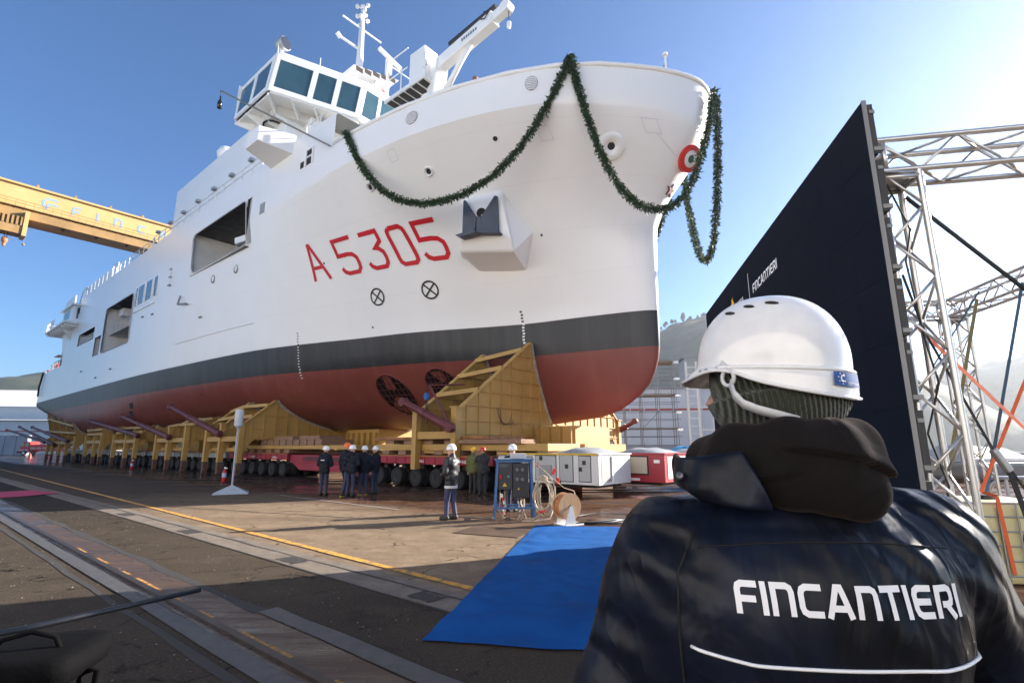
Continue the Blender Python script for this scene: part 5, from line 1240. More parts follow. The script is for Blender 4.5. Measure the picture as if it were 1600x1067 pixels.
# grey covered launch and low pier far right
ln = empty("grey_launch", "grey covered launch with round porthole beyond the far tower", "boat", (26, 29.5, 0), R(20))
obj("launch_hull", MB().hexa([(-3, -1.2, .15), (3, -1.2, .15), (3, 1.2, .15), (-3, 1.2, .15), (-3.5, -1.5, 1.0), (3.6, -1.5, 1.0), (3.6, 1.5, 1.0), (-3.5, 1.5, 1.0)]), mat("launch_grey", (.20, .21, .22), .5), ln, bevel=.2)
obj("launch_cover", MB().hexa([(-3.3, -1.4, 1.0), (3.3, -1.4, 1.0), (3.3, 1.4, 1.0), (-3.3, 1.4, 1.0), (-2, -.7, 1.9), (1.6, -.7, 1.75), (1.6, .7, 1.75), (-2, .7, 1.9)]), mat("launch_cover", (.26, .27, .28), .6), ln, bevel=.25)
obj("porthole", MB().lathe([(.34, 0), (.34, .08), (.24, .08), (.24, .02), (0, .02)], (.3, -1.36, .65), 'y', 16, cap=False), m_grille, ln)
obj("launch_cradle", MB().box(-2, -1.6, -1, 1, 0, .3).box(1.6, 2, -1, 1, 0, .3), m_wood, ln)
for k, (x, y, w_, h) in enumerate(((46, 46, 14, 1.3), (30, 40, 6, .9), (38, 36, 9, .7))):
    o = obj("quay_block", MB().box(-w_ / 2, w_ / 2, -1, 1, 0, h), mat("quay_concrete", (.36, .35, .33), .8, noise=(1, .2)), loc=(x, y, 0), rot=(0, 0, R(-20)), bevel=.05); tag(o, ["long low concrete block at the quay edge behind the launch", "short pale concrete block left of the launch", "low concrete block right of the launch"][k], "concrete block")
hp_ = empty("quay_handrail", "horizontal steel handrail on the quay right of the truss tower", "handrail", (12.8, 13, 0), R(-8))
obj("rail", MB().cyl((-1, 0, 1.05), (6, 0, 1.05), .05, 8), m_steel, hp_)
for k in range(4): obj("post", MB().cyl((-.6 + k * 2, 0, 0), (-.6 + k * 2, 0, 1.05), .04, 8), m_steel, hp_)

# ------------------------------------------------------------------ electric distribution stand, cable reel
m_bfr = mat("stand_blue", (.03, .12, .30), .45, noise=(4, .25)); m_cab = mat("cabinet_black", (.018, .02, .026), .45); m_cbl = mat("cable_cream", (.50, .42, .32), .6); m_cgr = mat("cable_grey", (.16, .15, .14), .6)
ds = empty("distribution_stand", "blue frame with black electric distribution cabinet and hanging cables", "electric cabinet", (-.44, 13.55, 0), R(4))
Wc, Dc, Hc = 1.02, .62, 1.46
for (x, y) in ((0, 0), (Wc, 0), (0, Dc), (Wc, Dc)):
    xi = .08 if x == 0 else Wc - .08
    obj("frame_leg", MB().beam((x, y, 0), (xi, .15 if y == 0 else Dc - .15, Hc), .055, .055), m_bfr, ds)
for (p, q) in (((.0, 0, .28), (Wc, 0, .28)), ((0, Dc, .28), (Wc, Dc, .28)), ((.0, 0, .28), (0, Dc, .28)), ((Wc, 0, .28), (Wc, Dc, .28)), ((.06, .13, Hc - .03), (Wc - .06, .13, Hc - .03)), ((.06, Dc - .13, Hc - .03), (Wc - .06, Dc - .13, Hc - .03)), ((.06, .13, Hc - .03), (.06, Dc - .13, Hc - .03)), ((Wc - .06, .13, Hc - .03), (Wc - .06, Dc - .13, Hc - .03))):
    obj("frame_bar", MB().beam(p, q, .05, .05), m_bfr, ds)
obj("canopy", MB().box(.0, Wc, .08, Dc - .08, Hc, Hc + .03), m_bfr, ds)
obj("cabinet_box", MB().box(.10, .46, .10, .42, .72, Hc - .06), m_cab, ds, bevel=.01)
obj("cabinet_box", MB().box(.47, .88, .12, .42, .52, Hc - .08), m_cab, ds, bevel=.01)
for (x, z) in ((.58, 1.22), (.72, 1.22), (.58, .98), (.72, .98)): obj("socket", MB().lathe([(.042, .0), (.042, -.05), (.03, -.055), (.03, -.02), (0, -.02)], (x, .12, z), 'y', 12, cap=False), mat("socket_grey", (.22, .23, .25), .5), ds)
obj("display", MB().box(.13, .34, .094, .1, 1.28, 1.36), mat("display", (.04, .06, .07), .2), ds); obj("indicator", MB().box(.33, .38, .094, .1, 1.02, 1.08), mat("cyan_lamp", (.05, .25, .3), .3), ds)
for (x, z, s_) in ((.26, .80, .06), (.62, .72, .035)): obj("warning_sign", MB().prism([(x - s_, .096, z), (x + s_, .096, z), (x, .096, z + s_ * 1.7)], (0, 0, 0), (0, .003, 0)), mat("stripe_yellow"), ds)
obj("plug", MB().cyl((.17, .09, 1.0), (.15, .05, 1.08), .03, 8), m_red, ds)
obj("top_box", MB().box(.42, .82, .15, .5, Hc + .035, Hc + .17), mat("box_grey", (.50, .52, .54), .5), ds, bevel=.01)
obj("top_paper", MB().box(.10, .40, .12, .45, Hc + .032, Hc + .05), m_wmk, ds)
rc = random.Random(8)
for k in range(11):
    x = .55 + rc.uniform(0, .35) if k < 7 else .14 + rc.uniform(0, .2); z1 = .53 if k < 7 else .72; y = .26 + rc.uniform(-.1, .1)
    P = [(x, y, z1), (x + rc.uniform(-.03, .03), y - .05, .38), (x + rc.uniform(-.07, .07), y - .12, .2), (x + rc.uniform(-.12, .12), y - .22, .015)]
    obj("hanging_cable", MB().tube(P, .011, 6), m_cbl if k % 3 else m_cgr, ds, smooth=True)
for k in range(6): obj("plug", MB().cyl((.18 + .03 * (k % 3), .1 + .04 * k, .62 - .09 * k), (.20 + .03 * (k % 3), .08 + .04 * k, .54 - .09 * k), .03, 8), m_red if k % 2 else m_wht2, ds)
co = empty("cable_coil", "coiled cream cable with red plugs hung on the blue stand", "cable", (.72, 13.5, 0), R(8))
for k in range(8):
    a0 = rc.uniform(0, 6); rx, rz = .20 + rc.uniform(-.04, .06), .42 + rc.uniform(-.1, .08); cx_, cy_, cz_ = .10 + rc.uniform(-.06, .08), -.06 + rc.uniform(-.09, .09), .62 + rc.uniform(-.08, .08)
    P = [(cx_ + rx * math.cos(a0 + t * .42), cy_ + .03 * math.sin(t), cz_ + rz * math.sin(a0 + t * .42)) for t in range(14)]
    obj("coil_turn", MB().tube(P, .019, 7), m_cbl, co, smooth=True)
for (x, z, a) in ((.30, 1.12, 25), (.42, .88, 10), (-.05, .2, 80)): obj("plug", MB().cyl((x, -.1, z), (x + .15 * math.sin(R(a)), -.12, z + .15 * math.cos(R(a))), .042, 10), m_red, co)
obj("tail", MB().tube([(.1, -.1, .22), (-.2, -.18, .06), (-.5, -.22, .02), (-.15, -.3, .02), (.2, -.2, .06), (.35, -.1, .4)], .02, 7), m_cbl, co, smooth=True)
dr = empty("cable_reel", "wooden cable reel on a white stand by the carpet end", "cable reel", (1.30, 12.72, 0), R(28))
dw = NT("plywood"); dn = dw.noise(3, 5, .6, vec=dw.mapping(scale=(8, 1, 1))); dw.base(dw.ramp(dn, (.3, (.42, .24, .12)), (.7, (.58, .37, .20)))); dw.rough(.7)
for y in (-.14, .14): obj("reel_flange", MB().lathe([(.03, -.012), (.31, -.012), (.31, .012), (.03, .012)], (0, y, .42), 'y', 32, cap=True), dw.m, dr, angle=40)
obj("wound_cable", MB().lathe([(.27, -.125), (.275, -.06), (.27, 0), (.275, .06), (.27, .125)], (0, 0, .42), 'y', 32), mat("wound_orange", (.45, .17, .06), .6, noise=(20, .3)), dr, smooth=True)
obj("axle", MB().cyl((0, -.2, .42), (0, .2, .42), .03, 10), m_steel, dr); obj("hub_hole", MB().cyl((0, -.153, .42), (0, -.15, .42), .045, 14), m_dark, dr)
for y in (-.19, .19): obj("reel_stand", MB().hexa([(-.17, y - .02, .02), (.12, y - .02, .02), (.12, y + .02, .02), (-.17, y + .02, .02), (-.035, y - .02, .43), (.035, y - .02, .43), (.035, y + .02, .43), (-.035, y + .02, .43)]), mat("stand_white", (.62, .63, .64), .45), dr)
obj("stand_foot", MB().box(-.2, .42, -.26, .26, 0, .02), mat("stand_white"), dr)
obj("loose_cable", MB().tube([(-.55, .6, 1.45), (-.2, .4, 1.1), (.1, .25, .82), (.3, .12, .75), (.36, .1, .55), (.3, .08, .38)], .012, 6), m_cbl, dr, smooth=True)
for k, (P, lab, r_) in enumerate((([(1.5, 12.75, .03), (1.9, 12.9, .03), (2.6, 13.4, .03), (2.9, 13.5, .03), (2.4, 12.95, .03), (1.7, 12.6, .03), (2.3, 12.75, .03), (3.1, 13.0, .03)], "black cable looped on the wet ground right of the reel", .022), ([(1.2, 13.6, .03), (1.8, 14.1, .03), (2.3, 14.6, .03), (3.4, 14.4, .03), (5.2, 13.9, .03)], "thin dark cable trailing away over the wet ground", .018), ([(-1.7, 13.9, .02), (-1.2, 14.0, .02), (-.8, 13.75, .02), (-.45, 13.7, .02)], "grey cable with connector left of the blue stand", .016))):
    o = obj("ground_cable", MB().tube([(x - P[0][0], y - P[0][1], z) for x, y, z in P], r_, 6), m_cgr if k else m_blk, loc=(P[0][0], P[0][1], 0), smooth=True); tag(o, lab, "cable")
# ------------------------------------------------------------------ lamp stand, fire extinguishers, cones
ls = empty("lamp_stand", "grey pole stand with cylinder head on a pyramid foot", "lamp stand", (-11.05, 20.93, 0), R(25)); m_lg = mat("stand_grey", (.36, .40, .44), .5)
obj("foot", MB().add([(-.62, -.45, 0), (.62, -.45, 0), (.62, .45, 0), (-.62, .45, 0), (-.62, -.45, .03), (.62, -.45, .03), (.62, .45, .03), (-.62, .45, .03), (0, 0, .34)], [(3, 2, 1, 0), (0, 1, 5, 4), (1, 2, 6, 5), (2, 3, 7, 6), (3, 0, 4, 7), (4, 5, 8), (5, 6, 8), (6, 7, 8), (7, 4, 8)]), m_lg, ls)
obj("pole", MB().cyl((0, 0, .3), (0, 0, 2.6), .035, 10), m_lg, ls)
obj("head", MB().lathe([(.03, 2.45), (.06, 2.55), (.15, 2.62), (.16, 2.68), (.16, 3.22), (.15, 3.28), (.0, 3.30)], n=18), mat("head_grey", (.42, .46, .50), .4), ls, angle=40)
def extinguisher(label, x, y, h=.75):
    e = empty("fire_extinguisher", label, "extinguisher", (x, y, 0), 0, "extinguishers along the cradles")
    obj("cylinder", MB().lathe([(.0, 0), (.1, 0), (.11, .03), (.11, .5), (.08, .58), (.03, .62), (.03, .68)], n=14), mat("ext_red", (.45, .02, .02), .35), e, smooth=True)
    obj("valve", MB().box(-.03, .13, -.03, .03, .66, .72).cyl((.0, 0, .68), (.0, 0, .75), .03, 8), m_wht2, e)
    obj("paper_label", MB().lathe([(.112, .22), (.112, .44)], n=14, cap=False), mat("ext_label", (.35, .42, .6), .6), e)
extinguisher("red fire extinguisher standing by the post left of the lamp stand", -15.3, 28.1)
extinguisher("small red extinguisher farther along the row of posts", -32.0, 44.3)
extinguisher("farthest extinguisher near the stern posts", -44.0, 55.9)
# ------------------------------------------------------------------ fire truck
ft = empty("fire_truck", "small red fire truck parked beyond the stern", "truck", (-101.5, 113.5, 0), R(178))
m_fr = mat("fire_red", (.62, .03, .02), .35)
obj("cab", MB().hexa([(2.2, -1.2, .7), (4.6, -1.2, .7), (4.6, 1.2, .7), (2.2, 1.2, .7), (2.2, -1.1, 2.9), (4.2, -1.1, 2.9), (4.2, 1.1, 2.9), (2.2, 1.1, 2.9)]), m_fr, ft, bevel=.08)
obj("body", MB().box(-4, 2.1, -1.2, 1.2, .9, 2.3), m_fr, ft, bevel=.06)
for (a, b) in ((2.4, 3.2), (3.4, 4.2)):
    for y in (-1.21, 1.19): obj("side_window", MB().box(a, b, y, y + .02, 1.9, 2.65), m_glass, ft)
obj("windscreen", MB().hexa([(4.54, -1.0, 1.75), (4.56, -1.0, 1.75), (4.56, 1.0, 1.75), (4.54, 1.0, 1.75), (4.3, -.95, 2.7), (4.34, -.95, 2.7), (4.34, .95, 2.7), (4.3, .95, 2.7)]), m_glass, ft)
for x in (3.3, -2.4):
    for y in (-1.1, 1.1):
        wz = obj("wheel", MB().lathe([(.28, -.16), (.5, -.16), (.55, -.1), (.55, .1), (.5, .16), (.28, .16)], (x, y, .55), 'y', 20), m_tyre, ft); obj("rim", MB().lathe([(.0, -.17), (.3, -.17), (.3, .17), (0, .17)], (x, y, .55), 'y', 16, cap=False), m_wht2, wz)
obj("bumper", MB().box(4.55, 4.85, -1.2, 1.2, .5, .9), m_dark, ft)
letters("VIGILI DEL FUOCO", lambda x, y, k: (4.0 - x * -1 - 5.6, 1.215, 1.35 + y) if False else (2.0 - 4.4 + (4.4 - x) * 1 + 0.0, 1.22, 1.35 + y), .36, m_wmk, ft, .2)
for k in range(3): obj("door_stripe", MB().box(2.3, 4.4, 1.201, 1.21, 1.2 - .1 * k, 1.25 - .1 * k), m_wmk, ft)
obj("beacon", MB().cyl((3.6, .5, 2.9), (3.6, .5, 3.1), .12, 8), mat("beacon_blue", (.02, .08, .4), .3), ft)
for k, (x, y, c) in enumerate(((-79, 86, m_red), (-70, 79, m_red))):
    cn = empty("traffic_cone", ["red traffic cone on the wet quay near the fire truck", "red marker cone closest to the stern posts"][k], "cone", (x, y, 0)); obj("cone_body", MB().lathe([(.24, .04), (.05, .75), (.0, .76)], n=12), c, cn); obj("cone_foot", MB().box(-.28, .28, -.28, .28, 0, .04), c, cn)
# ------------------------------------------------------------------ camera bag and stand in the left corner
eq = empty("equipment_stand", "dark tube stand with a blue-grey tray at the lower left", "stand", (-1.42, 1.55, 0), 0); m_tubeb = mat("tube_black", (.02, .022, .028), .45)
obj("cross_tube", MB().tube([(-.75, -.25, 1.215), (-.12, .23, 1.235), (.17, .66, 1.24)], .0095, 10), m_tubeb, eq, smooth=True)
obj("tray", MB().box(-.25, .42, -.28, .12, .93, .96), mat("tray_blue", (.10, .14, .17), .35, .4), eq, bevel=.01)
for (x, y) in ((-.22, -.25), (.39, -.25), (-.22, .09), (.39, .09)): obj("stand_leg", MB().cyl((x, y, 0), (x * .9, y * .9, .94), .014, 8), m_tubeb, eq)
obj("upright", MB().cyl((-.22, .06, .95), (-.24, .12, 1.24), .018, 8), m_tubeb, eq)
bgm = mat("bag_black", (.0035, .0035, .004), .8, spec=.06, bump=(120, .15))
bag = empty("camera_bag", "black padded camera bag with straps on the tray", "bag", (-1.27, 1.50, .965), R(12)); bag.scale = (1.1, 1.1, 1.05)
def rbox(mb, x0, x1, y0, y1, z0, z1, seed, n=6, j=.0012):
    bm = bmesh.new(); bmesh.ops.create_cube(bm, size=1); bmesh.ops.subdivide_edges(bm, edges=bm.edges, cuts=n, use_grid_fill=True); r_ = random.Random(seed); bm.verts.index_update(); vs = []
    for v in bm.verts:
        c = v.co.copy(); k = max(abs(c.x), abs(c.y), abs(c.z)); s_ = c.normalized() * .72; c = c.lerp(s_, .30)
        vs.append(((x0 + x1) / 2 + c.x * (x1 - x0) + r_.uniform(-j, j), (y0 + y1) / 2 + c.y * (y1 - y0) + r_.uniform(-j, j), (z0 + z1) / 2 + c.z * (z1 - z0) + r_.uniform(-j, j)))
    fs = [tuple(v.index for v in f.verts) for f in bm.faces]; bm.free(); return mb.add(vs, fs)
obj("bag_body", rbox(MB(), -.125, .115, -.10, .10, 0, .27, 1), bgm, bag, smooth=True); obj("bag_lid", rbox(MB(), -.13, .12, -.11, .105, .235, .30, 2), bgm, bag, smooth=True)
obj("front_pocket", rbox(MB(), -.10, .09, -.14, -.08, .03, .19, 3), bgm, bag, smooth=True)
obj("carry_handle", MB().tube([(-.09, -.02, .285), (-.06, -.02, .325), (.0, -.02, .34), (.05, -.02, .325), (.07, -.02, .285)], .006, 6), bgm, bag, smooth=True)
obj("side_strap", MB().tube([(.12, -.02, .24), (.155, -.03, .245), (.15, -.03, .1), (.16, -.03, .02)], .009, 6), bgm, bag, smooth=True); obj("side_strap", MB().tube([(-.13, -.03, .25), (-.17, -.04, .22), (-.175, -.04, .17)], .009, 6), bgm, bag, smooth=True)
mc = empty("microphone", "black foam microphone tip poking in at the left edge", "microphone", (-1.62, 1.45, 1.55)); obj("foam", MB().tube([(-.25, -.12, .07), (-.02, 0, .01), (.005, .01, .005)], [.016, .016, .009], 12), m_tubeb, mc, smooth=True)
obj("boom_stand", MB().tube([(-.24, -.12, .07), (-.5, -.2, .05), (-.5, -.2, -1.55)], .012, 8), m_tubeb, mc)
# ------------------------------------------------------------------ gantry crane spanning behind the stern
gx_ = 112
m_gy = NT("gantry_yellow"); gn = m_gy.noise(.25, 5, .65); m_gy.base(m_gy.ramp(gn, (.3, (.50, .315, .12)), (.7, (.58, .38, .16)))); m_gy.rough(.5); m_gy = m_gy.m
m_gyd = mat("gantry_ochre", (.30, .18, .065), .6, noise=(.4, .2)); m_gb = mat("gantry_blue", (.22, .34, .46), .5)
gc = ship_empty("gantry_crane", "huge yellow gantry crane girder with pale blue letters behind the ship", "crane", gx_, 0)
G = lambda nm, mb, m, **kw: obj(nm, uo(mb, gx_, 0), m, gc, **kw)
G("girder", MB().box(gx_, gx_ + 3.2, -62, 50, 43.6, 48.4), m_gy)
G("girder_flange", MB().box(gx_ - .35, gx_ + 3.5, -62, 50, 48.4, 48.75), m_gy)
G("girder_belly", MB().box(gx_ - .9, gx_ + 3.8, -62, 50, 42.1, 43.6), m_gyd)
G("walkway", MB().box(gx_ - 1.3, gx_ - .2, -62, 50, 43.9, 44.05), m_gyd)
for z in (44.6, 45.15): G("walkway_rail", MB().cyl((gx_ - 1.3, -62, z), (gx_ - 1.3, 50, z), .05, 6), m_gyd)
for k in range(34): G("walkway_post", MB().cyl((gx_ - 1.3, -20 + k * 1.25, 43.95), (gx_ - 1.3, -20 + k * 1.25, 45.15), .045, 5), m_gyd)
for k in range(8): G("cable_support", MB().box(gx_ + .3, gx_ + .8, -14 + k * 5.5, -13.6 + k * 5.5, 48.75, 49.5), m_gyd)
for k in range(5): G("girder_lug", MB().box(gx_ - .5, gx_ + .5, -6 + k * 5, -5.6 + k * 5, 41.95, 42.1), m_dark)
for l in (46, -58):
    for ds_ in (-9, 9): G("gantry_leg", MB().beam((gx_ + 1.5 + ds_, l, ZG + .6), (gx_ + 1.5 + ds_ * .3, l, 42.2), 2.2, 2.2, up=(0, 1, 0)), m_gy)
    G("leg_sill", MB().box(gx_ - 10, gx_ + 13, l - 1, l + 1, ZG, ZG + 1.6), m_gyd)
fm = lambda l0, zb: (lambda x, y, k: ((-.03 - .01 * k) * K, (l0 - x / K) * K, (zb - ZG) * K + y))
for ch, l0 in (("F", 8.5), ("I", 4.75), ("N", 1.9), ("C", -2.1), ("A", -5.9), ("N", -10.2), ("T", -14.4), ("I", -18.4), ("E", -20.6), ("R", -24.8), ("I", -28.9)):
    obj("letter", glyph_mesh(ch, fm(l0, 45.35), 1.75 * K, .2), m_gb, gc)
for pl in ([(1.0, .95), (.35, .95), (.08, .75), (.02, .5), (.12, .2), (.3, .05)], [(1.05, .5), (.5, .5), (.36, .4), (.3, .0)]):
    L_, R_ = offset_poly(pl, .17); f = fm(12.7, 45.2); vs = []
    for a, b in zip(L_, R_): vs += [f(a.x * 2.0, a.y * 2.0, 0), f(b.x * 2.0, b.y * 2.0, 0)]
    obj("emblem_stroke", MB().add(vs, [(2 * i, 2 * i + 2, 2 * i + 3, 2 * i + 1) for i in range(len(L_) - 1)]), m_gb, gc)
ty = ship_empty("crane_trolley", "yellow crane trolley cabin hanging at the left girder end", "trolley", gx_, 16, 42)
T_ = lambda nm, mb, m: obj(nm, uo(mb, gx_, 16, 42), m, ty)
T_("cabin", MB().box(gx_ - 1.6, gx_ + 1, 14.6, 19.5, 38.9, 40.4), m_gyd); T_("cabin_frame", MB().box(gx_ - 1.8, gx_ + 1.2, 14.2, 14.8, 38.6, 43.2).box(gx_ - 1.8, gx_ + 1.2, 18.6, 19.6, 38.6, 45), m_gy)
for k in range(6): T_("cabin_slat", MB().box(gx_ - 1.7, gx_ - 1.6, 14.9 + k * .6, 15.2 + k * .6, 40.4, 42), m_gyd)
T_("hoist_rope", MB().cyl((gx_ - .5, 16.8, 38.9), (gx_ - .5, 16.8, 37.9), .05, 5).cyl((gx_ - .5, 16.4, 38.9), (gx_ - .5, 16.5, 37.9), .05, 5), m_dark)
T_("hook_block", MB().lathe([(.0, 36.3), (.2, 36.4), (.25, 36.9), (.42, 37.3), (.45, 37.8), (.2, 38.1)], (gx_ - .5, 16.65, 0), n=12), mat("hook_orange", (.62, .16, .06), .5))
T_("small_hook", MB().cyl((gx_ - .5, 14.2, 38.8), (gx_ - .5, 14.2, 37.6), .03, 5).ico((gx_ - .5, 14.2, 37.4), .25, 1), m_gyd)

# ------------------------------------------------------------------ halls and other buildings
m_hall = mat("hall_cladding", (.70, .69, .67), .6, noise=(.05, .06)); m_hgrey = mat("hall_plinth", (.34, .34, .35), .7); m_hred = mat("hall_stripe", (.42, .07, .06), .6)
def hall(name, label, cx, cy, w, d, h, rz, m, ribs=0, stripe=None, plinth=0, roof=1.0, door=None):
    b = empty(name, label, "building", (cx, cy, 0), rz)
    obj("wall", MB().box(-w / 2, w / 2, -d / 2, d / 2, plinth, h), m, b)
    if plinth: obj("plinth", MB().box(-w / 2 - .1, w / 2 + .1, -d / 2 - .1, d / 2 + .1, 0, plinth), m_hgrey, b)
    obj("roof", MB().prism([(-w / 2 - .4, -d / 2 - .4, h), (w / 2 + .4, -d / 2 - .4, h), (w / 2 + .4, 0, h + roof), (-w / 2 - .4, 0, h + roof)], (0, 0, 0), (0, 0, .25)).prism([(-w / 2 - .4, 0, h + roof), (w / 2 + .4, 0, h + roof), (w / 2 + .4, d / 2 + .4, h), (-w / 2 - .4, d / 2 + .4, h)], (0, 0, 0), (0, 0, .25)), m_hgrey if roof < 2 else m_hall, b)
    for k in range(ribs): obj("cladding_rib", MB().box(-w / 2 + (k + .5) * w / ribs - .08, -w / 2 + (k + .5) * w / ribs + .08, -d / 2 - .12, -d / 2, plinth, h), m, b)
    if stripe: obj("red_stripe", MB().box(-w / 2 - .03, w / 2 + .03, -d / 2 - .05, -d / 2, stripe, stripe + .3), m_hred, b)
    if door:
        for (x, dw_, dh, dm) in door: obj("door", MB().box(x, x + dw_, -d / 2 - .15, -d / 2, 0, dh), dm, b)
    return b
# unseen hall behind the photographer, added to bounce sunlight onto the shaded hull
bounce_hall = hall("assembly_hall", "long white hall added out of view behind the photographer to bounce light", *tr(-18, 36)[:2], 150, 26, 21.0, AX, m_hall, 0, None, 1.2, 2.0, [(-40, 12, 10, m_hgrey), (20, 12, 10, m_hgrey)])
# left: two sheds behind the stern
hall("assembly_hall", "very large white hall with pale roof far behind the fire truck", -172, 190, 110, 60, 14.0, R(8), m_hall, 0, 9.0, 1.5, 8.0)
hall("assembly_hall", "lower white shed with thin red band behind the stern", -150, 158, 70, 20, 9.0, R(5), m_hall, 0, 6.0, 0, .8)
wl_ = empty("container_wall", "grey ribbed container wall left of the fire truck", "wall", (-118, 118, 0), R(3))
for k in range(9): obj("container_panel", MB().box(-14 + k * 2.5, -11.6 + k * 2.5, -.5, .5, 0, 4.4), mat("container_grey", (.36, .37, .40), .6, noise=(.3, .15)), wl_, bevel=.05)
# right of the bow
m_shed = mat("shed_panel", (.62, .63, .65), .55, noise=(.08, .05)); m_bd = mat("door_blue", (.03, .10, .33), .5)
hall("workshop_hall", "pale grey workshop hall with red band and blue door beyond the bow", 33, 92, 46, 24, 10.8, R(-6), m_shed, 21, 7.4, 2.0, .6, [(4.6, 3.9, 5.4, m_bd), (10, 5, 7, m_hgrey)])
hall("tall_shed", "tall ribbed beige shed behind the workshop hall", 42.0, 118, 4.6, 6, 21.5, R(-6), mat("shed_beige", (.40, .39, .36), .6), 12, None, 0, .4)
# scaffold tower behind the stem
sf = empty("scaffold_tower", "steel scaffold tower with plank decks behind the stem", "scaffold", (11.6, 62, 0), R(-8)); m_sc = mat("scaffold_steel", (.22, .22, .23), .5, .4)
NX, NZ, DX, DZ = 4, 6, 2.0, 2.0
for i in range(NX + 1):
    for y in (0, 1.6, 3.2):
        zt_ = (DZ * NZ - (0 if i > 2 else 2.2 * (3 - i) * .55)); obj("standard", MB().cyl((i * DX, y, 0), (i * DX, y, zt_), .05, 6), m_sc, sf)
for j in range(1, NZ + 1):
    for y in (0, 3.2):
        x0 = 0 if j < 5 else DX * (j - 3); obj("ledger", MB().cyl((x0, y, j * DZ), (NX * DX + .4, y, j * DZ), .045, 6), m_sc, sf); obj("ledger", MB().cyl((x0, y, j * DZ - 1), (NX * DX + .4, y, j * DZ - 1), .04, 6), m_sc, sf)
    for i in range(NX + 1):
        if j < 5 or i >= j - 3: obj("transom", MB().cyl((i * DX, 0, j * DZ), (i * DX, 3.2, j * DZ), .04, 6), m_sc, sf)
    if j % 2 == 0: obj("plank_deck", MB().box(0 if j < 5 else DX * (j - 3), NX * DX, .1, 3.1, j * DZ - .14, j * DZ - .06), mat("scaffold_plank", (.34, .28, .21), .8, noise=(1, .2)), sf)
    i = (j * 2) % NX; obj("brace", MB().cyl((i * DX, 0, (j - 1) * DZ), ((i + 1) * DX, 0, j * DZ), .04, 6), m_sc, sf)
    obj("deck_clip", MB().box(NX * DX - .1, NX * DX + .5, -.1, .5, j * DZ - .35, j * DZ - .1), mat("clip_zinc", (.7, .7, .7), .3, .6), sf)
# white ladder frame tower nearer, partly behind the helmet
lt = empty("ladder_tower", "white ladder frame tower beside the helmet brim", "ladder", (19.2, 56, 0), R(-10))
for x in (0, 1.1, 2.6): obj("stile", MB().beam((x, 0, 0), (x, 0, 11.0 if x < 2 else 6.0), .22, .22), mat("ladder_white", (.66, .66, .64), .5), lt)
for k in range(13): obj("rung", MB().beam((0, 0, .8 + k * .8), (1.1, 0, .8 + k * .8), .12, .12), mat("ladder_white"), lt)
for z in (1.6, 3.6, 6.0): obj("rung", MB().beam((1.1, 0, z), (2.6, 0, z), .16, .16), mat("ladder_white"), lt)
# blue tarpaulin heap and boxes behind the red power pack
tp = random.Random(9); n = 16; vs = []
for i in range(n + 1):
    for j in range(n + 1):
        a, b = i / n, j / n; vs.append((a * 7.5, b * 3, (1.1 + .9 * (1 - a)) * min(1, 6 * min(a, 1 - a, b, 1 - b)) ** .6 + tp.uniform(-.05, .05)))
o = obj("blue_tarpaulin", MB().add(vs, [(i * (n + 1) + j, (i + 1) * (n + 1) + j, (i + 1) * (n + 1) + j + 1, i * (n + 1) + j + 1) for i in range(n) for j in range(n)]), mat("tarp_blue", (.03, .20, .42), .5), loc=(9.6, 33, 0), rot=(0, 0, R(-4)), smooth=True); tag(o, "bright blue tarpaulin over a heap behind the red power pack", "tarpaulin")
pk = empty("pallet_stack", "stack of grey covered pallets right of the scaffold foot", "pallets", (13.5, 36, 0), R(-5))
for k in range(5): obj("covered_pallet", rbox(MB(), k * 1.7, k * 1.7 + 1.5, 0, 1.4, 0, 1.7 - .15 * (k % 2), k), mat("cover_pale", (.46, .46, .46), .6), pk, smooth=True)

# ------------------------------------------------------------------ hills
m_hill = NT("wooded_hill"); h1 = m_hill.noise(.035, 6, .75); h2 = m_hill.noise(.006, 3)
m_hill.base(m_hill.mix(m_hill.ramp(h2, (.4, 0.), (.65, .6)), m_hill.ramp(h1, (.35, (.022, .034, .014)), (.65, (.075, .085, .035))), (.10, .10, .065))); m_hill.rough(.9)
def hill(name, cx, cy, rx, ry, h, rz, seed, n=60, rough=.25, detail=0.02):
    mb = MB(); vs = []
    for i in range(n + 1):
        for j in range(n + 1):
            u, v = 2 * i / n - 1, 2 * j / n - 1; e = max(0, 1 - u * u) ** 1.1 * max(0, 1 - v * v)
            p = Vector((u * 2.3 + seed * 3.1, v * 1.7 + seed, seed * .7)); z = h * e * (1 + rough * mnoise.fractal(p, .8, 2.0, 5)) + h * detail * e ** .3 * mnoise.noise(Vector((u * 46, v * 30, seed)))
            vs.append((u * rx, v * ry, z - 2))
    mb.add(vs, [(i * (n + 1) + j, (i + 1) * (n + 1) + j, (i + 1) * (n + 1) + j + 1, i * (n + 1) + j + 1) for i in range(n) for j in range(n)])
    return tag(obj(name, mb, m_hill.m, loc=(cx, cy, 0), rot=(0, 0, rz), smooth=True), kind="structure")
hill("hill", 320, 800, 340, 260, 212, R(-12), 2, 90, .12)
hill("hill", 900, 760, 420, 330, 165, R(-40), 5, 80, .25)
hill("hill", 1350, 800, 560, 420, 235, R(-55), 9, 80, .25)
hill("hill", 760, 1350, 700, 350, 235, R(-25), 4, 80, .25)
hill("hill", -900, 1150, 800, 350, 150, R(15), 7, 80, .2)
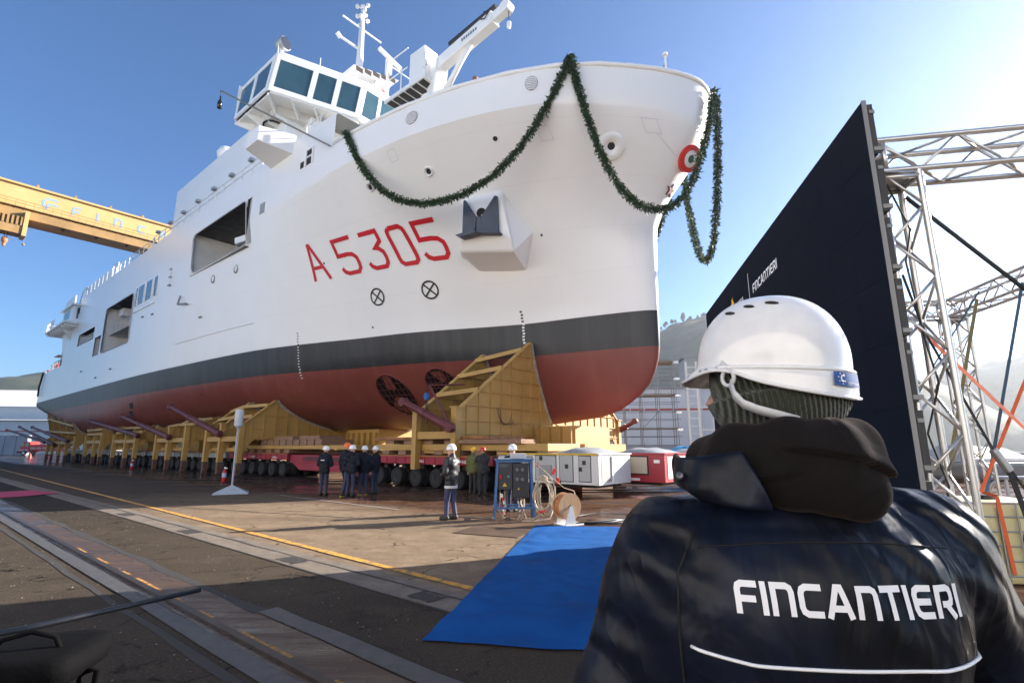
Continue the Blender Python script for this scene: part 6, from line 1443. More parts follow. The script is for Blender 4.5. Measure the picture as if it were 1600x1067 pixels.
# trees along the crest of the near hill: each a trunk and a crown of leaf clumps
m_tl = NT("far_foliage"); tn = m_tl.noise(.8, 3); m_tl.base(m_tl.ramp(tn, (.3, (.022, .04, .015)), (.7, (.07, .09, .035)))); m_tl.rough(.9); m_bark = mat("bark", (.07, .05, .035), .9)
def far_tree(seed):
    r_ = random.Random(seed); t_ = empty("hill_tree", None, None); H_ = 8 + r_.random() * 4
    obj("trunk", MB().tube([(0, 0, -3), (.2, 0, H_ * .5), (.1, .2, H_ * .8)], [.35, .25, .1], 6), m_bark, t_)
    vs, fs = [], []
    for k in range(160):
        a = r_.uniform(0, 6.28); q = r_.random() ** .5 * 3.2; z = H_ * .45 + r_.random() * H_ * .6; q *= max(.2, 1 - abs(z / H_ - .65) * 1.5)
        c = Vector((q * math.cos(a), q * math.sin(a), z)); u = Vector((r_.uniform(-1, 1), r_.uniform(-1, 1), r_.uniform(-1, 1))).normalized(); w_ = u.orthogonal() * .75; u = u * .75; o = len(vs); vs += [c - u, c + w_, c + u, c - w_]; fs.append((o, o + 1, o + 2, o + 3))
    obj("crown", MB().add(vs, fs), m_tl.m, t_); return t_
protos = [far_tree(k) for k in range(4)]
for p_ in protos: note_kids(p_)
hl = bpy.data.objects["hill"]; dg_M = hl.matrix_basis
me_h = hl.data; co_ = np.array([v.co[:] for v in me_h.vertices]); rt = random.Random(12)
crest = []
Mh = Matrix.LocRotScale(Vector((320, 800, 0)), Matrix.Rotation(R(-12), 3, 'Z').to_quaternion(), Vector((1, 1, 1)))
nn_ = 91
for i in range(nn_):
    row = co_[i * nn_:(i + 1) * nn_]; j = int(row[:, 2].argmax()); crest.append(Mh @ Vector(row[j]))
k_ = 0
for i in range(30):
    t = rt.uniform(.27, .62); f = t * (nn_ - 1); a = crest[int(f)]; b = crest[min(nn_ - 1, int(f) + 1)]; c = a.lerp(b, f - int(f))
    o = protos[k_] if k_ < 4 else copy_tree(protos[k_ % 4]); k_ += 1
    o.location = (c.x + rt.uniform(-8, 8), c.y + rt.uniform(-10, 6), c.z - 2.5); o.rotation_euler = (0, 0, rt.uniform(0, 6)); s_ = rt.uniform(.7, 1.25); o.scale = (s_, s_, s_)
    tag(o, "small dark tree on the crest of the hill behind the workshop", "tree", "trees along the hill crest")
# ------------------------------------------------------------------ people: smooth bodies from blended shapes, meshed with surface nets
def smin(a, b, k):
    h = np.clip(.5 + .5 * (b - a) / k, 0, 1); return b * (1 - h) + a * h - k * h * (1 - h)
def sd_cap(X, a, b, ra, rb, sq=None):
    a = np.array(a, float); b = np.array(b, float); d = b - a; L2 = max(1e-9, d @ d)
    t = np.clip(((X - a) @ d) / L2, 0, 1); c = a + t[..., None] * d; D_ = X - c
    if sq is not None: D_ = D_ / np.array(sq)
    return np.sqrt((D_ ** 2).sum(-1)) * (min(sq) if sq is not None else 1) - (ra + (rb - ra) * t) * (min(sq) if sq is not None else 1)
def sd_ell(X, c, r):
    r = np.array(r, float); q = (X - np.array(c, float)) / r; n = np.sqrt((q ** 2).sum(-1)); n2 = np.sqrt(((q / r) ** 2).sum(-1)) + 1e-9
    return n * (n - 1) / n2
def surfnet(f, lo, hi, h):
    """naive surface nets of f(points)<0"""
    lo = np.array(lo, float); n = np.ceil((np.array(hi) - lo) / h).astype(int) + 1
    g = np.stack(np.meshgrid(*[lo[i] + h * np.arange(n[i]) for i in range(3)], indexing='ij'), -1)
    c = 4; nc = (n + c - 2) // c + 1                       # coarse pass, then only evaluate near the surface
    gc_ = np.stack(np.meshgrid(*[lo[i] + h * c * np.arange(nc[i]) for i in range(3)], indexing='ij'), -1)
    Vc = f(gc_.reshape(-1, 3)).reshape(nc); near = np.abs(Vc) < h * c * 2.6
    ii = [np.clip((np.arange(n[i]) + c // 2) // c, 0, nc[i] - 1) for i in range(3)]
    sel = near[np.ix_(*ii)]; V = Vc[np.ix_(*ii)].copy(); V[sel] = f(g[sel])
    ins = V < 0
    c8 = [ins[i:n[0] - 1 + i, j:n[1] - 1 + j, k:n[2] - 1 + k] for i in (0, 1) for j in (0, 1) for k in (0, 1)]
    s_ = sum(c.astype(int) for c in c8); act = (s_ > 0) & (s_ < 8)
    idx = -np.ones(act.shape, int); ids = np.argwhere(act); idx[act] = np.arange(len(ids))
    acc = np.zeros((len(ids), 3)); cnt = np.zeros(len(ids))
    corner = [(i, j, k) for i in (0, 1) for j in (0, 1) for k in (0, 1)]
    for a in range(8):
        for b in range(a + 1, 8):
            ca, cb = np.array(corner[a]), np.array(corner[b])
            if abs(ca - cb).sum() != 1: continue
            va = V[tuple((ids + ca).T)]; vb = V[tuple((ids + cb).T)]; m = (va < 0) != (vb < 0)
            t = np.where(m, va / np.where(m, va - vb, 1), 0)[:, None]
            acc += np.where(m[:, None], ca + t * (cb - ca), 0); cnt += m
    P = lo + h * (ids + acc / np.maximum(cnt, 1)[:, None])
    faces = []
    for ax in range(3):
        o = [(1, 2), (2, 0), (0, 1)][ax]
        sl0 = [slice(None)] * 3; sl1 = [slice(None)] * 3; sl0[ax] = slice(0, -1); sl1[ax] = slice(1, None)
        A, B_ = ins[tuple(sl0)], ins[tuple(sl1)]; ch = np.argwhere(A != B_)
        ok = np.all([(ch[:, q] > 0) & (ch[:, q] < n[q] - 1) for q in o], axis=0); ch = ch[ok]
        e1 = np.zeros(3, int); e2 = np.zeros(3, int); e1[o[0]] = 1; e2[o[1]] = 1
        q = np.stack([idx[tuple((ch - e1 - e2).T)], idx[tuple((ch - e2).T)], idx[tuple(ch.T)], idx[tuple((ch - e1).T)]], 1)
        flip = ~A[tuple(ch.T)]; q[flip] = q[flip][:, ::-1]; faces.append(q)
    F = np.concatenate(faces); F = F[(F >= 0).all(1)]
    return P, F
def net_mesh(name, f, lo, hi, h, m, parent, smooth_it=2, deform=None):
    P, F = surfnet(f, lo, hi, h)
    if deform is not None: P = deform(P)
    me = bpy.data.meshes.new(name); me.from_pydata(P.tolist(), [], F.tolist()); me.update()
    me.polygons.foreach_set("use_smooth", [True] * len(me.polygons))
    o = link(name, me, m, parent)
    if smooth_it:
        s_ = o.modifiers.new("smooth", 'SMOOTH'); s_.iterations = smooth_it; s_.factor = .5
    return o
m_skin = mat("skin", (.50, .29, .21), .55); m_navy = mat("navy_jacket", (.007, .010, .019), .6, spec=.2, noise=(3, .3), bump=(14, .5)); m_trs = mat("navy_trousers", (.016, .022, .065), .6, noise=(3, .3), bump=(12, .5)); m_trs2 = mat("dark_trousers", (.02, .02, .024), .7)
m_boot = mat("boot_dark", (.02, .018, .016), .6); m_hw = mat("helmet_white", (.80, .80, .79), .18, coat=.4); m_ho = mat("helmet_orange", (.80, .13, .02), .3); m_hr = mat("helmet_red", (.5, .03, .02), .3); m_hy = mat("helmet_yellow", (.75, .42, .02), .3); m_hair = mat("hair_dark", (.03, .02, .015), .8)
m_rust2 = mat("reflective_white", (.7, .7, .7), .4)
def person(label, x, y, face, H_=1.75, helmet=None, jacket=None, trousers=None, arms="back", lean=0.0, stride=.0, crouch=False, hood=False, yellow_soles=False, logo=False, grey_hem=False, grp=None, hx=.017):
    """standing figure facing direction `face` (degrees, 0 = +X); arms: back, front, side, reach"""
    jacket = jacket or m_navy; trousers = trousers or m_trs; helmet = helmet or m_hw; k = H_ / 1.75
    t = empty("person", label, "person", (x, y, 0), R(face), grp)
    hipz, shz = (.92, 1.44) if not crouch else (.50, 1.00); lx = lean; legs = []
    for s_ in (-1, 1):
        fx = stride * s_
        hip = (0, .09 * s_, hipz); knee = (fx * .5 + .03, .10 * s_, .50) if not crouch else (.34, .15 * s_, .52); ank = (fx, .11 * s_, .08)
        legs.append((hip, knee, ank))
    sh = [(lx, .19 * s_, shz - .02) for s_ in (-1, 1)]
    A = []
    for i, s_ in enumerate((-1, 1)):
        if arms == "back": el, ha = (lx - .10, .27 * s_, shz - .30), (lx - .16, .07 * s_, shz - .47)
        elif arms == "front": el, ha = (lx + .03, .27 * s_, shz - .30), (lx + .20, .06 * s_, shz - .34)
        elif arms == "reach": el, ha = (lx + .22, .22 * s_, shz - .14), (lx + .45, .16 * s_, shz - .02)
        else: el, ha = (lx - .02, .26 * s_, shz - .30), (lx + .05, .27 * s_, shz - .56)
        A.append((el, ha))
    head = (lx + .03, 0, shz + .205)
    def torso(X, g):
        d = sd_cap(X, (0, 0, hipz + .02), (lx * .6, 0, shz - .22), .135 + g, .15 + g, (.82, 1.18, 1)); d = smin(d, sd_cap(X, (lx, -.10, shz - .07), (lx, .10, shz - .07), .115 + g, .115 + g), .10)
        return d
    def arm(X, g):
        d = None
        for i in range(2):
            e = smin(sd_cap(X, sh[i], A[i][0], .062 + g, .052 + g), sd_cap(X, A[i][0], A[i][1], .050 + g, .038 + g), .03); d = e if d is None else np.minimum(d, e)
        return d
    def leg(X, g):
        d = None
        for hip, knee, ank in legs:
            e = smin(sd_cap(X, hip, knee, .085 + g, .06 + g), sd_cap(X, knee, ank, .056 + g, .042 + g), .03); d = e if d is None else smin(d, e, .03)
        return d
    def hands(X):
        d = None
        for i in range(2):
            el, ha = np.array(A[i][0]), np.array(A[i][1]); dr_ = (ha - el) / np.linalg.norm(ha - el); up = np.cross(dr_, (0, 1, .2)); up /= np.linalg.norm(up); sdv = np.cross(dr_, up)
            e = sd_cap(X, ha, ha + dr_ * .085, .034, .036, None)
            for q in range(4): 
                b = ha + dr_ * .085 + sdv * (q - 1.5) * .021; e = np.minimum(e, smin(sd_cap(X, b, b + dr_ * (.04 + .006 * (q % 3)), .0105, .010), sd_cap(X, b + dr_ * .045, b + dr_ * .07 - up * .02, .010, .009), .008))
            b = ha + dr_ * .03 + sdv * .035; e = np.minimum(e, sd_cap(X, b, b + dr_ * .05 + sdv * .02, .013, .010)); d = e if d is None else np.minimum(d, e)
        return d
    def headf(X):
        d = sd_ell(X, head, (.098, .076, .118)); d = smin(d, sd_ell(X, (head[0] + .02, 0, head[2] - .07), (.065, .058, .06)), .04); d = smin(d, sd_cap(X, (lx, 0, shz), (lx + .015, 0, shz + .12), .06, .055), .03)
        d = smin(d, sd_cap(X, (head[0] + .098, 0, head[2] + .01), (head[0] + .118, 0, head[2] - .03), .011, .017), .015)
        for s_ in (-1, 1): d = np.minimum(d, sd_ell(X, (head[0] - .005, .078 * s_, head[2] - .01), (.022, .010, .033)))
        d = np.maximum(d, -sd_ell(X, (head[0] + .105, .0, head[2] - .062), (.014, .028, .005)))
        for s_ in (-1, 1): d = np.maximum(d, -sd_ell(X, (head[0] + .098, .033 * s_, head[2] + .012), (.014, .016, .009)))
        return d
    lo, hi = (-.55, -.42, 0), (.75, .42, shz + .45)
    body = net_mesh("body", lambda X: np.minimum(smin(smin(torso(X, -.012), arm(X, -.010), .04), leg(X, -.010), .03), np.minimum(smin(headf(X), torso(X, -.012), .03), hands(X))), lo, hi, hx, m_skin, t)
    net_mesh("trousers", lambda X: np.maximum(smin(leg(X, .012), sd_cap(X, (0, -.05, hipz), (0, .05, hipz), .12, .12), .05), np.maximum(X[:, 2] - hipz - .12, .07 - X[:, 2])), lo, hi, hx, trousers, t)
    hem = hipz - .12
    def jk(X):
        w = .006 * np.sin(X[:, 2] * 38 + 6 * X[:, 1]) * np.cos(X[:, 1] * 17 + X[:, 0] * 9)
        d = smin(torso(X, .030), arm(X, .020), .035); d = smin(d, sd_cap(X, (0, 0, hem - .02), (0, 0, hipz + .1), .155, .15, (.9, 1.2, 1)), .05); d = smin(d, sd_cap(X, (lx - .015, 0, shz + .03), (lx - .01, 0, shz + .10), .085, .078), .03)
        if hood: d = smin(d, sd_ell(X, (lx - .11, 0, shz + .03), (.08, .12, .09)), .04)
        return np.maximum(d + w, np.maximum(hem - X[:, 2], -(np.minimum(np.linalg.norm(X - np.array(A[0][1]), axis=1), np.linalg.norm(X - np.array(A[1][1]), axis=1)) - .03)))
    jo = net_mesh("jacket", jk, lo, hi, hx, jacket, t)
    if grey_hem: net_mesh("jacket_lining", lambda X: np.maximum(np.maximum(np.abs(sd_cap(X, (.0, 0, hem - .02), (0, 0, hipz + .1), .16, .152, (.9, 1.2, 1))) - .012, hem - .055 - X[:, 2]), np.maximum(X[:, 2] - hem - .02, X[:, 0] * .5 - X[:, 1] + .02)), lo, hi, hx, mat("lining_grey", (.55, .55, .56), .6), t)
    for hip, knee, ank in legs:
        b = net_mesh("boot", lambda X, ank=ank: np.maximum(np.minimum(sd_cap(X, (ank[0] - .03, ank[1], .05), (ank[0] + .15, ank[1], .04), .055, .045), sd_cap(X, (ank[0], ank[1], .05), (ank[0], ank[1], .15), .05, .055)), -X[:, 2]), (ank[0] - .2, ank[1] - .15, -.02), (ank[0] + .3, ank[1] + .15, .3), hx, m_boot, t)
        if yellow_soles: obj("boot_sole", MB().box(ank[0] - .07, ank[0] + .2, ank[1] - .05, ank[1] + .05, .0, .018), mat("sole_yellow", (.55, .42, .03), .6), t)
    hz = head[2] + .035
    he = obj("helmet", MB().lathe([(.126, 0), (.130, .01), (.128, .04), (.118, .085), (.09, .125), (.05, .147), (0, .153)], (head[0] - .005, 0, hz), n=20, cap=False), helmet, t, smooth=True)
    obj("helmet_peak", MB().hexa([(head[0] + .08, -.09, hz - .008), (head[0] + .175, -.05, hz - .02), (head[0] + .175, .05, hz - .02), (head[0] + .08, .09, hz - .008), (head[0] + .08, -.09, hz + .012), (head[0] + .175, -.05, hz - .012), (head[0] + .175, .05, hz - .012), (head[0] + .08, .09, hz + .012)]), helmet, he, bevel=.004)
    obj("helmet_rim", MB().lathe([(.126, -.006), (.137, -.006), (.137, .004), (.126, .008)], (head[0] - .005, 0, hz), n=20, cap=False), helmet, he)
    if logo:
        obj("back_print", MB().hexa([(lx - .186, -.075, shz - .155), (lx - .180, -.075, shz - .155), (lx - .180, .075, shz - .155), (lx - .186, .075, shz - .155), (lx - .186, -.075, shz - .125), (lx - .180, -.075, shz - .125), (lx - .180, .075, shz - .125), (lx - .186, .075, shz - .125)]), m_rust2, t)
    t.scale = (k, k, k)
    return t
gp = "men in navy jackets by the trailers"
person("man in navy jacket and white helmet, leftmost of the group, back turned", -7.15, 20.1, 80, 1.76, arms="front", logo=True, grp=gp)
person("man in the group wearing the orange helmet", -6.32, 20.0, 55, 1.88, helmet=m_ho, arms="side", stride=.16, yellow_soles=True, grp=gp)
person("broad man in long navy jacket and white helmet beside the orange helmet", -6.03, 19.75, 75, 1.80, arms="front", hood=True, grp=gp)
person("man half hidden behind the broad one, white helmet", -5.75, 20.45, 110, 1.77, arms="side", yellow_soles=True, grp=gp)
person("man on the group's right edge facing his colleagues, white helmet", -5.42, 20.9, 165, 1.76, arms="side", grp=gp)
person("lone man in black jacket and white helmet with hands clasped behind", -1.55, 13.55, 155, 1.80, jacket=mat("black_jacket", (.009, .010, .013), .5, noise=(3, .3), bump=(12, .6)), trousers=mat("blue_trousers", (.03, .035, .10), .6, noise=(3, .3), bump=(12, .5)), arms="front", stride=.06, grey_hem=True)
person("worker with red helmet reaching to the trailer deck beside the cabinet", -1.12, 20.2, 100, 1.72, helmet=m_hr, jacket=m_trs2, trousers=m_trs2, arms="reach")
person("worker with yellow helmet half behind the red helmeted one", -1.55, 20.8, 60, 1.72, helmet=m_hy, jacket=mat("olive_jacket", (.10, .11, .03), .7), trousers=m_trs2, arms="side")
person("man with white helmet looking over the blue cabinet", .02, 15.4, 250, 1.80, arms="side")
# ------------------------------------------------------------------ the man in the foreground, seen from behind
MX, MY = .505, 1.0
man = empty("person", "man seen from behind in a navy FINCANTIERI jacket, white helmet over green beanie", "person", (MX, MY, 0))
man["label"] = "man seen close from behind in lettered navy jacket, white helmet over green beanie"
def fold(X):
    x, y, z = X[:, 0], X[:, 1], X[:, 2]
    def ridge(q, p): return 1 - np.abs(np.sin(q)) ** p
    w1 = np.sin(z * 7 + x * 5 + .4) + .6 * np.sin(z * 13 - x * 8); w2 = np.sin(x * 7 + z * 4) + .5 * np.sin(z * 17 + x * 3)
    rgt = np.clip((x - .02) / .20, 0, 1) * np.clip((z - 1.44) / .12, 0, 1)
    lft = np.clip((-x - .16) / .10, 0, 1); mid = 1 - np.clip((z - 1.60) / .08, 0, 1)
    a = ridge(x * 13 + z * 6 + .9 * w1, .9) * (.25 + .75 * np.sin(x * 5 + z * 3 + 2) ** 2)     # long vertical drapes
    b = ridge(x * 24 + z * 17 + .7 * w2, .7) * (.4 + .6 * np.sin(x * 9 - z * 11) ** 2)         # pulls fanning over the right shoulder
    c = ridge(z * 19 + x * 12 + 1.0 * w1 + y * 8, .8)                                          # sleeve creases
    seam = np.exp(-((x + .218 + .05 * (1.60 - z)) / .0035) ** 2) + np.exp(-((x - .243 - .03 * (1.60 - z)) / .0035) ** 2)
    seam = seam * (z < 1.66) * (y < .06) * (z > 1.2)
    yoke = np.exp(-((z - 1.672 + .25 * x * x) / .003) ** 2) * (y < .05) * (np.abs(x) < .2)
    return -(.010 * a * mid + .015 * b * rgt + .011 * c * lft) + .005 + .0045 * seam + .002 * yoke
SHZ = 1.635
def m_torso(X, g=0.0):
    d = sd_cap(X, (0, .03, .98), (0, .01, 1.48), .165 + g, .178 + g, (1.36, .86, 1))
    d = smin(d, sd_cap(X, (-.205, .01, SHZ - .035), (.250, .01, SHZ - .015), .098 + g, .098 + g, (1, 1.1, 1)), .09)
    d = smin(d, sd_cap(X, (0, .02, SHZ - .02), (0, .02, SHZ + .10), .135 + g, .085 + g), .13)
    d = smin(d, sd_cap(X, (-.11, -.035, 1.50), (.12, -.035, 1.50), .125 + g, .125 + g, (1, .95, 1.25)), .08)
    return d
ARM = [((-.215, .01, SHZ - .03), (-.322, .03, 1.35), (-.32, .13, 1.10)), ((.275, .01, SHZ - .015), (.405, .04, 1.38), (.39, .15, 1.12))]
def m_arm(X, g=0.0):
    d = None
    for a, b, c in ARM:
        e = smin(sd_cap(X, a, b, .088 + g, .078 + g), sd_cap(X, b, c, .076 + g, .056 + g), .04); d = e if d is None else np.minimum(d, e)
    return d
def m_jacket(X):
    d = smin(m_torso(X), m_arm(X), .055)
    d = smin(d, sd_cap(X, (0, .03, .86), (0, .03, 1.05), .175, .165, (1.28, .9, 1)), .06)
    d = d + fold(X)
    # armhole seams and yoke seam pressed in
    return np.maximum(d, .84 - X[:, 2])
jn = NT("jacket_nylon"); f1 = jn.noise(4.5, 3, .5, vec=jn.mapping(scale=(1.7, 1, .8), rot=(0, R(22), 0)), dist=.9); f2 = jn.noise(15, 2, .5, vec=jn.mapping(scale=(1.5, 1, .7), rot=(0, R(-28), 0)), dist=.7)
jn.base(jn.ramp(f1, (.35, (.0034, .0040, .0066)), (.7, (.0042, .0078, .020)))); jn.rough(.40)
rdg = jn.math('ABSOLUTE', jn.math('SUBTRACT', jn.noise(3.6, 2.5, .5, vec=jn.mapping(scale=(1.8, 1, .75), rot=(0, R(28), 0)), dist=.8), .5))
f4 = jn.noise(11, 2, .5, vec=jn.mapping(scale=(1.6, 1, .35), rot=(0, R(12), 0)), dist=.5)
wv_ = jn.n("ShaderNodeTexWave", wave_type='BANDS', bands_direction='X', wave_profile='SIN'); wv_.inputs["Scale"].default_value = 5.5; wv_.inputs["Distortion"].default_value = 5.0; wv_.inputs["Detail"].default_value = 2.0; wv_.inputs["Detail Scale"].default_value = 1.4; jn.l(jn.mapping(rot=(0, R(38), 0)), wv_.inputs["Vector"])
xyz = jn.sep(); mk = jn.math('MULTIPLY', jn.ramp(xyz[0], (.02, .12), (.16, 1.)), jn.ramp(jn.math('MULTIPLY_ADD', xyz[2], 1.0, -1.0), (.44, .25), (.60, 1.)))
wv2 = jn.n("ShaderNodeTexWave", wave_type='BANDS', bands_direction='Z', wave_profile='SIN'); wv2.inputs["Scale"].default_value = 4.5; wv2.inputs["Distortion"].default_value = 6.0; wv2.inputs["Detail"].default_value = 2.0; jn.l(jn.mapping(rot=(0, R(-35), 0)), wv2.inputs["Vector"])
mk2 = jn.ramp(jn.math('MULTIPLY', xyz[0], -1.0), (.14, .08), (.24, .9))
wr = jn.math('ADD', jn.math('MULTIPLY', jn.math('MULTIPLY', wv_.outputs["Fac"], mk), .55), jn.math('MULTIPLY', jn.math('MULTIPLY', wv2.outputs["Fac"], mk2), .45))
jn.bump(jn.math('ADD', jn.math('ADD', f1, wr), jn.math('ADD', jn.math('MULTIPLY', f4, .30), jn.math('MULTIPLY', jn.math('POWER', rdg, .7), -.75))), .7, .02); jn.p.inputs['Specular IOR Level'].default_value = .2
jacket = net_mesh("jacket", m_jacket, (-.52, -.26, .82), (.60, .32, 1.88), .0085, jn.m, man, 1)
# body under the clothes: one continuous figure down to the feet
HC = Vector((.004, .02, 1.922))            # head centre
YAW = R(127); HF = Vector((math.cos(YAW), math.sin(YAW), 0)); HLx = Vector((-HF.y, HF.x, 0))
def hloc(X):                              # to head axes (x forward, y left, z up)
    Q = X - np.array(HC); return np.stack([Q @ np.array(HF), Q @ np.array(HLx), Q[:, 2]], 1)
def m_head(X):
    Q = hloc(X); d = sd_ell(Q, (0, 0, .01), (.10, .078, .118)); d = smin(d, sd_ell(Q, (.025, 0, -.07), (.066, .058, .062)), .04)
    d = smin(d, sd_cap(Q, (.098, 0, .01), (.120, 0, -.03), .011, .018), .015)
    for s_ in (-1, 1): d = np.minimum(d, sd_ell(Q, (-.005, .079 * s_, -.01), (.022, .011, .034)))
    for s_ in (-1, 1): d = np.maximum(d, -sd_ell(Q, (.100, .033 * s_, .012), (.014, .016, .009)))
    d = np.maximum(d, -sd_ell(Q, (.106, 0, -.062), (.014, .028, .005)))
    return d
LEG = [((-.1, .03, .98), (-.12, .05, .52), (-.13, .03, .09)), ((.1, .03, .98), (.12, .05, .52), (.13, .03, .09))]
def m_leg(X, g=0.0):
    d = None
    for a, b, c in LEG:
        e = smin(sd_cap(X, a, b, .095 + g, .068 + g), sd_cap(X, b, c, .064 + g, .046 + g), .03); d = e if d is None else smin(d, e, .03)
    return d
def m_hand(X):
    d = None
    for (a, b, c) in ARM:
        c = np.array(c); dr_ = (c - np.array(b)); dr_ /= np.linalg.norm(dr_); sdv = np.array((0, 1, 0.)); sdv = sdv - dr_ * (sdv @ dr_); sdv /= np.linalg.norm(sdv); up = np.cross(dr_, sdv)
        e = sd_cap(X, c, c + dr_ * .11, .036, .040)
        for q in range(4): p = c + dr_ * .12 + sdv * (q - 1.5) * .022; e = np.minimum(e, smin(sd_cap(X, p, p + dr_ * .04, .011, .0105), sd_cap(X, p + dr_ * .04, p + dr_ * (.07 + .006 * (q % 3)) - up * .02, .0105, .009), .008))
        p = c + dr_ * .04 + sdv * .04; e = np.minimum(e, sd_cap(X, p, p + dr_ * .05 + sdv * .025, .014, .011)); d = e if d is None else np.minimum(d, e)
    return d
net_mesh("body", lambda X: np.minimum(smin(np.minimum(smin(m_head(X), sd_cap(X, (0, .02, 1.66), (.01, .02, 1.84), .066, .058), .03), m_hand(X)), smin(smin(m_torso(X, -.05), m_arm(X, -.03), .03), m_leg(X, -.02), .03), .02), 1e3), (-.46, -.24, 0), (.46, .36, 2.06), .014, m_skin, man)
net_mesh("trousers", lambda X: np.maximum(smin(m_leg(X, .02), sd_cap(X, (-.06, .03, .98), (.06, .03, .98), .13, .13), .05), np.maximum(X[:, 2] - 1.1, .07 - X[:, 2])), (-.35, -.2, .05), (.35, .3, 1.12), .016, m_trs, man)
for sx in (-1, 1): net_mesh("boot", lambda X: np.maximum(np.minimum(sd_cap(X, (.13 * sx, 0, .055), (.15 * sx, .19, .045), .06, .048), sd_cap(X, (.13 * sx, .02, .05), (.13 * sx, .02, .17), .055, .06)), -X[:, 2]), (-.3, -.12, -.02), (.3, .3, .3), .012, m_boot, man)
# back print and piping follow the jacket surface
def back_y(xs, zs, f=None):
    xs = np.asarray(xs, float); zs = np.asarray(zs, float); y0 = np.full(xs.shape, -.32); y1 = np.full(xs.shape, .05)
    f = f or m_jacket; t = np.linspace(-.32, .1, 90); best = np.full(xs.shape, .0); done = np.zeros(xs.shape, bool)
    for k in range(89):
        v = f(np.stack([xs, np.full_like(xs, t[k + 1]), zs], 1)); hit = (v < 0) & ~done; best[hit] = t[k]; done |= hit
    lo_, hi_ = best.copy(), best + (t[1] - t[0])
    for _ in range(12):
        m_ = (lo_ + hi_) / 2; v = f(np.stack([xs, m_, zs], 1)); hi_ = np.where(v < 0, m_, hi_); lo_ = np.where(v < 0, lo_, m_)
    return lo_
m_print = mat("print_white", (.74, .74, .76), .45)
def print_text(text, x0, z0, h, drop, width):
    W0 = text_width(text, 1.0, .09); sc_ = width / W0; x = x0
    for c in text:
        mb = glyph_mesh(c, lambda a, b, k: (a, 0, b), h, .2, sub=5); V_ = np.array(mb.v)
        xs = x + V_[:, 0] * sc_ / h; zs = z0 + V_[:, 2] + drop * (xs - x0) - .10 * V_[:, 0] * 0
        ys = back_y(xs, zs) - .0014
        mb.v = [tuple(p) for p in np.stack([xs, ys, zs], 1)]
        obj("letter", mb, m_print, jacket); x += (GL[c][0] + .09) * sc_
print_text("FINCANTIERI", -.162, 1.552, .046, -.02, .352)
xs = np.linspace(-.225, .262, 70); zs = 1.494 - .012 * np.clip((xs + .235) / .09, 0, 1) - .004 * np.sin(np.linspace(0, 3.1, 70)) - .012 * xs
ys = back_y(xs, zs) - .002
obj("piping", MB().tube([tuple(p) for p in np.stack([xs, ys, zs], 1)], .0027, 6), m_print, jacket, smooth=True)
# sewn armhole seam and yoke seam
zs = np.linspace(1.30, 1.66, 40); xs = -.205 - .035 * np.sin((zs - 1.30) / .36 * 2.4) + .03 * (zs > 1.6) * (zs - 1.6) / .06; ys = back_y(xs, zs) - .0008
obj("armhole_seam", MB().tube([tuple(p) for p in np.stack([xs, ys, zs], 1)], .0022, 5), mat("seam_dark", (.002, .002, .003), .8), jacket, smooth=True)
xs = np.linspace(-.20, .21, 60); zs = 1.652 - .35 * xs ** 2; ys = back_y(xs, zs) - .0004
obj("yoke_seam", MB().tube([tuple(p) for p in np.stack([xs, ys, zs], 1)], .0014, 5), mat("seam_dark"), jacket, smooth=True)
# hood of the fleece worn under the jacket, and the turned-up collar
hd = NT("fleece_hood"); hn = hd.noise(400, 3, .6); hd.base(hd.ramp(hd.noise(6, 3), (.3, (.0055, .0046, .0046)), (.7, (.009, .0075, .0072)))); hd.rough(.95); hf = hd.noise(13, 2, .5, vec=hd.mapping(scale=(1, 1, 1.8), rot=(0, R(30), 0)), dist=.8); hd.bump(hd.math('ADD', hf, hd.math('MULTIPLY', hn, .12)), .35, .012); hd.p.inputs["Specular IOR Level"].default_value = .15; hd.p.inputs["Sheen Weight"].default_value = .12; hd.p.inputs["Sheen Roughness"].default_value = .4; hd.p.inputs["Sheen Tint"].default_value = (.6, .45, .4, 1)
RO_ = [(-.122, .04, 1.776), (-.108, -.06, 1.788), (-.045, -.126, 1.792), (.03, -.134, 1.794), (.090, -.095, 1.798), (.112, .01, 1.802)]
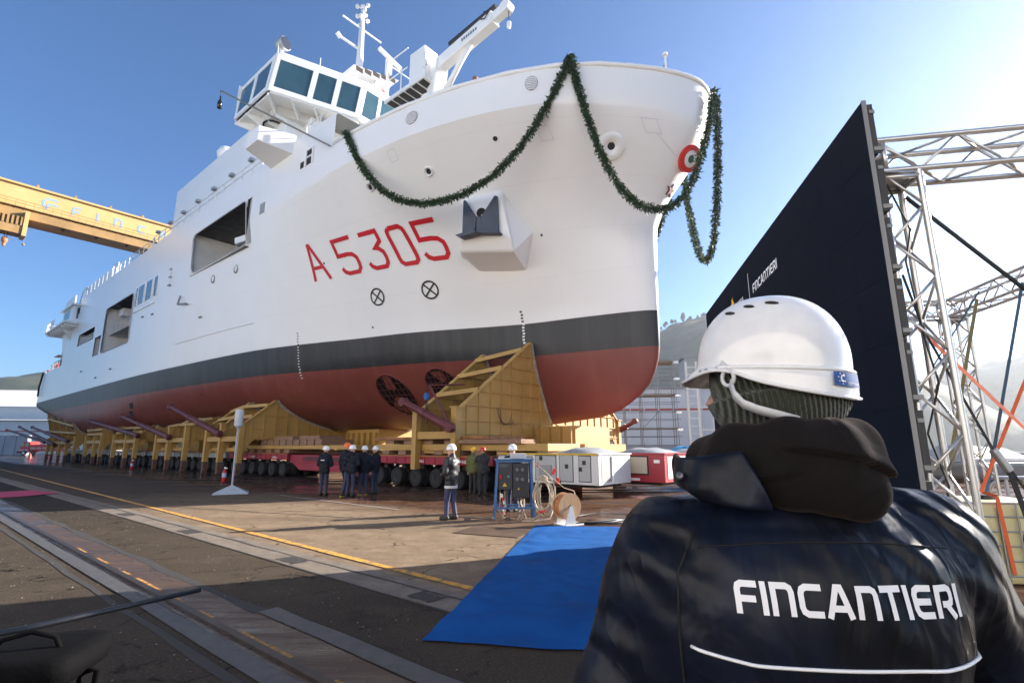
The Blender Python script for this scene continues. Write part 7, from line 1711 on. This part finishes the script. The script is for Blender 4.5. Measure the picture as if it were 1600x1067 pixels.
def m_hood(X0):
    X = X0 + .0035 * np.stack([np.sin(X0[:, 2] * 41 + X0[:, 0] * 13), np.sin(X0[:, 0] * 33 + X0[:, 2] * 21 + 1), np.sin(X0[:, 0] * 27 - X0[:, 2] * 15 + 2)], 1)
    d = None
    x, z = X[:, 0], X[:, 2]
    for k, (a, b) in enumerate(zip(RO_, RO_[1:])):
        e = sd_cap(X, a, b, .036, .038, (1, 1, 1.25)); d = e if d is None else smin(d, e, .03)
    for a, b, ra, rb in (((-.05, -.112, 1.755), (.080, -.116, 1.748), .034, .040), ((-.01, -.120, 1.735), (.074, -.116, 1.716), .034, .040), ((-.115, -.04, 1.752), (-.05, -.104, 1.736), .036, .036)):
        d = smin(d, sd_cap(X, a, b, ra, rb), .030)
    d = smin(d, sd_cap(X, (0, .02, 1.73), (0.01, .02, 1.79), .10, .085), .03)
    back = np.clip((.0 - X[:, 1]) / .04, 0, 1)
    def crease(zc, lo_, hi_, w_, dep, lip):
        mk_ = np.clip((x - lo_) / .03, 0, 1) * np.clip((hi_ - x) / .03, 0, 1) * back
        return mk_ * (dep * np.exp(-((z - zc) / w_) ** 2) - lip * np.tanh((z - zc) / .005) * np.exp(-((z - zc) / .022) ** 2))
    d = d + crease(1.778 - .16 * (x - .02) - 2.2 * np.clip(x - .04, 0, 1) ** 2 + .006 * np.sin(x * 22 + 1), -.08, .17, .004, .008, .008)
    d = d + crease(1.752 + .30 * (x + .05), -.14, -.03, .0035, .005, .004)
    d = d + crease(1.722 + .55 * (x - .05), .02, .09, .004, .003, .002)
    return d + .0022 * np.exp(-((x - .028 - .12 * (1.8 - z)) / .003) ** 2)
hood = net_mesh("hood", m_hood, (-.25, -.24, 1.63), (.24, .16, 1.91), .0048, hd.m, man, 1)
ca = [(-.183, .02, 1.788), (-.196, -.035, 1.782), (-.175, -.085, 1.785), (-.12, -.125, 1.795)]
cb = [(-.190, .02, 1.735), (-.192, -.055, 1.722), (-.165, -.120, 1.705), (-.09, -.155, 1.700)]
vs = []
def _cr(P, t):
    n = len(P) - 1; f = min(n - 1e-6, t * n); i_ = int(f); q = f - i_; p0, p1, p2, p3 = [Vector(P[max(0, min(n, i_ + o_))]) for o_ in (-1, 0, 1, 2)]
    return .5 * ((2 * p1) + (p2 - p0) * q + (2 * p0 - 5 * p1 + 4 * p2 - p3) * q * q + (3 * p1 - p0 - 3 * p2 + p3) * q ** 3)
for i_ in range(25):
    for j_ in range(9):
        t, v = i_ / 24, j_ / 8; p = _cr(ca, t).lerp(_cr(cb, t), v); out = Vector((-.8, -.6, 0)).lerp(Vector((-.2, -1, 0)), t); vs.append(tuple(p + out * (.010 * math.sin(v * 3.1) + .004 * math.sin(t * 17 + v * 6))))
col_ = obj("collar", MB().add(vs, [(i_ * 9 + j_, (i_ + 1) * 9 + j_, (i_ + 1) * 9 + j_ + 1, i_ * 9 + j_ + 1) for i_ in range(24) for j_ in range(8)]), jn.m, man, smooth=True)
sl_ = col_.modifiers.new("t", 'SOLIDIFY'); sl_.thickness = .009; sl_.offset = 0; b_ = col_.modifiers.new("s", 'SUBSURF'); b_.levels = 1; b_.render_levels = 1
obj("snap_button", MB().lathe([(.0, 0), (.0065, .0), (.0075, .002), (.006, .0035), (0, .004)], n=14).xf(Matrix.Translation((-.209, -.068, 1.750)) @ Vector((-.62, -.78, .05)).to_track_quat('Z', 'Y').to_matrix().to_4x4()), mat("snap_metal", (.10, .10, .11), .35, .7), col_, smooth=True)
# ---- beanie, helmet, strap: built in head axes under one tilted empty
TILT = Matrix.Translation(HC) @ Matrix.Rotation(YAW, 4, 'Z') @ Matrix.Rotation(R(-6), 4, 'Y') @ Matrix.Scale(.925, 4)
kn = NT("green_knit"); kv = kn.n("ShaderNodeTexWave", wave_type='BANDS', bands_direction='Y'); kv.inputs["Scale"].default_value = 38; kv.inputs["Distortion"].default_value = .8; kv.inputs["Detail"].default_value = 2; kn.l(kn.mapping(rot=(R(20), R(10), R(100))), kv.inputs["Vector"])
kw = kn.noise(300, 3, .6); kn.base(kn.mix(kw, kn.ramp(kv.outputs["Fac"], (.2, (.007, .011, .0045)), (.8, (.019, .026, .011))), (.023, .029, .014))); kn.rough(.95); kn.bump(kn.math('ADD', kv.outputs["Fac"], kn.math('MULTIPLY', kw, .5)), .9, .006); kn.p.inputs["Sheen Weight"].default_value = .25
def m_bean(Q):
    d = sd_ell(Q, (-.014, 0, .008), (.134, .112, .13)); d = np.maximum(d, -.115 - Q[:, 2] - .25 * Q[:, 0])
    band = np.maximum(np.abs(sd_ell(Q, (-.014, 0, .008), (.134, .112, .13))) - .016, np.abs(Q[:, 2] + .070 + .22 * Q[:, 0]) - .040); d = smin(d, band, .006)
    return d + .0012 * np.sin((Q[:, 1] * .8 + Q[:, 2] * .6 + Q[:, 0] * .2) * 420)
def tilt_def(P): return np.array([tuple(TILT @ Vector(p)) for p in P])
net_mesh("beanie", m_bean, (-.20, -.16, -.15), (.18, .16, .18), .0055, kn.m, man, 1, tilt_def)
def hplan(th):                               # plan radius of the shell
    c, s_ = math.cos(th), math.sin(th); a = .150 if c > 0 else .154; b = .122; n = 2.25
    return 1 / ((abs(c) / a) ** n + (abs(s_) / b) ** n) ** (1 / n)
def hrim(th):                                # height of the lower edge
    c = math.cos(th); s2 = math.sin(th) ** 2
    return -.012 - .030 * max(0, -c) ** 1.2 - .004 * max(0, c) + .022 * s2 * math.exp(-((math.degrees(math.acos(max(-1, min(1, c)))) - 62) / 30) ** 2)
HZ0 = .028
def hsurf(th, t, off=0.0):
    """t 0..1 dome from the crown to the equator, 1..2 skirt down to the rim"""
    r_ = hplan(th) + off; hh_ = .163 + off
    if t <= 1:
        ph = t * math.pi / 2; rr = math.sin(ph) ** .86 * r_; z = math.cos(ph) ** .92 * hh_
        z += .004 * math.exp(-(math.sin(th) * rr / .035) ** 2) * math.sin(ph) * (1 - t)        # low crest along the crown
        return Vector((rr * math.cos(th) - .004, rr * math.sin(th), HZ0 + z))
    q = t - 1; z = hrim(th) * q * 1.0; fl = .004 * q ** .5 + .006 * (1 if q > .35 else q / .35) * (1 if abs(math.sin(th)) < 2 else 0)
    br = max(0, math.cos(th)) ** 2.2 * .034 * q ** 1.3
    return Vector(((r_ + fl + br) * math.cos(th) - .004, (r_ + fl) * math.sin(th), HZ0 + z - .018 * q * (.6 + .4 * max(0, math.cos(th)))))
NT_, NP_ = 96, 34; ts = [i / 18 for i in range(19)] + [1 + (i + 1) / 12 for i in range(12)]
vs = [hsurf(2 * math.pi * k / NT_, t) for t in ts[1:] for k in range(NT_)]; n1 = len(ts) - 1
fs = [(i * NT_ + k, (i + 1) * NT_ + k, (i + 1) * NT_ + (k + 1) % NT_, i * NT_ + (k + 1) % NT_) for i in range(n1 - 1) for k in range(NT_)]
vs.append(hsurf(0, 0)); fs += [(len(vs) - 1, k, (k + 1) % NT_) for k in range(NT_)]
hs_ = NT("helmet_shell"); hs_.base(hs_.ramp(hs_.noise(30, 3), (.3, (.66, .66, .67)), (.7, (.72, .72, .72)))); hs_.rough(hs_.ramp(hs_.noise(60, 4), (.3, .12), (.7, .22))); hs_.p.inputs["Coat Weight"].default_value = .5; hs_.p.inputs["Coat Roughness"].default_value = .05
helm = obj("helmet", MB().add([tuple(TILT @ v) for v in vs], fs), hs_.m, man, smooth=True)
so2 = helm.modifiers.new("thickness", 'SOLIDIFY'); so2.thickness = .004; so2.offset = -1
ss = helm.modifiers.new("subd", 'SUBSURF'); ss.levels = 1; ss.render_levels = 1
def TP(th, t, off=0.0): return tuple(TILT @ hsurf(th, t, off))
obj("rim_bead", MB().tube([TP(2 * math.pi * k / 80, 2.0, .001) for k in range(80)], .0035, 8, closed=True), hs_.m, helm, smooth=True)
# raised gutter band around the back and sides
obj("gutter_ridge", MB().tube([TP(R(a), 1.12 + .10 * math.cos(R(a - 180) * .9) * -1 + (0 if a > 110 else (110 - a) * .004), .0005) for a in range(70, 291, 5)], .0042, 8), hs_.m, helm, smooth=True)
for (a0, t0) in ((58, .50), (82, .43), (112, .40)):        # vent slots on the left of the crown
    P = [TP(R(a0 + q * 3.2), t0 + .004 * q, .0012) for q in range(6)]
    obj("vent_slot", MB().tube(P, [.0015, .003, .0034, .0034, .003, .0015], 8), m_dark, helm, smooth=True)
for (a0, t0) in ((-58, .50), (-90, .42)): obj("vent_slot", MB().tube([TP(R(a0 - q * 3.2), t0, .0012) for q in range(6)], .004, 8), m_dark, helm, smooth=True)
for a in (52, 60): obj("rivet", MB().ico(TP(R(a), 1.45, .001), .0035, 2), mat("rivet_grey", (.35, .35, .36), .4), helm, smooth=True)
# blue maker's label on the back
m_lab = mat("label_blue", (.02, .07, .26), .4); nn2 = 10; vs = []
for i in range(nn2 + 1):
    for t in (1.12, 1.62): vs.append(TP(R(158 + i * 2.6), t, .0075 if t < 1.3 else .0055))
obj("helmet_label", MB().add(vs, [(2 * i, 2 * i + 1, 2 * i + 3, 2 * i + 2) for i in range(nn2)]), m_lab, helm)
lab = lambda a, b, k: TP(R(158 + a * 26), 1.62 - .5 * b, .0082 - .0017 * (1 - b))
obj("label_ring", MB().tube([lab(.24 + .075 * math.cos(q * .5), .52 + .22 * math.sin(q * .5), 0) for q in range(2, 12)], .0011, 6), m_print, helm)
for q in range(5): obj("label_dot", MB().ico(lab(.24 + .15 * math.cos(1.2 + q * .85), .52 + .38 * math.sin(1.2 + q * .85), 0), .0012, 1), m_print, helm)
x = 0
for c in "CENTURION":
    obj("letter", glyph_mesh(c, lambda a, b, k, x=x: lab(.40 + (x + a) * .062, .14 + b * .16, 0), 1.0, .24, sub=1), m_print, helm); x += (GL[c][0] + .12)
# chin strap with its ring
def bsurf(x, z, off):                          # point on the beanie's left side at head coords x,z
    q = ((x + .014) / .134) ** 2 + ((z - .008) / .13) ** 2; return tuple(TILT @ Vector((x, .112 * math.sqrt(max(.02, 1 - q)) + off, z)))
m_strap = mat("strap_pale", (.52, .53, .55), .5)
obj("strap_ring", MB().tube([bsurf(.012 + .014 * math.cos(q * .35), .004 + .016 * math.sin(q * .35), .022) for q in range(18)], .004, 8, closed=True), m_strap, helm, smooth=True)
def band(P, w):
    mb = MB(); n = len(P)
    vs = []
    for (x, z, o_) in P: vs += [bsurf(x - w * .35, z + w, o_), bsurf(x + w * .35, z - w, o_)]
    return mb.add(vs, [(2 * i, 2 * i + 1, 2 * i + 3, 2 * i + 2) for i in range(n - 1)])
st = obj("chin_strap", band([(.006, -.006, .026), (-.006, -.030, .034), (-.024, -.048, .038), (-.050, -.058, .038), (-.080, -.066, .036), (-.104, -.074, .034)], .008), m_strap, helm, smooth=True); st.modifiers.new("t", 'SOLIDIFY').thickness = .003
st = obj("chin_strap", band([(.018, .022, .018), (.035, .035, .015), (.05, .045, .012)], .007), m_strap, helm, smooth=True); st.modifiers.new("t", 'SOLIDIFY').thickness = .003
# ------------------------------------------------------------------ haze over the harbour
hzm = bpy.data.materials.new("haze"); hzm.use_nodes = True; ht = hzm.node_tree; ht.nodes.clear()
hv = ht.nodes.new("ShaderNodeVolumePrincipled"); ho = ht.nodes.new("ShaderNodeOutputMaterial"); ht.links.new(hv.outputs[0], ho.inputs["Volume"])
hv.inputs["Color"].default_value = (.86, .92, 1.0, 1); hv.inputs["Density"].default_value = .00019; hv.inputs["Anisotropy"].default_value = .62
hz_ = obj("haze", MB().box(-2300, 2500, -160, 2300, -4, 262), hzm); hz_["kind"] = "stuff"
